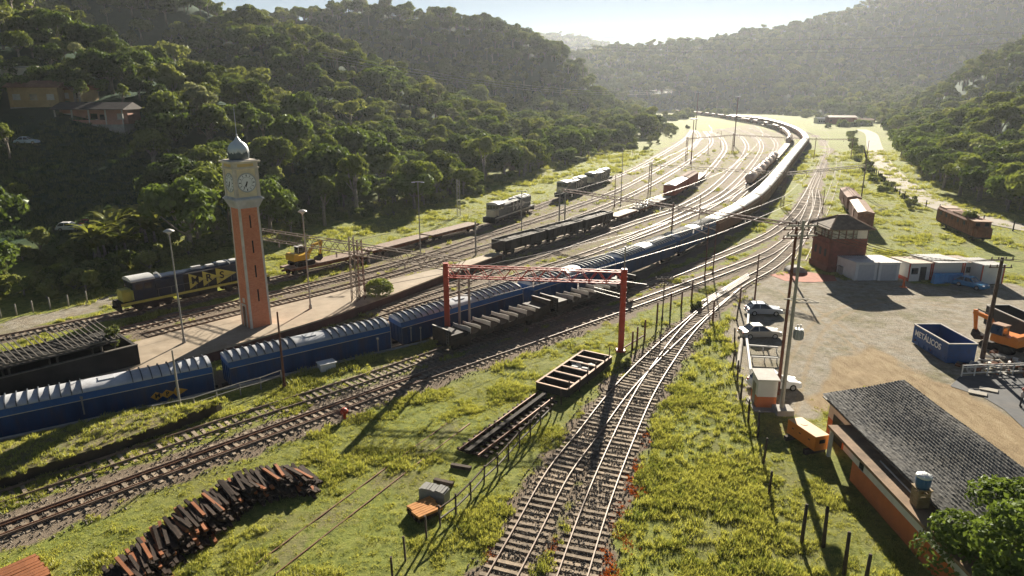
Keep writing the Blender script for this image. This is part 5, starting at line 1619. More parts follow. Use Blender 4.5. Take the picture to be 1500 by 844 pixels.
# the fence of dark posts along the car park, every post its own thing
M_POST = mat('old_fence_post', (.075, .055, .042), .9, 0, .4, 2, bmp=.4)
def fence_post(base, h, label, group, r=.09, lean=(0, 0), m=None):
    mb = MB(); mb.tube([(0, 0, -.1), (lean[0] * .5, lean[1] * .5, h * .5), (lean[0], lean[1], h)], [r * 1.1, r, r * .85], 7)
    return tag(mb.build('fence_post', m or M_POST, loc=tuple(base)), label, 'fence post', group)
g = random.Random(6)
LAB_P = 'dark wooden fence post in the row along the car park edge'
for a, b in ((1079, 470), (1076, 505), (1073, 540), (1080, 560), (1085, 585), (1096, 620), (1110, 640), (1118, 680), (1126, 725)):
    fence_post(G(a, b), g.uniform(1.7, 2.3), LAB_P, 'fence posts along the car park', lean=(g.uniform(-.12, .12), g.uniform(-.1, .1)))
for (a, b, h), l in zip(((1174, 796, 2.6), (1206, 800, 2.6), (1236, 842, 2.7), (1264, 872, 2.5)), ('leftmost of the leaning dark posts beside the long orange and white building', 'second dark post from the left beside the orange and white building', 'third dark post, leaning with a crooked top, beside the orange and white building', 'last dark post, cut by the bottom edge, beside the orange and white building')):
    fence_post(G(a, b), h, l, 'dark posts beside the long building', .11, (g.uniform(-.05, .2), .1))
lg = MB(); A, B = G(1081, 540), G(1086, 500); lg.cyl((A.x, A.y, .2), (B.x, B.y, .2), .2, n=12)
tag(lg.build('concrete_pipe', M_CPOLE), 'pale round pole lying on the grass by the low white wall', 'pole')

# ---------------------------------------------------------------- the long building
def tile_material():
    m, nt, b = nodes_of('grey_roof_tile')
    tc = nt.nodes.new('ShaderNodeTexCoord')
    n = noise_node(nt, .35, 5, .7); n2 = noise_node(nt, 3.5, 4, .7)
    c = ramp(nt, n2, [(.3, (.09, .088, .085)), (.55, (.19, .185, .175)), (.8, (.29, .28, .26))])
    c = mixc(nt, ramp(nt, n, [(.45, (0, 0, 0)), (.7, (.5,) * 3)]), c, (.13, .115, .09))
    c = mixc(nt, 1.0, c, ramp(nt, noise_node(nt, 1.1, 2, .5, stretch=(1, 2.6, 1)), [(.35, (.75, .75, .75)), (.65, (1.2, 1.17, 1.1))]), 'MULTIPLY')
    nt.links.new(c, b.inputs['Base Color']); b.inputs['Roughness'].default_value = .75; b.inputs['Specular IOR Level'].default_value = .25
    return m
M_TILE = tile_material()
def long_building():
    X0, X1 = 25.0, 30.2; Y0, Y1 = 20.0, 49.4
    root = thing('long_building', 'long orange and white building with grey tiled roof and flat lean-to slab', 'building', (25, 35, 0))
    ox, oy = 25, 35
    w = MB(); w.prism([(X0 - ox, 0), (X1 - ox, 0), (X1 - ox, 3.95), (X0 - ox, 2.95)], 'y', Y0 - oy, Y1 - oy - .3)
    w.build('wall', M_WHITE, root)
    lw_ = MB(); lw_.box(((23.55 + X0) / 2 - ox - .01, (Y0 + 42.1) / 2 - oy, .75), (X0 - 23.55 - .02, 42.1 - Y0, 1.5)); lw_.build('lower_wall', M_ORANGE, root)
    uw = MB(); uw.box(((23.55 + X0) / 2 - ox - .01, (Y0 + 42.1) / 2 - oy, 1.86), (X0 - 23.55 - .024, 42.1 - Y0 - .01, .72)); uw.build('upper_wall', M_WHITE, root)
    eb = MB()
    eb.box((X0 - ox - .015, (46.2 + Y1 - .4) / 2 - oy, .7), (.05, Y1 - .4 - 46.2, 1.4)); eb.build('dado', M_ORANGE, root)
    # tiled roof: wavy rows
    r = MB(); pitch = .30; nx = int((X1 + .5 - 24.45) / .11); ny = int((Y1 - Y0) / pitch)
    dx = (X1 + .5 - 24.45) / nx
    vs = []; fs = []
    def zr(x): return 3.05 + (x - 24.45) * .19
    for j in range(ny + 1):
        for lip in (0, 1):
            for i in range(nx + 1):
                x = 24.45 + i * dx; y = Y1 - j * pitch
                z = zr(x) + .03 * math.sin(y * .55 + x) + random.uniform(-.012, .012) + .035 * math.sin(i * dx / .22 * 2 * math.pi) + (.055 if lip else 0.0)
                vs.append((x - ox, y - oy, z + .06))
    row = nx + 1
    for j in range(ny):
        for i in range(nx):
            a = (2 * j + 1) * row + i; b2 = (2 * (j + 1)) * row + i
            fs.append((a, a + 1, b2 + 1, b2))
            c2 = (2 * (j + 1)) * row + i; d2 = (2 * (j + 1) + 1) * row + i
            fs.append((c2, c2 + 1, d2 + 1, d2))
    r.add(vs, fs, 0, None, False)
    r.prism([(24.5 - ox, 2.9), (X1 + .45 - ox, 4.03), (X1 + .45 - ox, 4.1), (24.5 - ox, 2.98)], 'y', Y0 - oy, Y1 - oy - .02)
    r.build('roof', M_TILE, root)
    s = MB(); s.box(((23.3 + 25.0) / 2 - ox - .003, (Y0 + 45.6) / 2 - oy, 2.33), (25.0 - 23.3, 45.6 - Y0, .2)); 
    s.build('lean_to_slab', mat('stained_slab', (.26, .175, .11), .9, 0, .3, .5, dirt=(.08, .06, .045), dirt_amt=.8, bmp=.2), root)
    c = MB(); c.box((23.5 - ox, 45.3 - oy, 1.1), (.22, .22, 2.2)); c.build('column', M_WHITE, root)
    pj = MB(); pj.cyl((24.4 - ox, 40.3 - oy, 2.52), (24.35 - ox, 36.2 - oy, 2.52), .05, n=8); pj.build('pipe', M_PALE, root)
    wd = MB(); wd.box((23.545 - ox, 40.9 - oy, 1.8), (.03, .55, .5)); f = wd.build('window', M_GLASS, root)
    fr = MB(); fr.box((23.54 - ox, 40.9 - oy, 1.52), (.06, .65, .06)); fr.build('sill', M_CONCG, f)
    dk = MB(); dk.box((X0 - ox - .03, 47.3 - oy, 1.0), (.04, 1.8, 2.0)); dk.build('gate', M_BLACK, root)
    return root
long_building()
def brick_pier():
    b = Vector((24.15, 35.4, 2.44))
    root = thing('water_tank', 'blue water tank with pale lid on a wooden stand above the lean-to roof', 'water tank', tuple(b))
    s = MB()
    for sx in (-1, 1):
        for sy in (-1, 1): s.bar((sx * .3, sy * .3, 0), (sx * .3, sy * .3, 1.15), .12)
    for z in np.arange(.1, 1.1, .2):
        for sy in (-1, 1): s.box((0, sy * .36, z), (.72, .03, .16))
        for sx in (-1, 1): s.box((sx * .36, 0, z), (.03, .68, .16))
    s.box((0, 0, 1.18), (.85, .85, .07))
    s.build('stand', mat('stand_boards', (.30, .22, .13), .85, 0, .3, 2), root)
    t = MB(); t.lathe([(.02, 1.22), (.36, 1.22), (.40, 1.4), (.42, 1.75), (.38, 1.9)], 18); t.build('tank', mat('tank_blue', (.04, .12, .27), .45, 0, .15, 2), root)
    l = MB(); l.lathe([(.40, 1.88), (.45, 1.92), (.44, 2.0), (.25, 2.1), (.02, 2.13)], 18)
    for k in range(6): a = k * math.pi / 3; l.bar((.1 * math.cos(a), .1 * math.sin(a), 2.12), (.43 * math.cos(a), .43 * math.sin(a), 2.01), .05)
    l.build('lid', M_DIAL, root)
brick_pier()
def orange_box():
    a, b = G(1197, 661, 0), G(1221, 660, 0)
    root = thing('generator_box', 'orange steel generator box standing at the end of the long building', 'generator', (22.55, 47.0, .0), R(17))
    o = MB(); o.bbox((0, 0, .95), (1.25, 3.1, 1.15), .04); o.build('body', mat('orange_steel', (.70, .22, .03), .5, 0, .12, 1, dirt=(.4, .14, .04), dirt_amt=.5), root)
    o = MB(); o.box((0, 0, 1.535), (1.2, 3.05, .03)); o.cyl((0, .5, 1.55), (0, .5, 1.57), .28, n=18); o.build('top_plate', mat('orange_top_sheen', (.62, .34, .14), .6, 0, .15, 1), root)  # paler orange stands in for light reflected off the top
    o = MB()
    for y in (-.9, .1, .9): o.box((-.635, y, 1.05), (.03, .18, .07))
    o.box((0, -1.56, 1.1), (.5, .03, .3)); o.build('vent', M_BLACK, root)
    o = MB()
    for y in (-1.1, 1.1): o.box((-.2, y, .19), (1.8, .3, .37))
    o.build('skid', M_POST, root)
orange_box()

# ---------------------------------------------------------------- signal cabin
M_CABIN = mat('cabin_brick', (.20, .065, .045), .85, 0, .3, 1.2, dirt=(.09, .04, .03), dirt_amt=.6, bmp=.3)
M_CROOF = mat('cabin_roof_tile', (.20, .14, .095), .8, 0, .35, 1.4, dirt=(.12, .07, .045), dirt_amt=.7, bmp=.5)
def signal_cabin():
    p0 = G(1192, 388); p1 = G(1215, 398); p2 = G(1266, 398)
    root = thing('signal_cabin', 'two storey brick signal cabin with glazed upper floor and hipped tile roof', 'signal box', (50.0, 102.2, 0), R(3))
    W, D = 5.6, 5.4
    b = MB(); b.box((0, 0, 2.1), (W, D, 4.2)); b.box((0, 0, .45), (W + .3, D + .3, .9)); b.box((0, 0, 4.22), (W + .25, D + .25, .18)); b.box((0, 0, 4.65), (W, D, .75))
    b.build('brick_walls', M_CABIN, root)
    for y in (-1.5, 0, 1.5):
        a = MB(); a.prism([(y - .32, 2.2), (y + .32, 2.2), (y + .32, 3.1), (y + .2, 3.32), (y, 3.4), (y - .2, 3.32), (y - .32, 3.1)], 'x', -W / 2 - .02, -W / 2 + .1); a.build('window', M_BLACK, root)
    a = MB(); a.box((.9, -D / 2 - .012, 1.1), (1.0, .04, 2.2)); a.build('door', M_BLACK, root)
    gl = MB(); gl.box((0, 0, 5.8), (W - .25, D - .25, 1.5)); gl.build('glazing', mat('cabin_glass', (.36, .35, .30), .12, 0, .5, .9, spec=.8), root)
    fr = MB()
    for x in np.linspace(-W / 2 + .06, W / 2 - .06, 6):
        for sy in (-1, 1): fr.box((x, sy * (D / 2 - .07), 5.8), (.13, .13, 1.54))
    for y in np.linspace(-D / 2 + .06, D / 2 - .06, 6)[1:-1]:
        for sx in (-1, 1): fr.box((sx * (W / 2 - .07), y, 5.8), (.13, .13, 1.54))
    for sy in (-1, 1): fr.box((0, sy * (D / 2 - .07), 6.5), (W, .14, .12)); fr.box((0, sy * (D / 2 - .08), 5.7), (W - .1, .06, .05))
    for sx in (-1, 1): fr.box((sx * (W / 2 - .07), 0, 6.5), (.14, D - .3, .12)); fr.box((sx * (W / 2 - .08), 0, 5.7), (.06, D - .3, .05))
    fr.build('window_frame', mat('brown_frame', (.13, .06, .04), .7, 0, .2, 2), root)
    pn = MB(); pn.box((1.9, -D / 2 + .005, 5.8), (1.5, .05, 1.4)); pn.box((-W / 2 + .005, 1.2, 5.8), (.05, 1.5, 1.4)); pn.build('pale_panel', mat('cream_panel', (.62, .57, .45), .7, 0, .1, 2), root)  # cream panels over part of the glazing
    r = MB(); e = .6; w, d = W / 2 + e, D / 2 + e; z0, z1 = 6.55, 8.15; rl = .8
    vs = [(-w, -d, z0), (w, -d, z0), (w, d, z0), (-w, d, z0), (-rl, 0, z1), (rl, 0, z1), (-w, -d, z0 - .12), (w, -d, z0 - .12), (w, d, z0 - .12), (-w, d, z0 - .12)]
    r.add(vs, [(0, 1, 5, 4), (1, 2, 5), (2, 3, 4, 5), (3, 0, 4), (0, 6, 7, 1), (1, 7, 8, 2), (2, 8, 9, 3), (3, 9, 6, 0), (9, 8, 7, 6)])
    for s, f in ((-1, 0), (1, 0)):
        pass
    rf = r.build('roof', M_CROOF, root)
    h = MB()
    for a, b_ in (((-w, -d, z0), (-rl, 0, z1)), ((w, -d, z0), (rl, 0, z1)), ((w, d, z0), (rl, 0, z1)), ((-w, d, z0), (-rl, 0, z1)), ((-rl, 0, z1), (rl, 0, z1))): h.bar((a[0], a[1], a[2] + .04), (b_[0], b_[1], b_[2] + .04), .18, .12)
    h.build('ridge', M_RUSTROOF, rf)
    st = MB()
    for k in range(12): st.box((W / 2 + .55, -D / 2 + .2 + k * .38, .35 + k * .34), (.9, .3, .06))
    st.bar((W / 2 + 1.0, -D / 2, .3), (W / 2 + 1.0, D / 2 - .6, 4.4), .08); st.bar((W / 2 + .12, -D / 2, .3), (W / 2 + .12, D / 2 - .6, 4.4), .08); st.bar((W / 2 + 1.0, -D / 2, 1.3), (W / 2 + 1.0, D / 2 - .6, 5.3), .05)
    st.build('staircase', M_RUST, root)
signal_cabin()
for px, py, s, l in ((1168, 400, 1.5, 'low grey concrete arch block left of the signal cabin'), (1236, 402, 1.2, 'grey equipment cabinet in front of the signal cabin')):
    p = G(px, py); mb = MB()
    if px < 1200: mb.prism([(s * math.cos(a), .9 * math.sin(a)) for a in np.linspace(0, math.pi, 13)], 'y', 0, 1.6)
    else: mb.bbox((0, 0, .6), (1.6, .9, 1.2), .05); mb.box((0, 0, 1.24), (1.75, 1.05, .08))
    tag(mb.build('culvert_block' if px < 1200 else 'equipment_cabinet', M_CONCG, loc=tuple(p)), l, 'block' if px < 1200 else 'cabinet')

# ---------------------------------------------------------------- sheds, kiosks
M_ZINC = mat('zinc_sheet', (.64, .63, .60), .5, .1, .15, 1, dirt=(.32, .22, .16), dirt_amt=.5)
M_GREYWALL = mat('pale_grey_wall', (.64, .63, .61), .8, 0, .08, 1, dirt=(.36, .33, .29), dirt_amt=.5)
def shed(label, base, W, D, H, rz=0.0):
    root = thing('storage_shed', label, 'shed', tuple(base), rz, 'pale storage sheds by the signal cabin')
    w = MB(); w.prism([(0, 0), (D, 0), (D, H - .2), (0, H)], 'x', -W / 2, W / 2); w.build('wall', M_GREYWALL, root)
    r = MB(); r.prism([(-.25, H + .03), (D + .2, H + .03 - .2 * (D + .45) / D), (D + .2, H + .1 - .2 * (D + .45) / D), (-.25, H + .1)], 'x', -W / 2 - .12, W / 2 + .12)
    for x in np.arange(-W / 2, W / 2 + .1, .35): r.bar((x, -.25, H + .11), (x, D + .2, H + .12 - .2 * (D + .45) / D), .06, .04)
    r.build('roof', M_ZINC, root)
    d = MB(); d.box((0, -.02, H * .45), (W * .72, .05, H * .9)); d.build('door', mat('pale_door', (.46, .46, .47), .6, 0, .1, 2), root)
    return root
shed('left one of two pale grey storage sheds right of the signal cabin', G(1267, 411), 3.3, 5.0, 2.6, R(4))
shed('right one of two pale grey storage sheds right of the signal cabin', G(1300, 411), 3.0, 5.2, 2.6, R(2))
def kiosk(label, base, W, D, H, roofm, over=.3, rise=-.22, trim=True, opening=True, wallm=None):
    root = thing('kiosk', label, 'kiosk', tuple(base), R(4), 'row of white kiosks with red trim')
    w = MB(); w.prism([(0, 0), (D, 0), (D, H + rise), (0, H)], 'x', -W / 2, W / 2); w.build('wall', wallm or M_WHITE, root)
    r = MB(); r.prism([(-over, H + .04), (D + .2, H + .04 + rise * (D + .5) / D), (D + .2, H + .12 + rise * (D + .5) / D), (-over, H + .12)], 'x', -W / 2 - .08, W / 2 + .08)
    for x in np.arange(-W / 2, W / 2 + .1, .4): r.bar((x, -over, H + .13), (x, D + .2, H + .14 + rise * (D + .5) / D), .06, .04)
    r.build('roof', roofm, root)
    if trim:
        t = MB()
        for x in (-W / 2, W / 2): t.box((x, -.03, H / 2), (.16, .1, H - .02))
        t.box((-W / 2 - .025, D * .5, .25), (.05, D - .2, .5)); t.box((W / 2 + .025, D * .5, .25), (.05, D - .2, .5))
        t.build('red_trim', M_RED, root)
    if opening:
        o = MB(); o.box((W * .15, -.02, 1.05), (W * .28, .05, 2.1)); o.build('door', M_BLACK, root)
        o = MB(); o.box((-W * .24, -.02, 1.5), (W * .30, .05, .9)); o.build('window', M_GLASS, root)
    return root
M_RZINC = mat('rusted_zinc', (.48, .40, .32), .55, .2, .2, 1, dirt=(.24, .13, .08), dirt_amt=.6)
M_WSHEET = mat('white_sheet_roof', (.78, .77, .74), .45, .0, .1, 1, dirt=(.45, .4, .33), dirt_amt=.4)
kiosk('leftmost kiosk of the row, rusty roofed with open doorway', G(1345, 412), 3.2, 4.6, 2.6, M_RZINC)
kiosk('kiosk under the broad white sheet roof, blue tarpaulin at its front', G(1385, 411), 4.4, 5.2, 2.75, M_WSHEET, over=.9, opening=False)
kiosk('kiosk with rusty grey roof behind the blue car', G(1421, 410), 2.4, 4.8, 2.55, M_RZINC)
kiosk('rightmost kiosk of the row with grey ribbed roof and red corners', G(1451, 416), 3.2, 5.0, 2.7, M_ZINC, opening=False)
p = G(1384, 414); mb = MB(); mb.prism([(0, 0), (.75, 0), (.5, 1.5), (.1, 1.5)], 'x', -2.1, 2.1)
for x in (-1.4, -.7, 0, .7, 1.4): mb.bar((x, -.02, .05), (x, .08, 1.5), .05)
tag(mb.build('tarpaulin', mat('blue_tarp', (.03, .22, .50), .5, 0, .15, 2), loc=(p.x, p.y - .75, 0), rz=R(4)), 'bright blue tarpaulin hung in front of the white roofed kiosk', 'tarpaulin')
p = G(1424, 421); car('blue hatchback parked in the shade in front of the kiosks', (p.x - .2, p.y, 0), R(-62), P_BLUE, L=4.0, hatch=True)
p = G(1323, 421); mb = MB(); mb.lathe([(.22, 0), (.22, .05), (.14, .06), (.05, .75), (.03, .78)], 12); mb.box((0, 0, .02), (.5, .5, .04))
tag(mb.build('traffic_cone', mat('cone_orange', (.65, .15, .04), .6), loc=tuple(p)), 'orange traffic cone at the left corner of the kiosk row', 'cone').scale = (1.4, 1.4, 2.0)

# ---------------------------------------------------------------- containers and the excavators
M_CONT = mat('container_blue', (.012, .065, .22), .5, 0, .2, .8, dirt=(.05, .04, .035), dirt_amt=.5)
M_CONTD = mat('container_dark', (.028, .028, .032), .6, 0, .3, .8, dirt=(.08, .05, .035), dirt_amt=.6)
def skip(label, L, W, H, loc, rz, m, text=None):
    root = thing('waste_container', label, 'container', loc, rz)
    b = MB(); t = .08
    for sy in (-1, 1):
        b.box((0, sy * (W / 2 - t / 2), H / 2 + .12), (L, t, H))
        for x in np.linspace(-L / 2 + .3, L / 2 - .3, 7): b.box((x, sy * (W / 2 + .02), .42), (.1, .05, .5))
    for sx in (-1, 1): b.box((sx * (L / 2 - t / 2), 0, H / 2 + .12), (t, W - 2 * t - .002, H))
    b.box((0, 0, .2), (L - .02, W - .02, .1))
    for sy in (-1, 1): b.box((0, sy * .5, .06), (L, .12, .12))
    b.build('body', m, root)
    r = MB()
    for sy in (-1, 1): r.box((0, sy * (W / 2), H + .14), (L + .12, .14, .1))
    for sx in (-1, 1): r.box((sx * (L / 2), 0, H + .142), (.14, W - .15, .1))
    r.build('rim', M_PALE, root)
    s = MB(); g = random.Random(3)
    for i in range(26): s.box((g.uniform(-L / 2 + .4, L / 2 - .4), g.uniform(-W / 2 + .3, W / 2 - .3), g.uniform(.3, .7)), (g.uniform(.2, 1.2), g.uniform(.05, .3), g.uniform(.05, .2)), 0, g.uniform(0, 3))
    s.build('scrap', M_RUST, root)
    if text: lettered(root, text, .86, -L * .06, -W / 2 - .03, H * .62 + .1, M_DIAL, bold=.015)
    return root
c0, c1, c2 = G(1336, 503), G(1384, 533), G(1422, 530)
ax = (c1 - c0); Lc = 6.0; rz = math.atan2(ax.y, ax.x)
cen = c0 + ax / 2 + Vector((-ax.y, ax.x, 0)).normalized() * 1.4
skip('dark blue open waste container lettered in white along its side', Lc, 2.8, 2.0, tuple(cen), rz, M_CONT, 'METÁLICOS')
pc = G(1500, 500)
skip('dark open container behind the orange excavator at the right edge', 6.5, 2.6, 2.2, (pc.x + .6, pc.y + 2.4, 0), rz, M_CONTD)

def excavator(label, loc, rz, body, light, arm_dir=1, s=1.0):
    root = thing('excavator', label, 'excavator', loc, rz); root.scale = (s, s, s)
    t = MB()
    for sy in (-1, 1):
        t.prism([(-1.6, .12), (-1.3, 0), (1.3, 0), (1.6, .12), (1.7, .38), (1.55, .68), (1.25, .8), (-1.25, .8), (-1.55, .68), (-1.7, .38)], 'y', sy * 1.0 - .27, sy * 1.0 + .27)
        for x in (-1.2, -.6, 0, .6, 1.2): t.cyl((x, sy * 1.27, .38), (x, sy * 1.31, .38), .22, n=10)
    t.build('track', M_UNDER, root)
    b = MB(); b.bbox((-.55, 0, 1.35), (2.7, 2.4, .85), .12); b.lathe([(.9, .8), (.9, .95)], 16)
    b.prism([(-1.95, .95), (-1.2, .95), (-1.2, 2.0), (-1.75, 2.0), (-1.98, 1.7)], 'y', -1.19, 1.19)
    b.build('house', body, root)
    c = MB(); c.prism([(-.35, 1.78), (1.0, 1.78), (1.05, 2.3), (.75, 2.75), (-.35, 2.75)], 'y', .12, 1.15); c.build('cab_glass', M_GLASS, root)
    c = MB(); c.box((.2, .63, 2.80), (1.3, 1.1, .09)); 
    for x, y in ((-.35, .12), (-.35, 1.15), (1.0, .12), (1.0, 1.15)): c.bar((x, y, 1.75), (x * .85, y, 2.77), .08)
    c.build('cab_roof', light, root)
    a = MB()
    pts = [(.7, 1.5), (1.9, 3.0), (3.6, 3.2), (3.75, 2.9), (2.1, 2.6), (1.1, 1.3)]
    a.prism(pts, 'y', -.55, -.2); a.build('boom', body, root)
    a = MB(); a.prism([(3.35, 3.35), (3.75, 3.3), (3.35, 1.2), (3.1, 1.2)], 'y', -.5, -.25); a.build('stick', body, root)
    a = MB(); a.prism([(3.3, 1.25), (3.0, .95), (2.3, .75), (2.2, .35), (2.9, .2), (3.4, .6)], 'y', -.8, .05); a.build('bucket', M_UNDER, root)
    a = MB(); a.cyl((1.3, -.38, 1.5), (2.2, -.38, 2.6), .08, n=8); a.cyl((2.3, -.38, 3.25), (3.35, -.38, 3.45), .07, n=8); a.build('hydraulic_ram', M_STEEL, root)
    return root
M_EXO = mat('excavator_orange', (.66, .20, .02), .4, 0, .1, 1, dirt=(.4, .13, .03), dirt_amt=.4)
M_EXY = mat('excavator_yellow', (.62, .36, .03), .4, 0, .1, 1, dirt=(.4, .2, .03), dirt_amt=.4)
pe = G(1468, 512); excavator('orange excavator among scrap behind the dark power pole', (pe.x, pe.y, 0), R(115), M_EXO, M_RUSTROOF)
excavator('yellow excavator riding on the flat wagon right of the clock tower', (f1.location.x - 2.6, f1.location.y - 3.6, 1.55), f1.rotation_euler[2], M_EXY, M_GREYWHITE, s=.95)
# scrap on the ground by the excavator, gate, dark pad
g = random.Random(12); mb = MB(); p = G(1452, 545)
for i in range(120):
    a = g.uniform(0, 6.3); r = 3.0 * math.sqrt(g.random())
    mb.box((r * math.cos(a) * 1.2, r * math.sin(a), .1 + g.uniform(0, .7) * (1 - r / 3.2)), (g.uniform(.2, 1.1), g.uniform(.1, .5), g.uniform(.05, .3)), g.randrange(3), g.uniform(0, 3), Matrix.Rotation(g.uniform(-.4, .4), 4, 'X'))
tag(mb.build('scrap_pile', [M_STEEL, M_RUST, M_PALE], loc=(p.x + 1.2, p.y + 1.2, 0)), 'heap of mixed scrap metal at the foot of the dark power pole', 'scrap')
def yard_gate():
    A, B = G(1408, 552), G(1560, 546); d = (B - A).normalized(); L = (B - A).length
    root = thing('yard_fence', 'white two rail metal fence in front of the orange excavator', 'fence', tuple(A), math.atan2(d.y, d.x))
    r = MB()
    for z in (.35, .95, 1.15): r.bar((0, 0, z), (L, 0, z), .07)
    r.build('rail', M_WHITE, root)
    p = MB()
    for x in np.arange(0, L + .1, 1.3): p.bar((x, 0, 0), (x, 0, 1.2), .09)
    p.build('post', M_WHITE, root)
yard_gate()
M_ASPH = mat('asphalt_pad', (.075, .077, .082), .8, 0, .2, 1, dirt=(.15, .13, .11), dirt_amt=.5)
pts = [tuple(G(a, b).xy) for a, b in ((1392, 566), (1406, 552), (1450, 548), (1700, 546), (1700, 660), (1500, 628), (1470, 600), (1440, 582))]
mb = MB(); mb.add([(x, y, .035) for x, y in pts], [tuple(range(len(pts)))]); tag(mb.build('paved_yard', M_ASPH), kind='structure')
for px, py, l in ((1432, 577, 'pale paving slab on the dark yard, nearest the container'), (1448, 572, 'pale paving slab on the dark yard, farther from the container')):
    p = G(px, py); mb = MB(); mb.bbox((0, 0, .06), (1.4, .8, .08), .02); tag(mb.build('paving_slab', M_CPOLE, loc=(p.x, p.y, .03), rz=R(-35)), l, 'slab')
pts = [tuple(G(a, b).xy) for a, b in ((1128, 403), (1150, 398), (1186, 399), (1222, 404), (1226, 412), (1190, 414), (1150, 412))]
mb = MB(); mb.add([(x, y, .03) for x, y in pts], [tuple(range(len(pts)))]); tag(mb.build('red_paving', mat('red_earth', (.36, .13, .08), .9, 0, .25, 1)), kind='structure')

# ---- person with a red helmet at the right edge
def person(name, label, loc, rz, shirt, trousers, hat, h=1.7):
    root = thing(name, label, 'person', loc, rz)
    me = bpy.data.meshes.new('body'); bm = bmesh.new()
    J = {'pelvis': (0, 0, .93), 'waist': (0, 0, 1.08), 'chest': (0, .02, 1.3), 'neck': (0, .01, 1.46), 'chin': (0, -.03, 1.54), 'head': (0, -.01, 1.62), 'crown': (0, 0, 1.72)}
    rad = {'pelvis': .15, 'waist': .135, 'chest': .155, 'neck': .062, 'chin': .075, 'head': .098, 'crown': .07}
    for s, n in ((-1, 'l'), (1, 'r')):
        J.update({n + 'sh': (s * .18, .01, 1.40), n + 'el': (s * .25, .03, 1.12), n + 'wr': (s * .24, -.10, .90), n + 'ha': (s * .235, -.14, .82), n + 'hip': (s * .09, 0, .88), n + 'kn': (s * .10, -.02, .49), n + 'an': (s * .11, .03, .10), n + 'to': (s * .12, -.14, .04)})
        rad.update({n + 'sh': .075, n + 'el': .052, n + 'wr': .036, n + 'ha': .042, n + 'hip': .105, n + 'kn': .07, n + 'an': .05, n + 'to': .042})
    E = [('pelvis', 'waist'), ('waist', 'chest'), ('chest', 'neck'), ('neck', 'chin'), ('chin', 'head'), ('head', 'crown')]
    for n in 'lr': E += [('chest', n + 'sh'), (n + 'sh', n + 'el'), (n + 'el', n + 'wr'), (n + 'wr', n + 'ha'), ('pelvis', n + 'hip'), (n + 'hip', n + 'kn'), (n + 'kn', n + 'an'), (n + 'an', n + 'to')]
    keys = list(J)
    me.from_pydata([J[k] for k in keys], [(keys.index(a), keys.index(b)) for a, b in E], [])
    o = bpy.data.objects.new('body', me); C.objects.link(o); o.parent = root
    bpy.context.view_layer.objects.active = o
    md = o.modifiers.new('skin', 'SKIN')
    for i, k in enumerate(keys):
        me.skin_vertices[0].data[i].radius = (rad[k], rad[k] * (.78 if k in ('chest', 'waist', 'pelvis') else 1))
        me.skin_vertices[0].data[i].use_root = (k == 'pelvis')
    o.modifiers.new('sub', 'SUBSURF').levels = 2; o.modifiers['sub'].render_levels = 2
    m, nt, b = nodes_of('clothed_' + name)
    tc = nt.nodes.new('ShaderNodeTexCoord'); sp = nt.nodes.new('ShaderNodeSeparateXYZ'); nt.links.new(tc.outputs['Object'], sp.inputs[0])
    mr = nt.nodes.new('ShaderNodeMapRange'); nt.links.new(sp.outputs[2], mr.inputs[0]); mr.inputs[2].default_value = 1.75; mr.inputs[1].default_value = 0
    c = nt.nodes.new('ShaderNodeValToRGB'); c.color_ramp.interpolation = 'CONSTANT'; el = c.color_ramp.elements
    for p_, col in ((.0, (.03, .025, .02)), (.06, trousers), (.56, shirt), (.84, (.36, .21, .14))):
        e = el.new(p_); e.color = (*col, 1)
    nt.links.new(mr.outputs[0], c.inputs[0]); nt.links.new(c.outputs[0], b.inputs['Base Color']); b.inputs['Roughness'].default_value = .85
    me.materials.append(m)
    h_ = MB(); h_.lathe([(.135, 1.63), (.14, 1.68), (.12, 1.76), (.07, 1.81), (.01, 1.825)], 14); h_.box((0, -.14, 1.655), (.16, .1, .02)); h_.build('helmet', hat, root)
    root.scale = (h / 1.75,) * 3
    return root
p = G(1494, 596); person('person', 'person in a pale shirt and red helmet standing at the right edge', tuple(p), R(40), (.5, .42, .40), (.05, .05, .06), M_RED)

# ---- road on the right with its fence
M_ROAD = mat('pale_dirt_road', (.30, .265, .215), .9, 0, .2, .4, dirt=(.30, .26, .20), dirt_amt=.6, bmp=.2)
rl = curve(GP([(1262, 190), (1276, 197), (1281, 215), (1292, 240), (1320, 268), (1357, 293), (1420, 316), (1510, 336), (1640, 356)]), 3.0)
wd = 7.0
l_, r_ = offset(rl, -wd / 2), offset(rl, wd / 2); mb = MB()
for a, b in zip(l_, r_):
    mb.v += [(a.x, a.y, tz(a.x, a.y) + .12), (b.x, b.y, max(tz(b.x, b.y), tz(a.x, a.y)) + .12)]
for i in range(len(rl) - 1): q = 2 * i; mb.f.append((q, q + 2, q + 3, q + 1)); mb.m.append(0); mb.smooth.append(True)
tag(mb.build('road', M_ROAD), kind='structure')
for k, p in enumerate(offset(rl, 5.0)):
    if k % 2 == 0 and 118 < p.y < 330: fence_post((p.x, p.y, tz(p.x, p.y)), 2.0, 'grey fence post in the line along the pale road on the right', 'fence posts along the right road', .12, m=M_WOODD)
g = random.Random(51)
for off_, st_ in ((-9.5, 4), (-16, 5), (-24, 6)):
    row = offset(rl, off_)
    for k in range(0, len(row), st_):
        p = row[k]
        if 124 < p.y < 345:
            x, y = p.x + g.uniform(-2, 2), p.y + g.uniform(-2, 2)
            plant_tree(g.choice((0, 0, 1, 2, 4)), (x, y, tz(x, y) - .3), g.uniform(.85, 1.35), g.uniform(0, 6.3), 'roadside_tree', 'dense dark tree at the edge of the right wood along the pale road', 'trees along the right road')
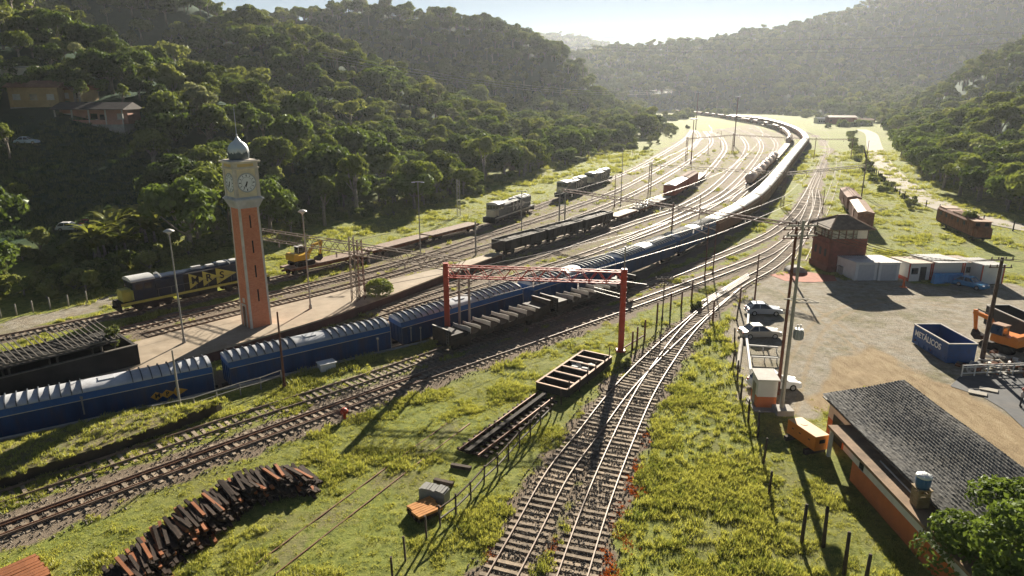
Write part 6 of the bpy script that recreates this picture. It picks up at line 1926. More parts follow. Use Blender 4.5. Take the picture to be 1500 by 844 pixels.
# low buildings beyond the curve
def far_house(label, base, W, D, H, wall, roof, rz=0, open_front=False):
    root = thing('house', label, 'house', tuple(base), rz)
    w = MB(); w.box((0, D / 2, H / 2), (W, D, H)); w.build('wall', wall, root)
    r = MB(); r.prism([(-.6, H), (D + .6, H), (D + .6, H + .15), (D / 2, H + 1.6), (-.6, H + .15)], 'x', -W / 2 - .5, W / 2 + .5); r.build('roof', roof, root)
    for x in np.linspace(-W / 2 + 1.5, W / 2 - 1.5, 4):
        o = MB(); o.box((x, -.02, H * .5), (1.2, .06, 1.2)); o.build('window', M_GLASS, root)
    return root
p = G(1234, 182); far_house('low brown station house beyond the far curve of the train', p, 22, 12, 5.5, M_CABIN, M_RZINC, R(-8))
p = G(1268, 184); far_house('small pale house right of the brown station house in the distance', p, 12, 9, 4.0, M_WHITE, M_RUSTROOF, R(-4))
p = G(1205, 181); far_house('small pale shed left of the brown station house in the distance', p, 9, 7, 3.6, M_WHITE, M_ZINC, R(6))
# ---------------------------------------------------------------- foreground: fence, frames, sleeper stacks
def side_fence():
    pts = [(575, 848), (594, 820), (625, 789), (645, 771), (668, 754), (690, 732), (709, 710), (729, 692), (745, 674), (761, 655), (777, 639), (792, 622), (807, 607), (822, 593), (834, 582), (849, 574), (861, 562), (873, 552), (885, 543)]
    P = [G(a, b) for a, b in pts]
    root = thing('post_fence', 'dark old rail fence of iron posts running beside the branch line', 'fence', tuple(P[6]))
    o = root.location
    g = random.Random(9)
    for p in P:
        mb = MB(); h = g.uniform(1.35, 1.6); lx, ly = g.uniform(-.06, .06), g.uniform(-.06, .06)
        mb.bar((p.x - o.x, p.y - o.y, -.1), (p.x - o.x + lx, p.y - o.y + ly, h), .13, .11); mb.build('post', M_POST, root)
    for a, b in ((3, 12),):
        for z in (.55, 1.3):
            mb = MB()
            for p, q in zip(P[a:b], P[a + 1:b + 1]): mb.bar((p.x - o.x, p.y - o.y, z), (q.x - o.x, q.y - o.y, z), .09)
            mb.build('rail', M_POST if z > 1 else M_BATTEN, root)
side_fence()
for (a, b, h, l) in ((926, 512, 2.0, 'dark post just right of the red gantry foot'), (933, 505, 2.0, 'second dark post right of the red gantry foot'), (944, 498, 2.3, 'third, taller dark post right of the red gantry foot'),
                  (962, 474, 2.6, 'tall dark post in the grass left of the branch switch'), (982, 456, 2.3, 'dark post nearest the through track by the branch switch'), (998, 452, 2.2, 'dark post farther on by the branch switch'), (1013, 440, 2.6, 'double thick dark post by the through track'),
                  (1044, 471, 2.6, 'dark post right of the branch line switch'), (1083, 450, 2.6, 'dark post at the left corner of the car park')):
    fence_post(G(a, b), h, l, 'dark posts around the branch switch', .11, m=M_RUSTPOLE)
bx = G(936, 508); mb = MB(); mb.bar(G(912, 517) + Vector((0, 0, .5)), G(944, 497) + Vector((0, 0, .5)), .12); tag(mb.build('barrier_rail', M_RUSTPOLE), 'rusty low barrier rail beside the red gantry foot', 'rail')

def wagon_frame():
    A, B, Cc, D = G(782, 576), G(834, 583), G(893, 533), G(856, 528)
    L = ((B - Cc).length + (A - D).length) / 2; W = 3.1
    c = (A + B + Cc + D) / 4; d = ((Cc + D) - (A + B)).normalized()
    root = thing('derelict_wagon_frame', 'derelict open wagon frame of six rusty bays lying beside the branch line', 'wagon frame', tuple(c), math.atan2(d.y, d.x))
    b = MB()
    for sy in (-1, 1): b.box((0, sy * W / 2, .55), (L, .12, .75))
    for i in range(7): x = -L / 2 + L * i / 6; b.box((x, 0, .58), (.14, W - .13, .60 if 0 < i < 6 else .74))
    b.box((0, 0, .2), (L, W, .06))
    b.build('frame', M_DARK, root)
    r = MB()
    for sy in (-1, 1): r.box((0, sy * W / 2, .945), (L + .1, .2, .05))
    for i in range(7): r.box((-L / 2 + L * i / 6, 0, .952), (.2, W - .21, .045))
    r.build('top_rail', M_RUSTROOF, root)
    s = MB(); s.bar((L / 2 - .1, -W / 2 + .2, .9), (L / 2 - .05, -W / 2 + .2, 1.9), .08); s.build('stanchion', M_RUSTPOLE, root)
    g = random.Random(5)
    t = MB()
    for i in range(14): t.bbox((g.uniform(.3, 2.6), g.uniform(-1.0, 1.0), .45 + g.uniform(0, .25)), (g.uniform(.3, .7), g.uniform(.3, .6), g.uniform(.2, .4)), .06, 0, g.uniform(0, 3))
    sk = t.build('sack', mat('white_sack', (.62, .60, .56), .8, 0, .12, 3)); sk.parent = None
    sk.location = root.location; sk.rotation_euler = root.rotation_euler
    tag(sk, 'pile of white sacks and rubble inside the derelict wagon frame', 'rubble')
wagon_frame()
def track_panel():
    A, B = G(690, 668), G(798, 586); d = (B - A).normalized(); L = (B - A).length
    root = thing('track_panel', 'dark raised old track panel with three rails beside the iron post fence', 'track panel', tuple((A + B) / 2), math.atan2(d.y, d.x))
    s = MB()
    for x in np.arange(-L / 2 + .2, L / 2, .72): s.box((x, 0, .20), (.24, 2.7, .18), 0, random.uniform(-.05, .05))
    s.build('sleeper', M_POST, root)
    for y, w in ((-.85, .09), (.85, .09), (.1, .34)):
        r = MB(); r.box((0, y, .40 if w < .2 else .45), (L + .6, w, .20 if w < .2 else .32)); r.build('rail', M_RAIL_OLD if w < .2 else M_WOODD, root)
    return root
track_panel()
for (a, b), (c, d), l in (((661, 684), (690, 689), 'dark timber baulk lying nearest the end of the old track panel'), ((636, 706), (664, 712), 'dark timber baulk lying left of the grey sleeper stack')):
    A, B = G(a, b), G(c, d); mb = MB(); mb.bar((A.x, A.y, .14), (B.x, B.y, .14), .3, .26); tag(mb.build('timber_baulk', M_POST), l, 'timber', 'timber baulks in the grass')

M_SLEEP_R = mat('rusty_steel_sleeper', (.27, .10, .04), .8, 0, .35, 1.5, dirt=(.12, .06, .04), dirt_amt=.8)
M_SLEEP_O = mat('orange_sleeper', (.50, .22, .06), .8, 0, .25, 2, dirt=(.25, .10, .04), dirt_amt=.6)
M_SLEEP_D = mat('dark_old_sleeper', (.045, .031, .023), .9, 0, .5, 1.5, dirt=(.16, .08, .04), dirt_amt=.4)
M_SLEEP_G = mat('grey_concrete_sleeper', (.26, .255, .24), .85, 0, .15, 2, dirt=(.12, .11, .10), dirt_amt=.5)
# small neat stacks, each sleeper a thing
def stack(base, rz, nx, nz, m, L, w, h, name, label, group, curved=False):
    first = None; g = random.Random(nx * 7 + nz)
    if curved:
        mb = MB()
        for i in range(6):
            a = -L / 2 + L * i / 6; b = a + L / 6
            z0 = .06 * math.cos(a / L * 5); z1 = .06 * math.cos(b / L * 5)
            mb.bar((a, 0, h / 2 + z0), (b, 0, h / 2 + z1), w, h, up=(0, 1, 0))
    else:
        mb = MB(); mb.box((0, 0, h / 2), (L, w, h))
    for k in range(nz):
        for i in range(nx):
            p = Vector((g.uniform(-.06, .06), (i - (nx - 1) / 2) * w * 1.14 + g.uniform(-.02, .02), k * h * 1.02))
            q = Vector(base) + Matrix.Rotation(rz, 3, 'Z') @ p
            if first is None:
                first = tag(mb.build(name, m, loc=tuple(q), rz=rz), label, 'sleeper', group); o = first
            else:
                o = first.copy(); C.objects.link(o); o.location = q
            o.rotation_euler = (0, 0, rz + g.uniform(-.035, .035))
p = G(622, 752); stack((p.x, p.y, .35), R(38), 7, 1, M_SLEEP_O, 1.75, .20, .16, 'railway_sleeper', 'orange rusty sleeper on top of the small stack beside the post fence', 'orange sleepers on the small stack')
stack((p.x, p.y, .02), R(38), 6, 2, M_SLEEP_D, 1.7, .22, .16, 'railway_sleeper', 'dark sleeper in the lower layers of the small orange topped stack', 'dark sleepers under the orange ones')
p = G(630, 733); stack((p.x + .3, p.y + .15, .02), R(-20) + R(0), 1, 1, M_SLEEP_G, 1.9, .8, .75, 'sleeper_block', 'grey block of concrete sleepers stacked behind the orange topped stack', 'grey sleeper block', curved=False)
stack((p.x + .3, p.y + .15, .77), R(70), 8, 1, M_SLEEP_G, .82, .19, .12, 'railway_sleeper', 'short grey concrete sleeper on top of the grey block', 'grey sleepers on the block')
# the long untidy rampart of old sleepers
g = random.Random(31)
ridge = curve(GP([(150, 885), (200, 848), (245, 808), (290, 775), (325, 748), (365, 724), (412, 712), (458, 708)]), .5)
rs = arclen(ridge)
pm = {}
for k, m in (('d', M_SLEEP_D), ('r', M_SLEEP_R)):
    for j in range(3):
        mb = MB(); mb.box((0, 0, 0), (1.9 + .3 * j, .19, .15)); o = mb.build('old_sleeper', m); C.objects.unlink(o); pm[k, j] = o.data
cnt = 0
N_R = 285
for k_ in range(N_R):
    t = (k_ + g.random()) / N_R * rs[-1]
    p = at_s(ridge, rs, t); q = at_s(ridge, rs, min(t + .6, rs[-1])); d = (q - p).normalized() if (q - p).length > .01 else Vector((1, 0, 0))
    nrm = Vector((d.y, -d.x, 0))
    endf = min(1, min(t, rs[-1] - t) / 2.5 + .35)
    u = g.uniform(-1, 1); hz = 1.1 * endf * (1 - abs(u) ** 1.5) * g.uniform(.75, 1.05) + .12
    k = 'r' if g.random() < (.26 if hz > .7 else .04) else 'd'
    o = bpy.data.objects.new('old_sleeper', pm[k, g.randrange(3)]); C.objects.link(o)
    o.location = (p.x + nrm.x * u * 1.1, p.y + nrm.y * u * 1.1, hz)
    o.rotation_euler = (g.uniform(-.12, .12), g.uniform(-.08, .18), R(-47) + g.uniform(-.17, .17))
    if k == 'r': tag(o, 'rusty orange sleeper poking out of the long dark rampart of old sleepers', 'sleeper', 'rusty sleepers in the long rampart')
    else: tag(o, 'dark weathered sleeper in the long rampart of old sleepers', 'sleeper', 'dark sleepers in the long rampart')
    cnt += 1
mb = MB()
for k_ in range(620):
    t = g.random() * rs[-1]; p = at_s(ridge, rs, t); q = at_s(ridge, rs, min(t + .6, rs[-1])); d = (q - p).normalized() if (q - p).length > .01 else Vector((1, 0, 0))
    nrm = Vector((d.y, -d.x, 0)); u = g.uniform(-1, 1); endf = min(1, min(t, rs[-1] - t) / 2.5 + .3)
    hz = .98 * endf * (1 - abs(u) ** 1.6) * g.random() + .1
    mb.box((p.x + nrm.x * u * .8, p.y + nrm.y * u * .8, hz), (2.0, .20, .16), 0, R(-47) + g.uniform(-.25, .25))
tag(mb.build('sleeper_heap', M_SLEEP_D), 'buried mass of sleepers inside the long rampart', 'sleepers', kind='stuff')
print('rampart', cnt)
p = G(30, 850)
stack((p.x, p.y, .02), R(50), 9, 2, M_SLEEP_R, 2.3, .26, .2, 'railway_sleeper', 'rusty red sleeper in the flat stack at the lower left corner', 'rusty red sleepers in the corner stack')
# small red thing beside the track, white sheet, railing by the wagons, loose rails
p = G(505, 614); mb = MB(); mb.lathe([(.12, 0), (.12, .5), (.3, .55), (.34, .75), (.2, .95), (.02, 1.0)], 12); tag(mb.build('point_marker', M_RED, loc=tuple(p)), 'small red track marker beside the through track', 'marker')
p = G(479, 541); mb = MB(); mb.bbox((0, 0, .35), (1.5, 1.0, .7), .04); mb.bbox((0, 0, .74), (1.7, 1.2, .09), .02); tag(mb.build('relay_cabinet', mat('cabinet_white', (.62, .62, .60), .6, 0, .08, 2), loc=tuple(p), rz=R(35)), 'white topped relay cabinet in the grass beside the blue wagons', 'cabinet')
def railing():
    pts = [(225, 606), (285, 594), (318, 583), (352, 572), (382, 564), (412, 553)]
    P = [G(a, b, .4) for a, b in pts]; root = thing('railing', 'grey pipe railing in front of the two nearest blue wagons', 'railing', tuple(P[2])); o = root.location; o.z = 0
    for z in (.62, 1.1):
        mb = MB()
        for a, b in zip(P, P[1:]): mb.bar((a.x - o.x, a.y - o.y, z), (b.x - o.x, b.y - o.y, z), .06)
        mb.build('rail', M_GALV, root)
    for p in P: mb = MB(); mb.bar((p.x - o.x, p.y - o.y, -.1), (p.x - o.x, p.y - o.y, 1.14), .08); mb.build('post', M_GALV, root)
railing()
for i, (px, py, l) in enumerate(((555, 517, 'short grey marker post beside the second blue wagon'), (603, 500, 'tall thin grey marker post beside the second blue wagon'), (617, 500, 'short marker post left of the hopper wagon end'), (738, 466, 'white topped marker post between blue wagons and hoppers'), (126, 607, 'grey marker post by the wagon at the left edge'))):
    p = G(px, py); mb = MB(); mb.cyl((0, 0, 0), (0, 0, 1.5), .06, n=8); mb.box((0, 0, 1.52), (.22, .06, .2)); tag(mb.build('marker_post', M_GALV, loc=(p.x, p.y - .2, .1)), l, 'post')
A, B = G(1032, 446), G(1100, 404)
for i in range(5):
    off = Vector((.55, -.65, 0)).normalized() * (-.52 + .26 * i); mb = MB()
    a, b = A.lerp(B, .02 * i) + off, A.lerp(B, 1 - .03 * i) + off
    mb.bar((a.x, a.y, .24), (b.x, b.y, .24), .055, .14); tag(mb.build('spare_rail', mat('bright_rail', (.20, .16, .13), .55, .15, .2, 3)), 'loose shiny spare rail lying between the rails past the branch switch', 'rail', 'spare rails between the tracks')

for px, py in ((2, 467), (25, 463), (49, 458), (74, 453), (101, 449), (128, 443)):
    fence_post(G(px, py), 1.5, 'pale fence post in the line behind the dirt path at left', 'fence posts behind the dirt path', .09, m=M_CPOLE)
# ---------------------------------------------------------------- houses on the hillside
M_PINK = mat('pink_wall', (.46, .25, .19), .85, 0, .15, .6, dirt=(.25, .16, .12), dirt_amt=.6)
M_OCHRE = mat('ochre_wall', (.42, .29, .14), .85, 0, .2, .6, dirt=(.2, .14, .08), dirt_amt=.6)
M_SLATE = mat('dark_house_roof', (.075, .065, .06), .8, 0, .3, 1, dirt=(.14, .09, .06), dirt_amt=.5)
M_TERRA = mat('terracotta_roof', (.26, .13, .075), .85, 0, .3, 1, dirt=(.10, .06, .04), dirt_amt=.6)
def hill_house(label, pix, W, D, H, wall, roof, rz, veranda=False, flat=False, windows=3):
    p = GT(*pix, t0=110)
    root = thing('hill_house', label, 'house', (p.x, p.y, p.z), rz)
    f = MB(); f.box((0, D / 2, -1.5), (W, D, 3.0)); f.build('foundation', M_CONCG, root)
    w = MB(); w.box((0, D / 2 + (1.1 if veranda else 0), H / 2), (W, D - (2.2 if veranda else 0), H)); w.build('wall', wall, root)
    r = MB()
    if flat: r.box((0, D / 2, H + .1), (W + .5, D + .5, .2)); r.box((0, D / 2, H + .3), (W + .1, D + .1, .22))
    else: r.prism([(-.7, H - .1), (D + .5, H - .1), (D + .5, H + .05), (D / 2, H + 1.5), (-.7, H + .05)], 'x', -W / 2 - .6, W / 2 + .6)
    r.build('roof', roof, root)
    y0 = 2.2 if veranda else 0
    for i, x in enumerate(np.linspace(-W / 2 + 1.6, W / 2 - 1.6, windows)):
        o = MB(); o.box((x, y0 - .02, H * .52), (1.5, .08, 1.2)); wn_ = o.build('window', M_GLASS if i % 2 else M_PALE, root)
        o = MB(); o.box((x, y0 - .04, H * .52 - .66), (1.7, .14, .1)); o.build('sill', M_PALE, wn_)
    if veranda:
        o = MB()
        for x in np.linspace(-W / 2 + .15, W / 2 - .15, 5): o.box((x, .12, H / 2), (.24, .24, H - .01))
        o.build('veranda_post', M_PALE, root)
        o = MB(); o.box((0, .12, .5), (W - .05, .14, 1.0)); o.build('veranda_wall', wall, root)
        o = MB(); o.box((W * .12, 2.15, 1.05), (1.0, .06, 2.1)); o.build('door', M_BLACK, root)
    return root
hill_house('pink house with long veranda and dark roof on the left hillside', (132, 184), 15, 8, 3.3, M_PINK, M_SLATE, R(2), veranda=True)
hill_house('ochre gabled house with terracotta roof on the left hillside', (52, 158), 10, 7, 4.4, M_OCHRE, M_TERRA, R(14))
hill_house('cream flat roofed house highest on the left hillside', (22, 130), 11, 7, 4.6, mat('cream_wall', (.50, .44, .33), .8, 0, .15, .6), M_CONCG, R(4), flat=True)
hill_house('small shack with terracotta roof between the pink and ochre houses', (106, 150), 6, 5, 2.8, M_OCHRE, M_TERRA, R(-8), windows=2)
p = GT(40, 212); car('pale blue car parked on the dark meadow below the houses', tuple(p), R(15), P_PALEBLUE, L=4.3)
p = GT(104, 338); car('white car half hidden by shrubs at the foot of the left hill', (p.x, p.y, p.z + .05), R(10), P_WHITE, L=4.2, hatch=True)
p = GT(134, 334); car('red car half hidden by shrubs beside the banana plants', (p.x, p.y, p.z + .05), R(-15), P_RED, L=4.0, hatch=True)

# ---------------------------------------------------------------- shrubs at the foot of the slopes
SHRUB = []
for i, (r, nl, n, leaf, mi, lift, kw) in enumerate(((1.7, 7, 900, .34, 2, .2, dict(flat=.9, base=.0)), (2.2, 8, 1100, .36, 1, .2, dict(flat=.7, base=0.0)), (1.3, 6, 700, .30, 2, .1, dict(flat=1.2, base=0.0)))):
    cm, co, lobes = crown_mesh('foliage', r, 300 + i, nl, n, leaf, M_LEAF[mi], lift, **kw)
    to = trunk_mesh('stem', .08, .7, lobes[:5], 320 + i)
    C.objects.unlink(co); C.objects.unlink(to); SHRUB.append((cm, to.data))
cm, co, lobes = crown_mesh('foliage', 4.6, 333, 1, 2600, .24, M_LEAF[1], .2, flat=.16, spread=0.0, base=.9)
C.objects.unlink(co); SHRUB.append((cm, SHRUB[0][1]))
def shrub(k, loc, s, rz, label, group, name='shrub'):
    t = thing(name, label, 'shrub', loc, rz, group); t.scale = (s,) * 3
    for nm, d in (('stem', SHRUB[k][1]), ('foliage', SHRUB[k][0])):
        o = bpy.data.objects.new(nm, d); C.objects.link(o); o.parent = t
g = random.Random(77)
def edge_row(pix, n, spread, smin, smax, label, group):
    L = [GT(a, b) for a, b in pix]
    ln = [Vector((p.x, p.y, 0)) for p in L]; sl = arclen(ln)
    for i in range(n):
        p = at_s(ln, sl, sl[-1] * (i + g.random()) / n)
        x = p.x + g.uniform(-spread, spread); y = p.y + g.uniform(-spread * .3, spread)
        s = g.uniform(smin, smax) * (1 + .0016 * p.y)
        shrub(g.randrange(3), (x, y, tz(x, y) - .1), s, g.uniform(0, 6.3), label, group)
edge_row([(0, 440), (60, 425), (130, 415), (165, 405)], 26, 5, .7, 1.5, 'shrub at the foot of the left hill behind the dirt path', 'shrubs behind the dirt path')
edge_row([(20, 400), (90, 385), (150, 375), (235, 350)], 34, 5, .5, 1.3, 'shrub in the tangle on the slope above the dirt path', 'shrubs above the dirt path')
edge_row([(190, 392), (260, 375), (330, 358)], 20, 4, .7, 1.3, 'shrub behind the navy locomotive', 'shrubs behind the navy locomotive')
edge_row([(395, 345), (480, 330), (560, 312), (640, 292), (705, 276)], 44, 5, .6, 1.25, 'sunlit shrub along the hillside behind the flat wagons', 'shrubs behind the flat wagons')
edge_row([(720, 268), (790, 246), (860, 228), (930, 206), (975, 188)], 50, 9, .8, 1.5, 'shrub in the belt at the hill foot beyond the pale locomotives', 'shrubs beyond the pale locomotives')
edge_row([(1248, 195), (1256, 225), (1275, 255), (1300, 280), (1330, 300), (1350, 312)], 40, 2.0, .55, 1.0, 'shrub in the hedge along the left side of the pale road', 'hedge beside the right road')
edge_row([(985, 178), (1010, 170), (1080, 166.5), (1150, 168), (1200, 174)], 34, 12, 1.2, 2.2, 'shrub in the scrub at the far head of the yard', 'shrubs at the head of the yard')
edge_row([(930, 222), (975, 200), (1000, 188)], 16, 5, .6, 1.2, 'low shrub in the field left of the fanned tracks', 'shrubs left of the fanned tracks')
edge_row([(1215, 188), (1260, 184)], 10, 8, 1.0, 1.8, 'shrub around the distant station house', 'shrubs around the station house')
for px, py, s, l in ((556, 444, 1.0, 'rounded bush on the platform beside the grey lattice mast'), (912, 536, .55, 'small round bush at the foot of the right red gantry column'), (1017, 452, .6, 'small bush under the dark posts by the branch switch'), (1034, 500, .35, 'little shrub in the grass right of the branch line')):
    p = G(px, py); shrub(3 if px == 556 else 0, (p.x, p.y, PT - .2 if px == 556 else -.05), s, 1.0, l, None, 'bush')
q = Vector((84.6, 125.0, 3.7)); shrub(1, tuple(q), .75, 0, 'plants growing on the roof of the derelict locomotive', None, 'roof_plant')
p = G(160, 497, PT + 2.4); shrub(2, (p.x + .4, p.y, PT + 2.2), .8, 0, 'bush growing through the slats of the ruined canopy', None, 'bush')

# trees left of the pink house, meadow trees, near canopy
for px, py, k, s, l in ((30, 305, 1, .55, 'dark bushy tree at the left edge below the houses'), (15, 235, 5, .75, 'tall narrow dark tree at the left edge beside the pale blue car'), (120, 165, 5, .8, 'lone tree rising above the roof of the shack'), (60, 372, 3, .6, 'small pale tree behind the dirt path at left'),
                        (225, 245, 1, .95, 'sunlit tree at the right end of the dark meadow'), (262, 300, 4, .9, 'sunlit tree left of the clock head'), (290, 352, 1, .75, 'bushy tree right behind the navy locomotive'), (420, 322, 0, .8, 'full tree right of the clock tower behind the excavator'), (470, 300, 2, .8, 'broad tree behind the right lamp post'),
                        (770, 252, 3, .9, 'small tree behind the grey mid yard locomotive'), (660, 285, 1, .8, 'green tree beside the short hillside gantry'), (710, 262, 3, .9, 'pale tree left of the grey mid yard locomotive')):
    p = GT(px, py)
    plant_tree(k, (p.x, p.y, p.z - .3), s, g.uniform(0, 6), 'broadleaf_tree', l, None)

# banana plants and fronds
M_BAN = leaf_mat('banana_leaf', (.07, .10, .02), (.22, .23, .06), .45, .8)
def fronds(seed, n, L, W, arch):
    gg = random.Random(seed); mb = MB()
    for i in range(n):
        a = gg.uniform(0, 6.28); el = gg.uniform(.55, 1.35); ln = L * gg.uniform(.7, 1.15); k = 6
        d = Vector((math.cos(a), math.sin(a), 0)); side = Vector((-d.y, d.x, 0)); p = Vector((d.x * .1, d.y * .1, gg.uniform(0, .5))); e = el
        pts = []
        for j in range(k + 1):
            t = j / k; w = W * (math.sin(math.pi * min(1, t * .9 + .08)) ** .6) * .5
            pts.append((p.copy(), w)); p += (d * math.cos(e) + Vector((0, 0, math.sin(e)))) * (ln / k); e -= arch / k * (1 + t)
        vs = []; fs = []
        for c, w in pts: vs += [c - side * w + Vector((0, 0, w * .3)), c, c + side * w + Vector((0, 0, w * .3))]
        for j in range(k): b = 3 * j; fs += [(b, b + 1, b + 4, b + 3), (b + 1, b + 2, b + 5, b + 4)]
        mb.add(vs, fs, 0)
    return mb
ban = fronds(3, 15, 3.0, .75, 1.1).build('leaves', M_BAN, recalc=False); C.objects.unlink(ban)
pal = fronds(4, 26, 3.4, .40, 1.6).build('fronds', M_BAN, recalc=False); C.objects.unlink(pal)
stm = MB(); stm.tube([(0, 0, -.8), (.05, 0, 1.0), (0, .05, 2.0)], [.22, .18, .12], 8); stm = stm.build('stem', M_BARK); C.objects.unlink(stm)
def leafy(name, cat, mesh, loc, s, label, group):
    t = thing(name, label, cat, loc, g.uniform(0, 6), group); t.scale = (s,) * 3
    a = bpy.data.objects.new('stem', stm.data); a.parent = t; C.objects.link(a)
    b = bpy.data.objects.new('leaves', mesh.data); b.parent = t; C.objects.link(b); b.location = (0, 0, 1.9)
for i in range(20):
    px = g.uniform(140, 235); py = 385 - (px - 140) * .22 + g.uniform(-34, 8)
    p = GT(px, py); leafy('banana_plant', 'banana plant', ban, (p.x, p.y, p.z), g.uniform(.95, 1.6), 'big leaved banana plant in the clump behind the navy locomotive', 'banana plants in the clump')
for i in range(12):
    px = g.uniform(610, 700); py = 300 - (px - 610) * .22 + g.uniform(-16, 4)
    p = GT(px, py); leafy('palm', 'palm', pal, (p.x, p.y, p.z), g.uniform(.9, 1.4), 'palm with drooping fronds on the slope left of the grey locomotive', 'palms on the slope')

# big tree in the lower right corner
def corner_tree():
    root = thing('corner_tree', 'large dark glossy leaved tree covering the lower right end of the tiled roof', 'tree', tuple(G(1470, 905)))
    vs, fs, lobes = crown_verts(4.3, 88, 26, 15000, .26, flat=1.0, spread=.78, base=-.1)
    mb = MB(); mb.add([(x, y, z + 2.9) for x, y, z in vs], fs); mb.build('crown', M_LEAF[0], root, recalc=False)
    m2 = MB(); m2.tube([(0, 0, -.5), (.1, .1, 1.6), (.0, .2, 3.0)], [.34, .27, .2], 9)
    for c, lr in lobes[:14]:
        s = Vector((0, .1, 2.2)); e = Vector((c[0], c[1], c[2] + 2.9)); m2.tube([s, s.lerp(e, .5) + Vector((0, 0, -.3)), e], [.15, .1, .03], 6)
    m2.build('trunk', M_BARK, root)
corner_tree()

# ---------------------------------------------------------------- grass
M_GRASS = leaf_mat('grass_blades', (.13, .165, .035), (.42, .41, .125), .5, .35, .06)
M_RED_WEED = leaf_mat('red_weed', (.22, .035, .015), (.45, .12, .03), .4, .8, .05)
def tuft(seed, n, h, spread, w):
    gg = random.Random(seed); mb = MB()
    for i in range(n):
        a = gg.uniform(0, 6.28); r = spread * math.sqrt(gg.random()); b = Vector((r * math.cos(a), r * math.sin(a), -.03))
        d = Vector((gg.uniform(-.6, .6), gg.uniform(-.6, .6), 1)).normalized(); hh = h * gg.uniform(.5, 1.15); s = Vector((math.cos(a * 3), math.sin(a * 3), 0)) * w
        m = b + d * hh * .55; t = b + d * hh + Vector((d.x, d.y, -.15)) * hh * .35
        mb.v += [tuple(b - s), tuple(b + s), tuple(m + s * .8), tuple(m - s * .8), tuple(t)]
        k = len(mb.v) - 5; mb.f += [(k, k + 1, k + 2, k + 3), (k + 3, k + 2, k + 4)]; mb.m += [0, 0]; mb.smooth += [False, False]
    o = mb.build('tuft', M_GRASS, recalc=False); C.objects.unlink(o); return o
TUFTS = [tuft(1, 16, .22, .28, .022), tuft(2, 22, .34, .30, .028), tuft(3, 26, .52, .34, .032), tuft(4, 14, .16, .35, .022)]
gg = np.random.default_rng(17)
zone_at = None
def zone_lookup(x, y):
    i = np.clip(np.searchsorted(gx, x) - 1, 0, nxn - 1); j = np.clip(np.searchsorted(gy, y) - 1, 0, nyn - 1)
    k = j * nxn + i
    return zone[k], fz[k]
def grass_points(x0, x1, y0, y1, dens):
    n = int((x1 - x0) * (y1 - y0) * dens)
    x = gg.uniform(x0, x1, n); y = gg.uniform(y0, y1, n)
    px, py, c = px_of(x, y, 0 * x)
    m = (px > -40) & (px < 1540) & (py < 880) & (c > 5)
    x, y = x[m], y[m]
    z, h = zone_lookup(x, y)
    cover = 1 - np.maximum.reduce([z[:, 0], z[:, 1] * .75, z[:, 2], np.clip(z[:, 3] * 1.25, 0, 1)])
    lush = value_noise(x / 4, y / 4, 61) * .55 + value_noise(x / 1.4, y / 1.4, 62) * .45
    m = gg.uniform(0, 1, len(x)) < cover * np.clip(.25 + 1.6 * (lush - .25), .08, 1)
    bld = (x > 23) & (x < 31) & (y < 50)
    m &= ~bld
    m &= h < 1.2
    return x[m], y[m], h[m], lush[m]
A = [grass_points(-45, 42, 28, 58, 22.0), grass_points(-60, 75, 58, 112, 7.0), grass_points(-60, 130, 112, 190, 1.6), grass_points(-40, 180, 190, 320, .5)]
sizes = np.concatenate([np.full(len(a[0]), f) for a, f in zip(A, (.62, .85, 1.3, 2.2))])
x, y, h, lush = (np.concatenate([a[k] for a in A]) for k in range(4))
pick = np.where(lush > .68, 2, np.where(lush > .56, 1, np.where(gg.uniform(0, 1, len(x)) < .5, 0, 3)))
# taller tufts in the rough strip right of the branch line
strip = in_poly(x, y, [tuple(G(a, b).xy) for a, b in ((1040, 470), (1075, 460), (1110, 620), (1150, 860), (890, 860), (960, 600))])
sizes = sizes * np.where(strip, 1.15, 1.0) * gg.uniform(.7, 1.3, len(x)); pick = np.where(strip & (gg.uniform(0, 1, len(x)) < .22), 2, pick)
print('tufts', len(x))
gr = scatter('grass', np.stack([x, y, h], 1), sizes, gg.uniform(0, 6.28, len(x)), pick, TUFTS)
gr['label'] = 'rough green grass over the railway land'
# rough grass on the shaded meadow below the houses
MP = []
while len(MP) < 2600:
    a, b = gg.uniform(-20, 240), gg.uniform(186, 350)
    p = GT(a, b) if len(MP) % 8 == 0 else p
    x_, y_ = p.x + gg.normal() * 2.2, p.y + gg.normal() * 3.2
    MP.append((x_, y_, 0.0))
MP = np.array(MP); MP[:, 2] = terrain(MP[:, 0], MP[:, 1])
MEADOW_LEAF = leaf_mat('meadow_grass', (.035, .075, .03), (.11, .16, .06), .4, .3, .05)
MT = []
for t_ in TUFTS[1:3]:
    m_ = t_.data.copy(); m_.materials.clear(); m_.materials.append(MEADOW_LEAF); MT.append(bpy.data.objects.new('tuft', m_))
o = scatter('meadow_grass', MP, gg.uniform(1.0, 2.2, len(MP)), gg.uniform(0, 6.28, len(MP)), gg.integers(0, 2, len(MP)), MT); o['label'] = 'rough dark green grass on the shaded meadow below the houses'
# bank grass
n = 1300; t = gg.uniform(0, 1, n); 
pts_b = np.array([tuple(v) for v in BANK_V]); k = gg.integers(0, len(pts_b), n)
bp = pts_b[k] + np.stack([gg.uniform(-.4, .4, n), gg.uniform(-.4, .4, n), np.zeros(n)], 1)
o = scatter('bank_grass', bp, gg.uniform(.35, .8, n), gg.uniform(0, 6.28, n), gg.integers(0, 4, n), TUFTS); o['label'] = 'dry grass on the old platform bank'
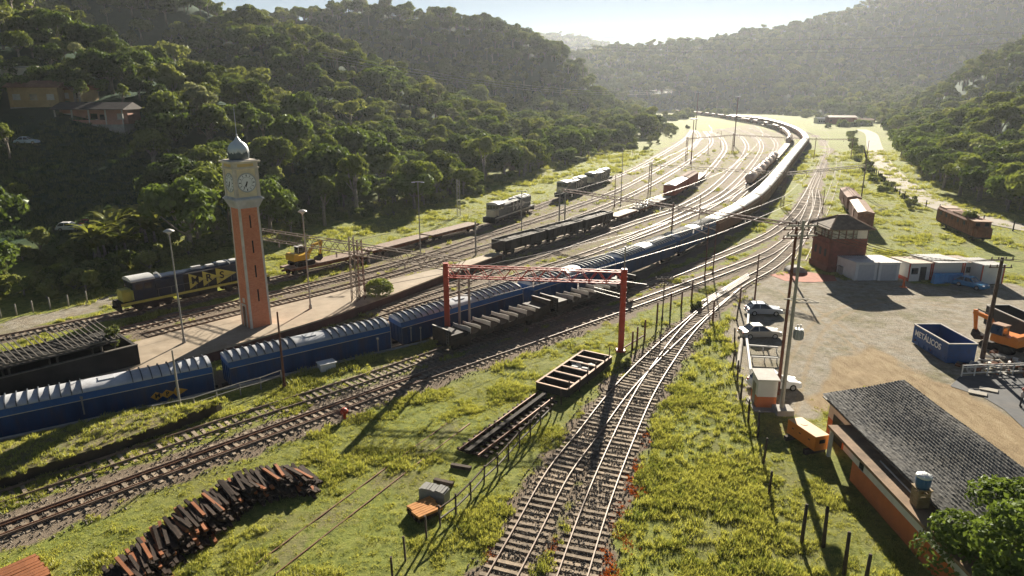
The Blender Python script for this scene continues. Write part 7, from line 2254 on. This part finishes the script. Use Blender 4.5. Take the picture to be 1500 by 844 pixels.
# loose ballast stones along the near tracks
M_STONE = mat('ballast_stone', (.24, .215, .18), .9, 0, .3, 9, objvar=.55)
STONES = []
for k in range(3):
    r_ = random.Random(40 + k); bm = bmesh.new(); bmesh.ops.create_icosphere(bm, subdivisions=1, radius=.06)
    for v in bm.verts: v.co *= r_.uniform(.65, 1.25)
    m_ = bpy.data.meshes.new('stone'); bm.to_mesh(m_); bm.free(); m_.materials.append(M_STONE); STONES.append(bpy.data.objects.new('stone', m_))
SP = []
for nm, wd_, dens in (('branch_a', 2.0, 26), ('branch_b', 2.0, 26), ('through', 2.6, 14), ('siding', 1.6, 6)):
    l = TRACKS[nm][0]; L = arclen(l)
    vis = [p for p in l if p.y < 75 and p.y > 27]
    if len(vis) < 2: continue
    ln_ = arclen(vis); n = int(ln_[-1] * wd_ * 2 * dens)
    off_l, off_r = offset(vis, -wd_), offset(vis, wd_)
    ii = gg.integers(0, len(vis) - 1, n); tt_ = gg.uniform(0, 1, n); u = np.clip(.5 + gg.normal(size=n) * .27, -.05, 1.05)
    a_ = np.array([tuple(p.xy) for p in off_l]); b_ = np.array([tuple(p.xy) for p in off_r])
    A_ = a_[ii] * (1 - tt_)[:, None] + a_[ii + 1] * tt_[:, None]; B_ = b_[ii] * (1 - tt_)[:, None] + b_[ii + 1] * tt_[:, None]
    SP.append(A_ * (1 - u)[:, None] + B_ * u[:, None])
SP = np.concatenate(SP); _, sh = zone_lookup(SP[:, 0], SP[:, 1])
print('stones', len(SP))
o = scatter('ballast', np.stack([SP[:, 0], SP[:, 1], np.maximum(sh, .02) + .03], 1), gg.uniform(.6, 1.5, len(SP)), gg.uniform(0, 6.28, len(SP)), gg.integers(0, 3, len(SP)), STONES); o['label'] = 'loose ballast stones between the sleepers'
# red weeds beside the branch
spots = [(886, 812, 8), (912, 790, 7), (895, 840, 9), (918, 700, 5), (935, 688, 4), (942, 640, 3), (908, 750, 4), (812, 802, 4), (930, 720, 4), (900, 770, 5), (720, 820, 4)]
P = []
for a, b, n in spots:
    c = G(a, b)
    for _ in range(n * 5): P.append((c.x + gg.normal() * .28, c.y + gg.normal() * .45, .03))
mb = tuft(9, 14, .16, .16, .03); mb.data.materials.clear(); mb.data.materials.append(M_RED_WEED)
P = np.array(P)
o = scatter('red_weed', P, gg.uniform(.6, 1.2, len(P)), gg.uniform(0, 6.28, len(P)), np.zeros(len(P)), [mb]); o['label'] = 'red weeds growing beside the branch line'
# ---------------------------------------------------------------- the air of the valley
mb = MB(); mb.box((0, 1480, 119), (3200, 3100, 242))
haze = mb.build('haze', [])
hm = bpy.data.materials.new('haze_air'); hm.use_nodes = True
nt = hm.node_tree
nt.nodes.remove(nt.nodes['Principled BSDF'])
pv = nt.nodes.new('ShaderNodeVolumePrincipled')
pv.inputs['Color'].default_value = (.84, .90, .98, 1)
pv.inputs['Density'].default_value = .000085
pv.inputs['Anisotropy'].default_value = .42
nt.links.new(pv.outputs[0], nt.nodes['Material Output'].inputs['Volume'])
haze.data.materials.append(hm)
tag(haze, kind='stuff')
haze['label'] = 'pale morning haze hanging in the valley'
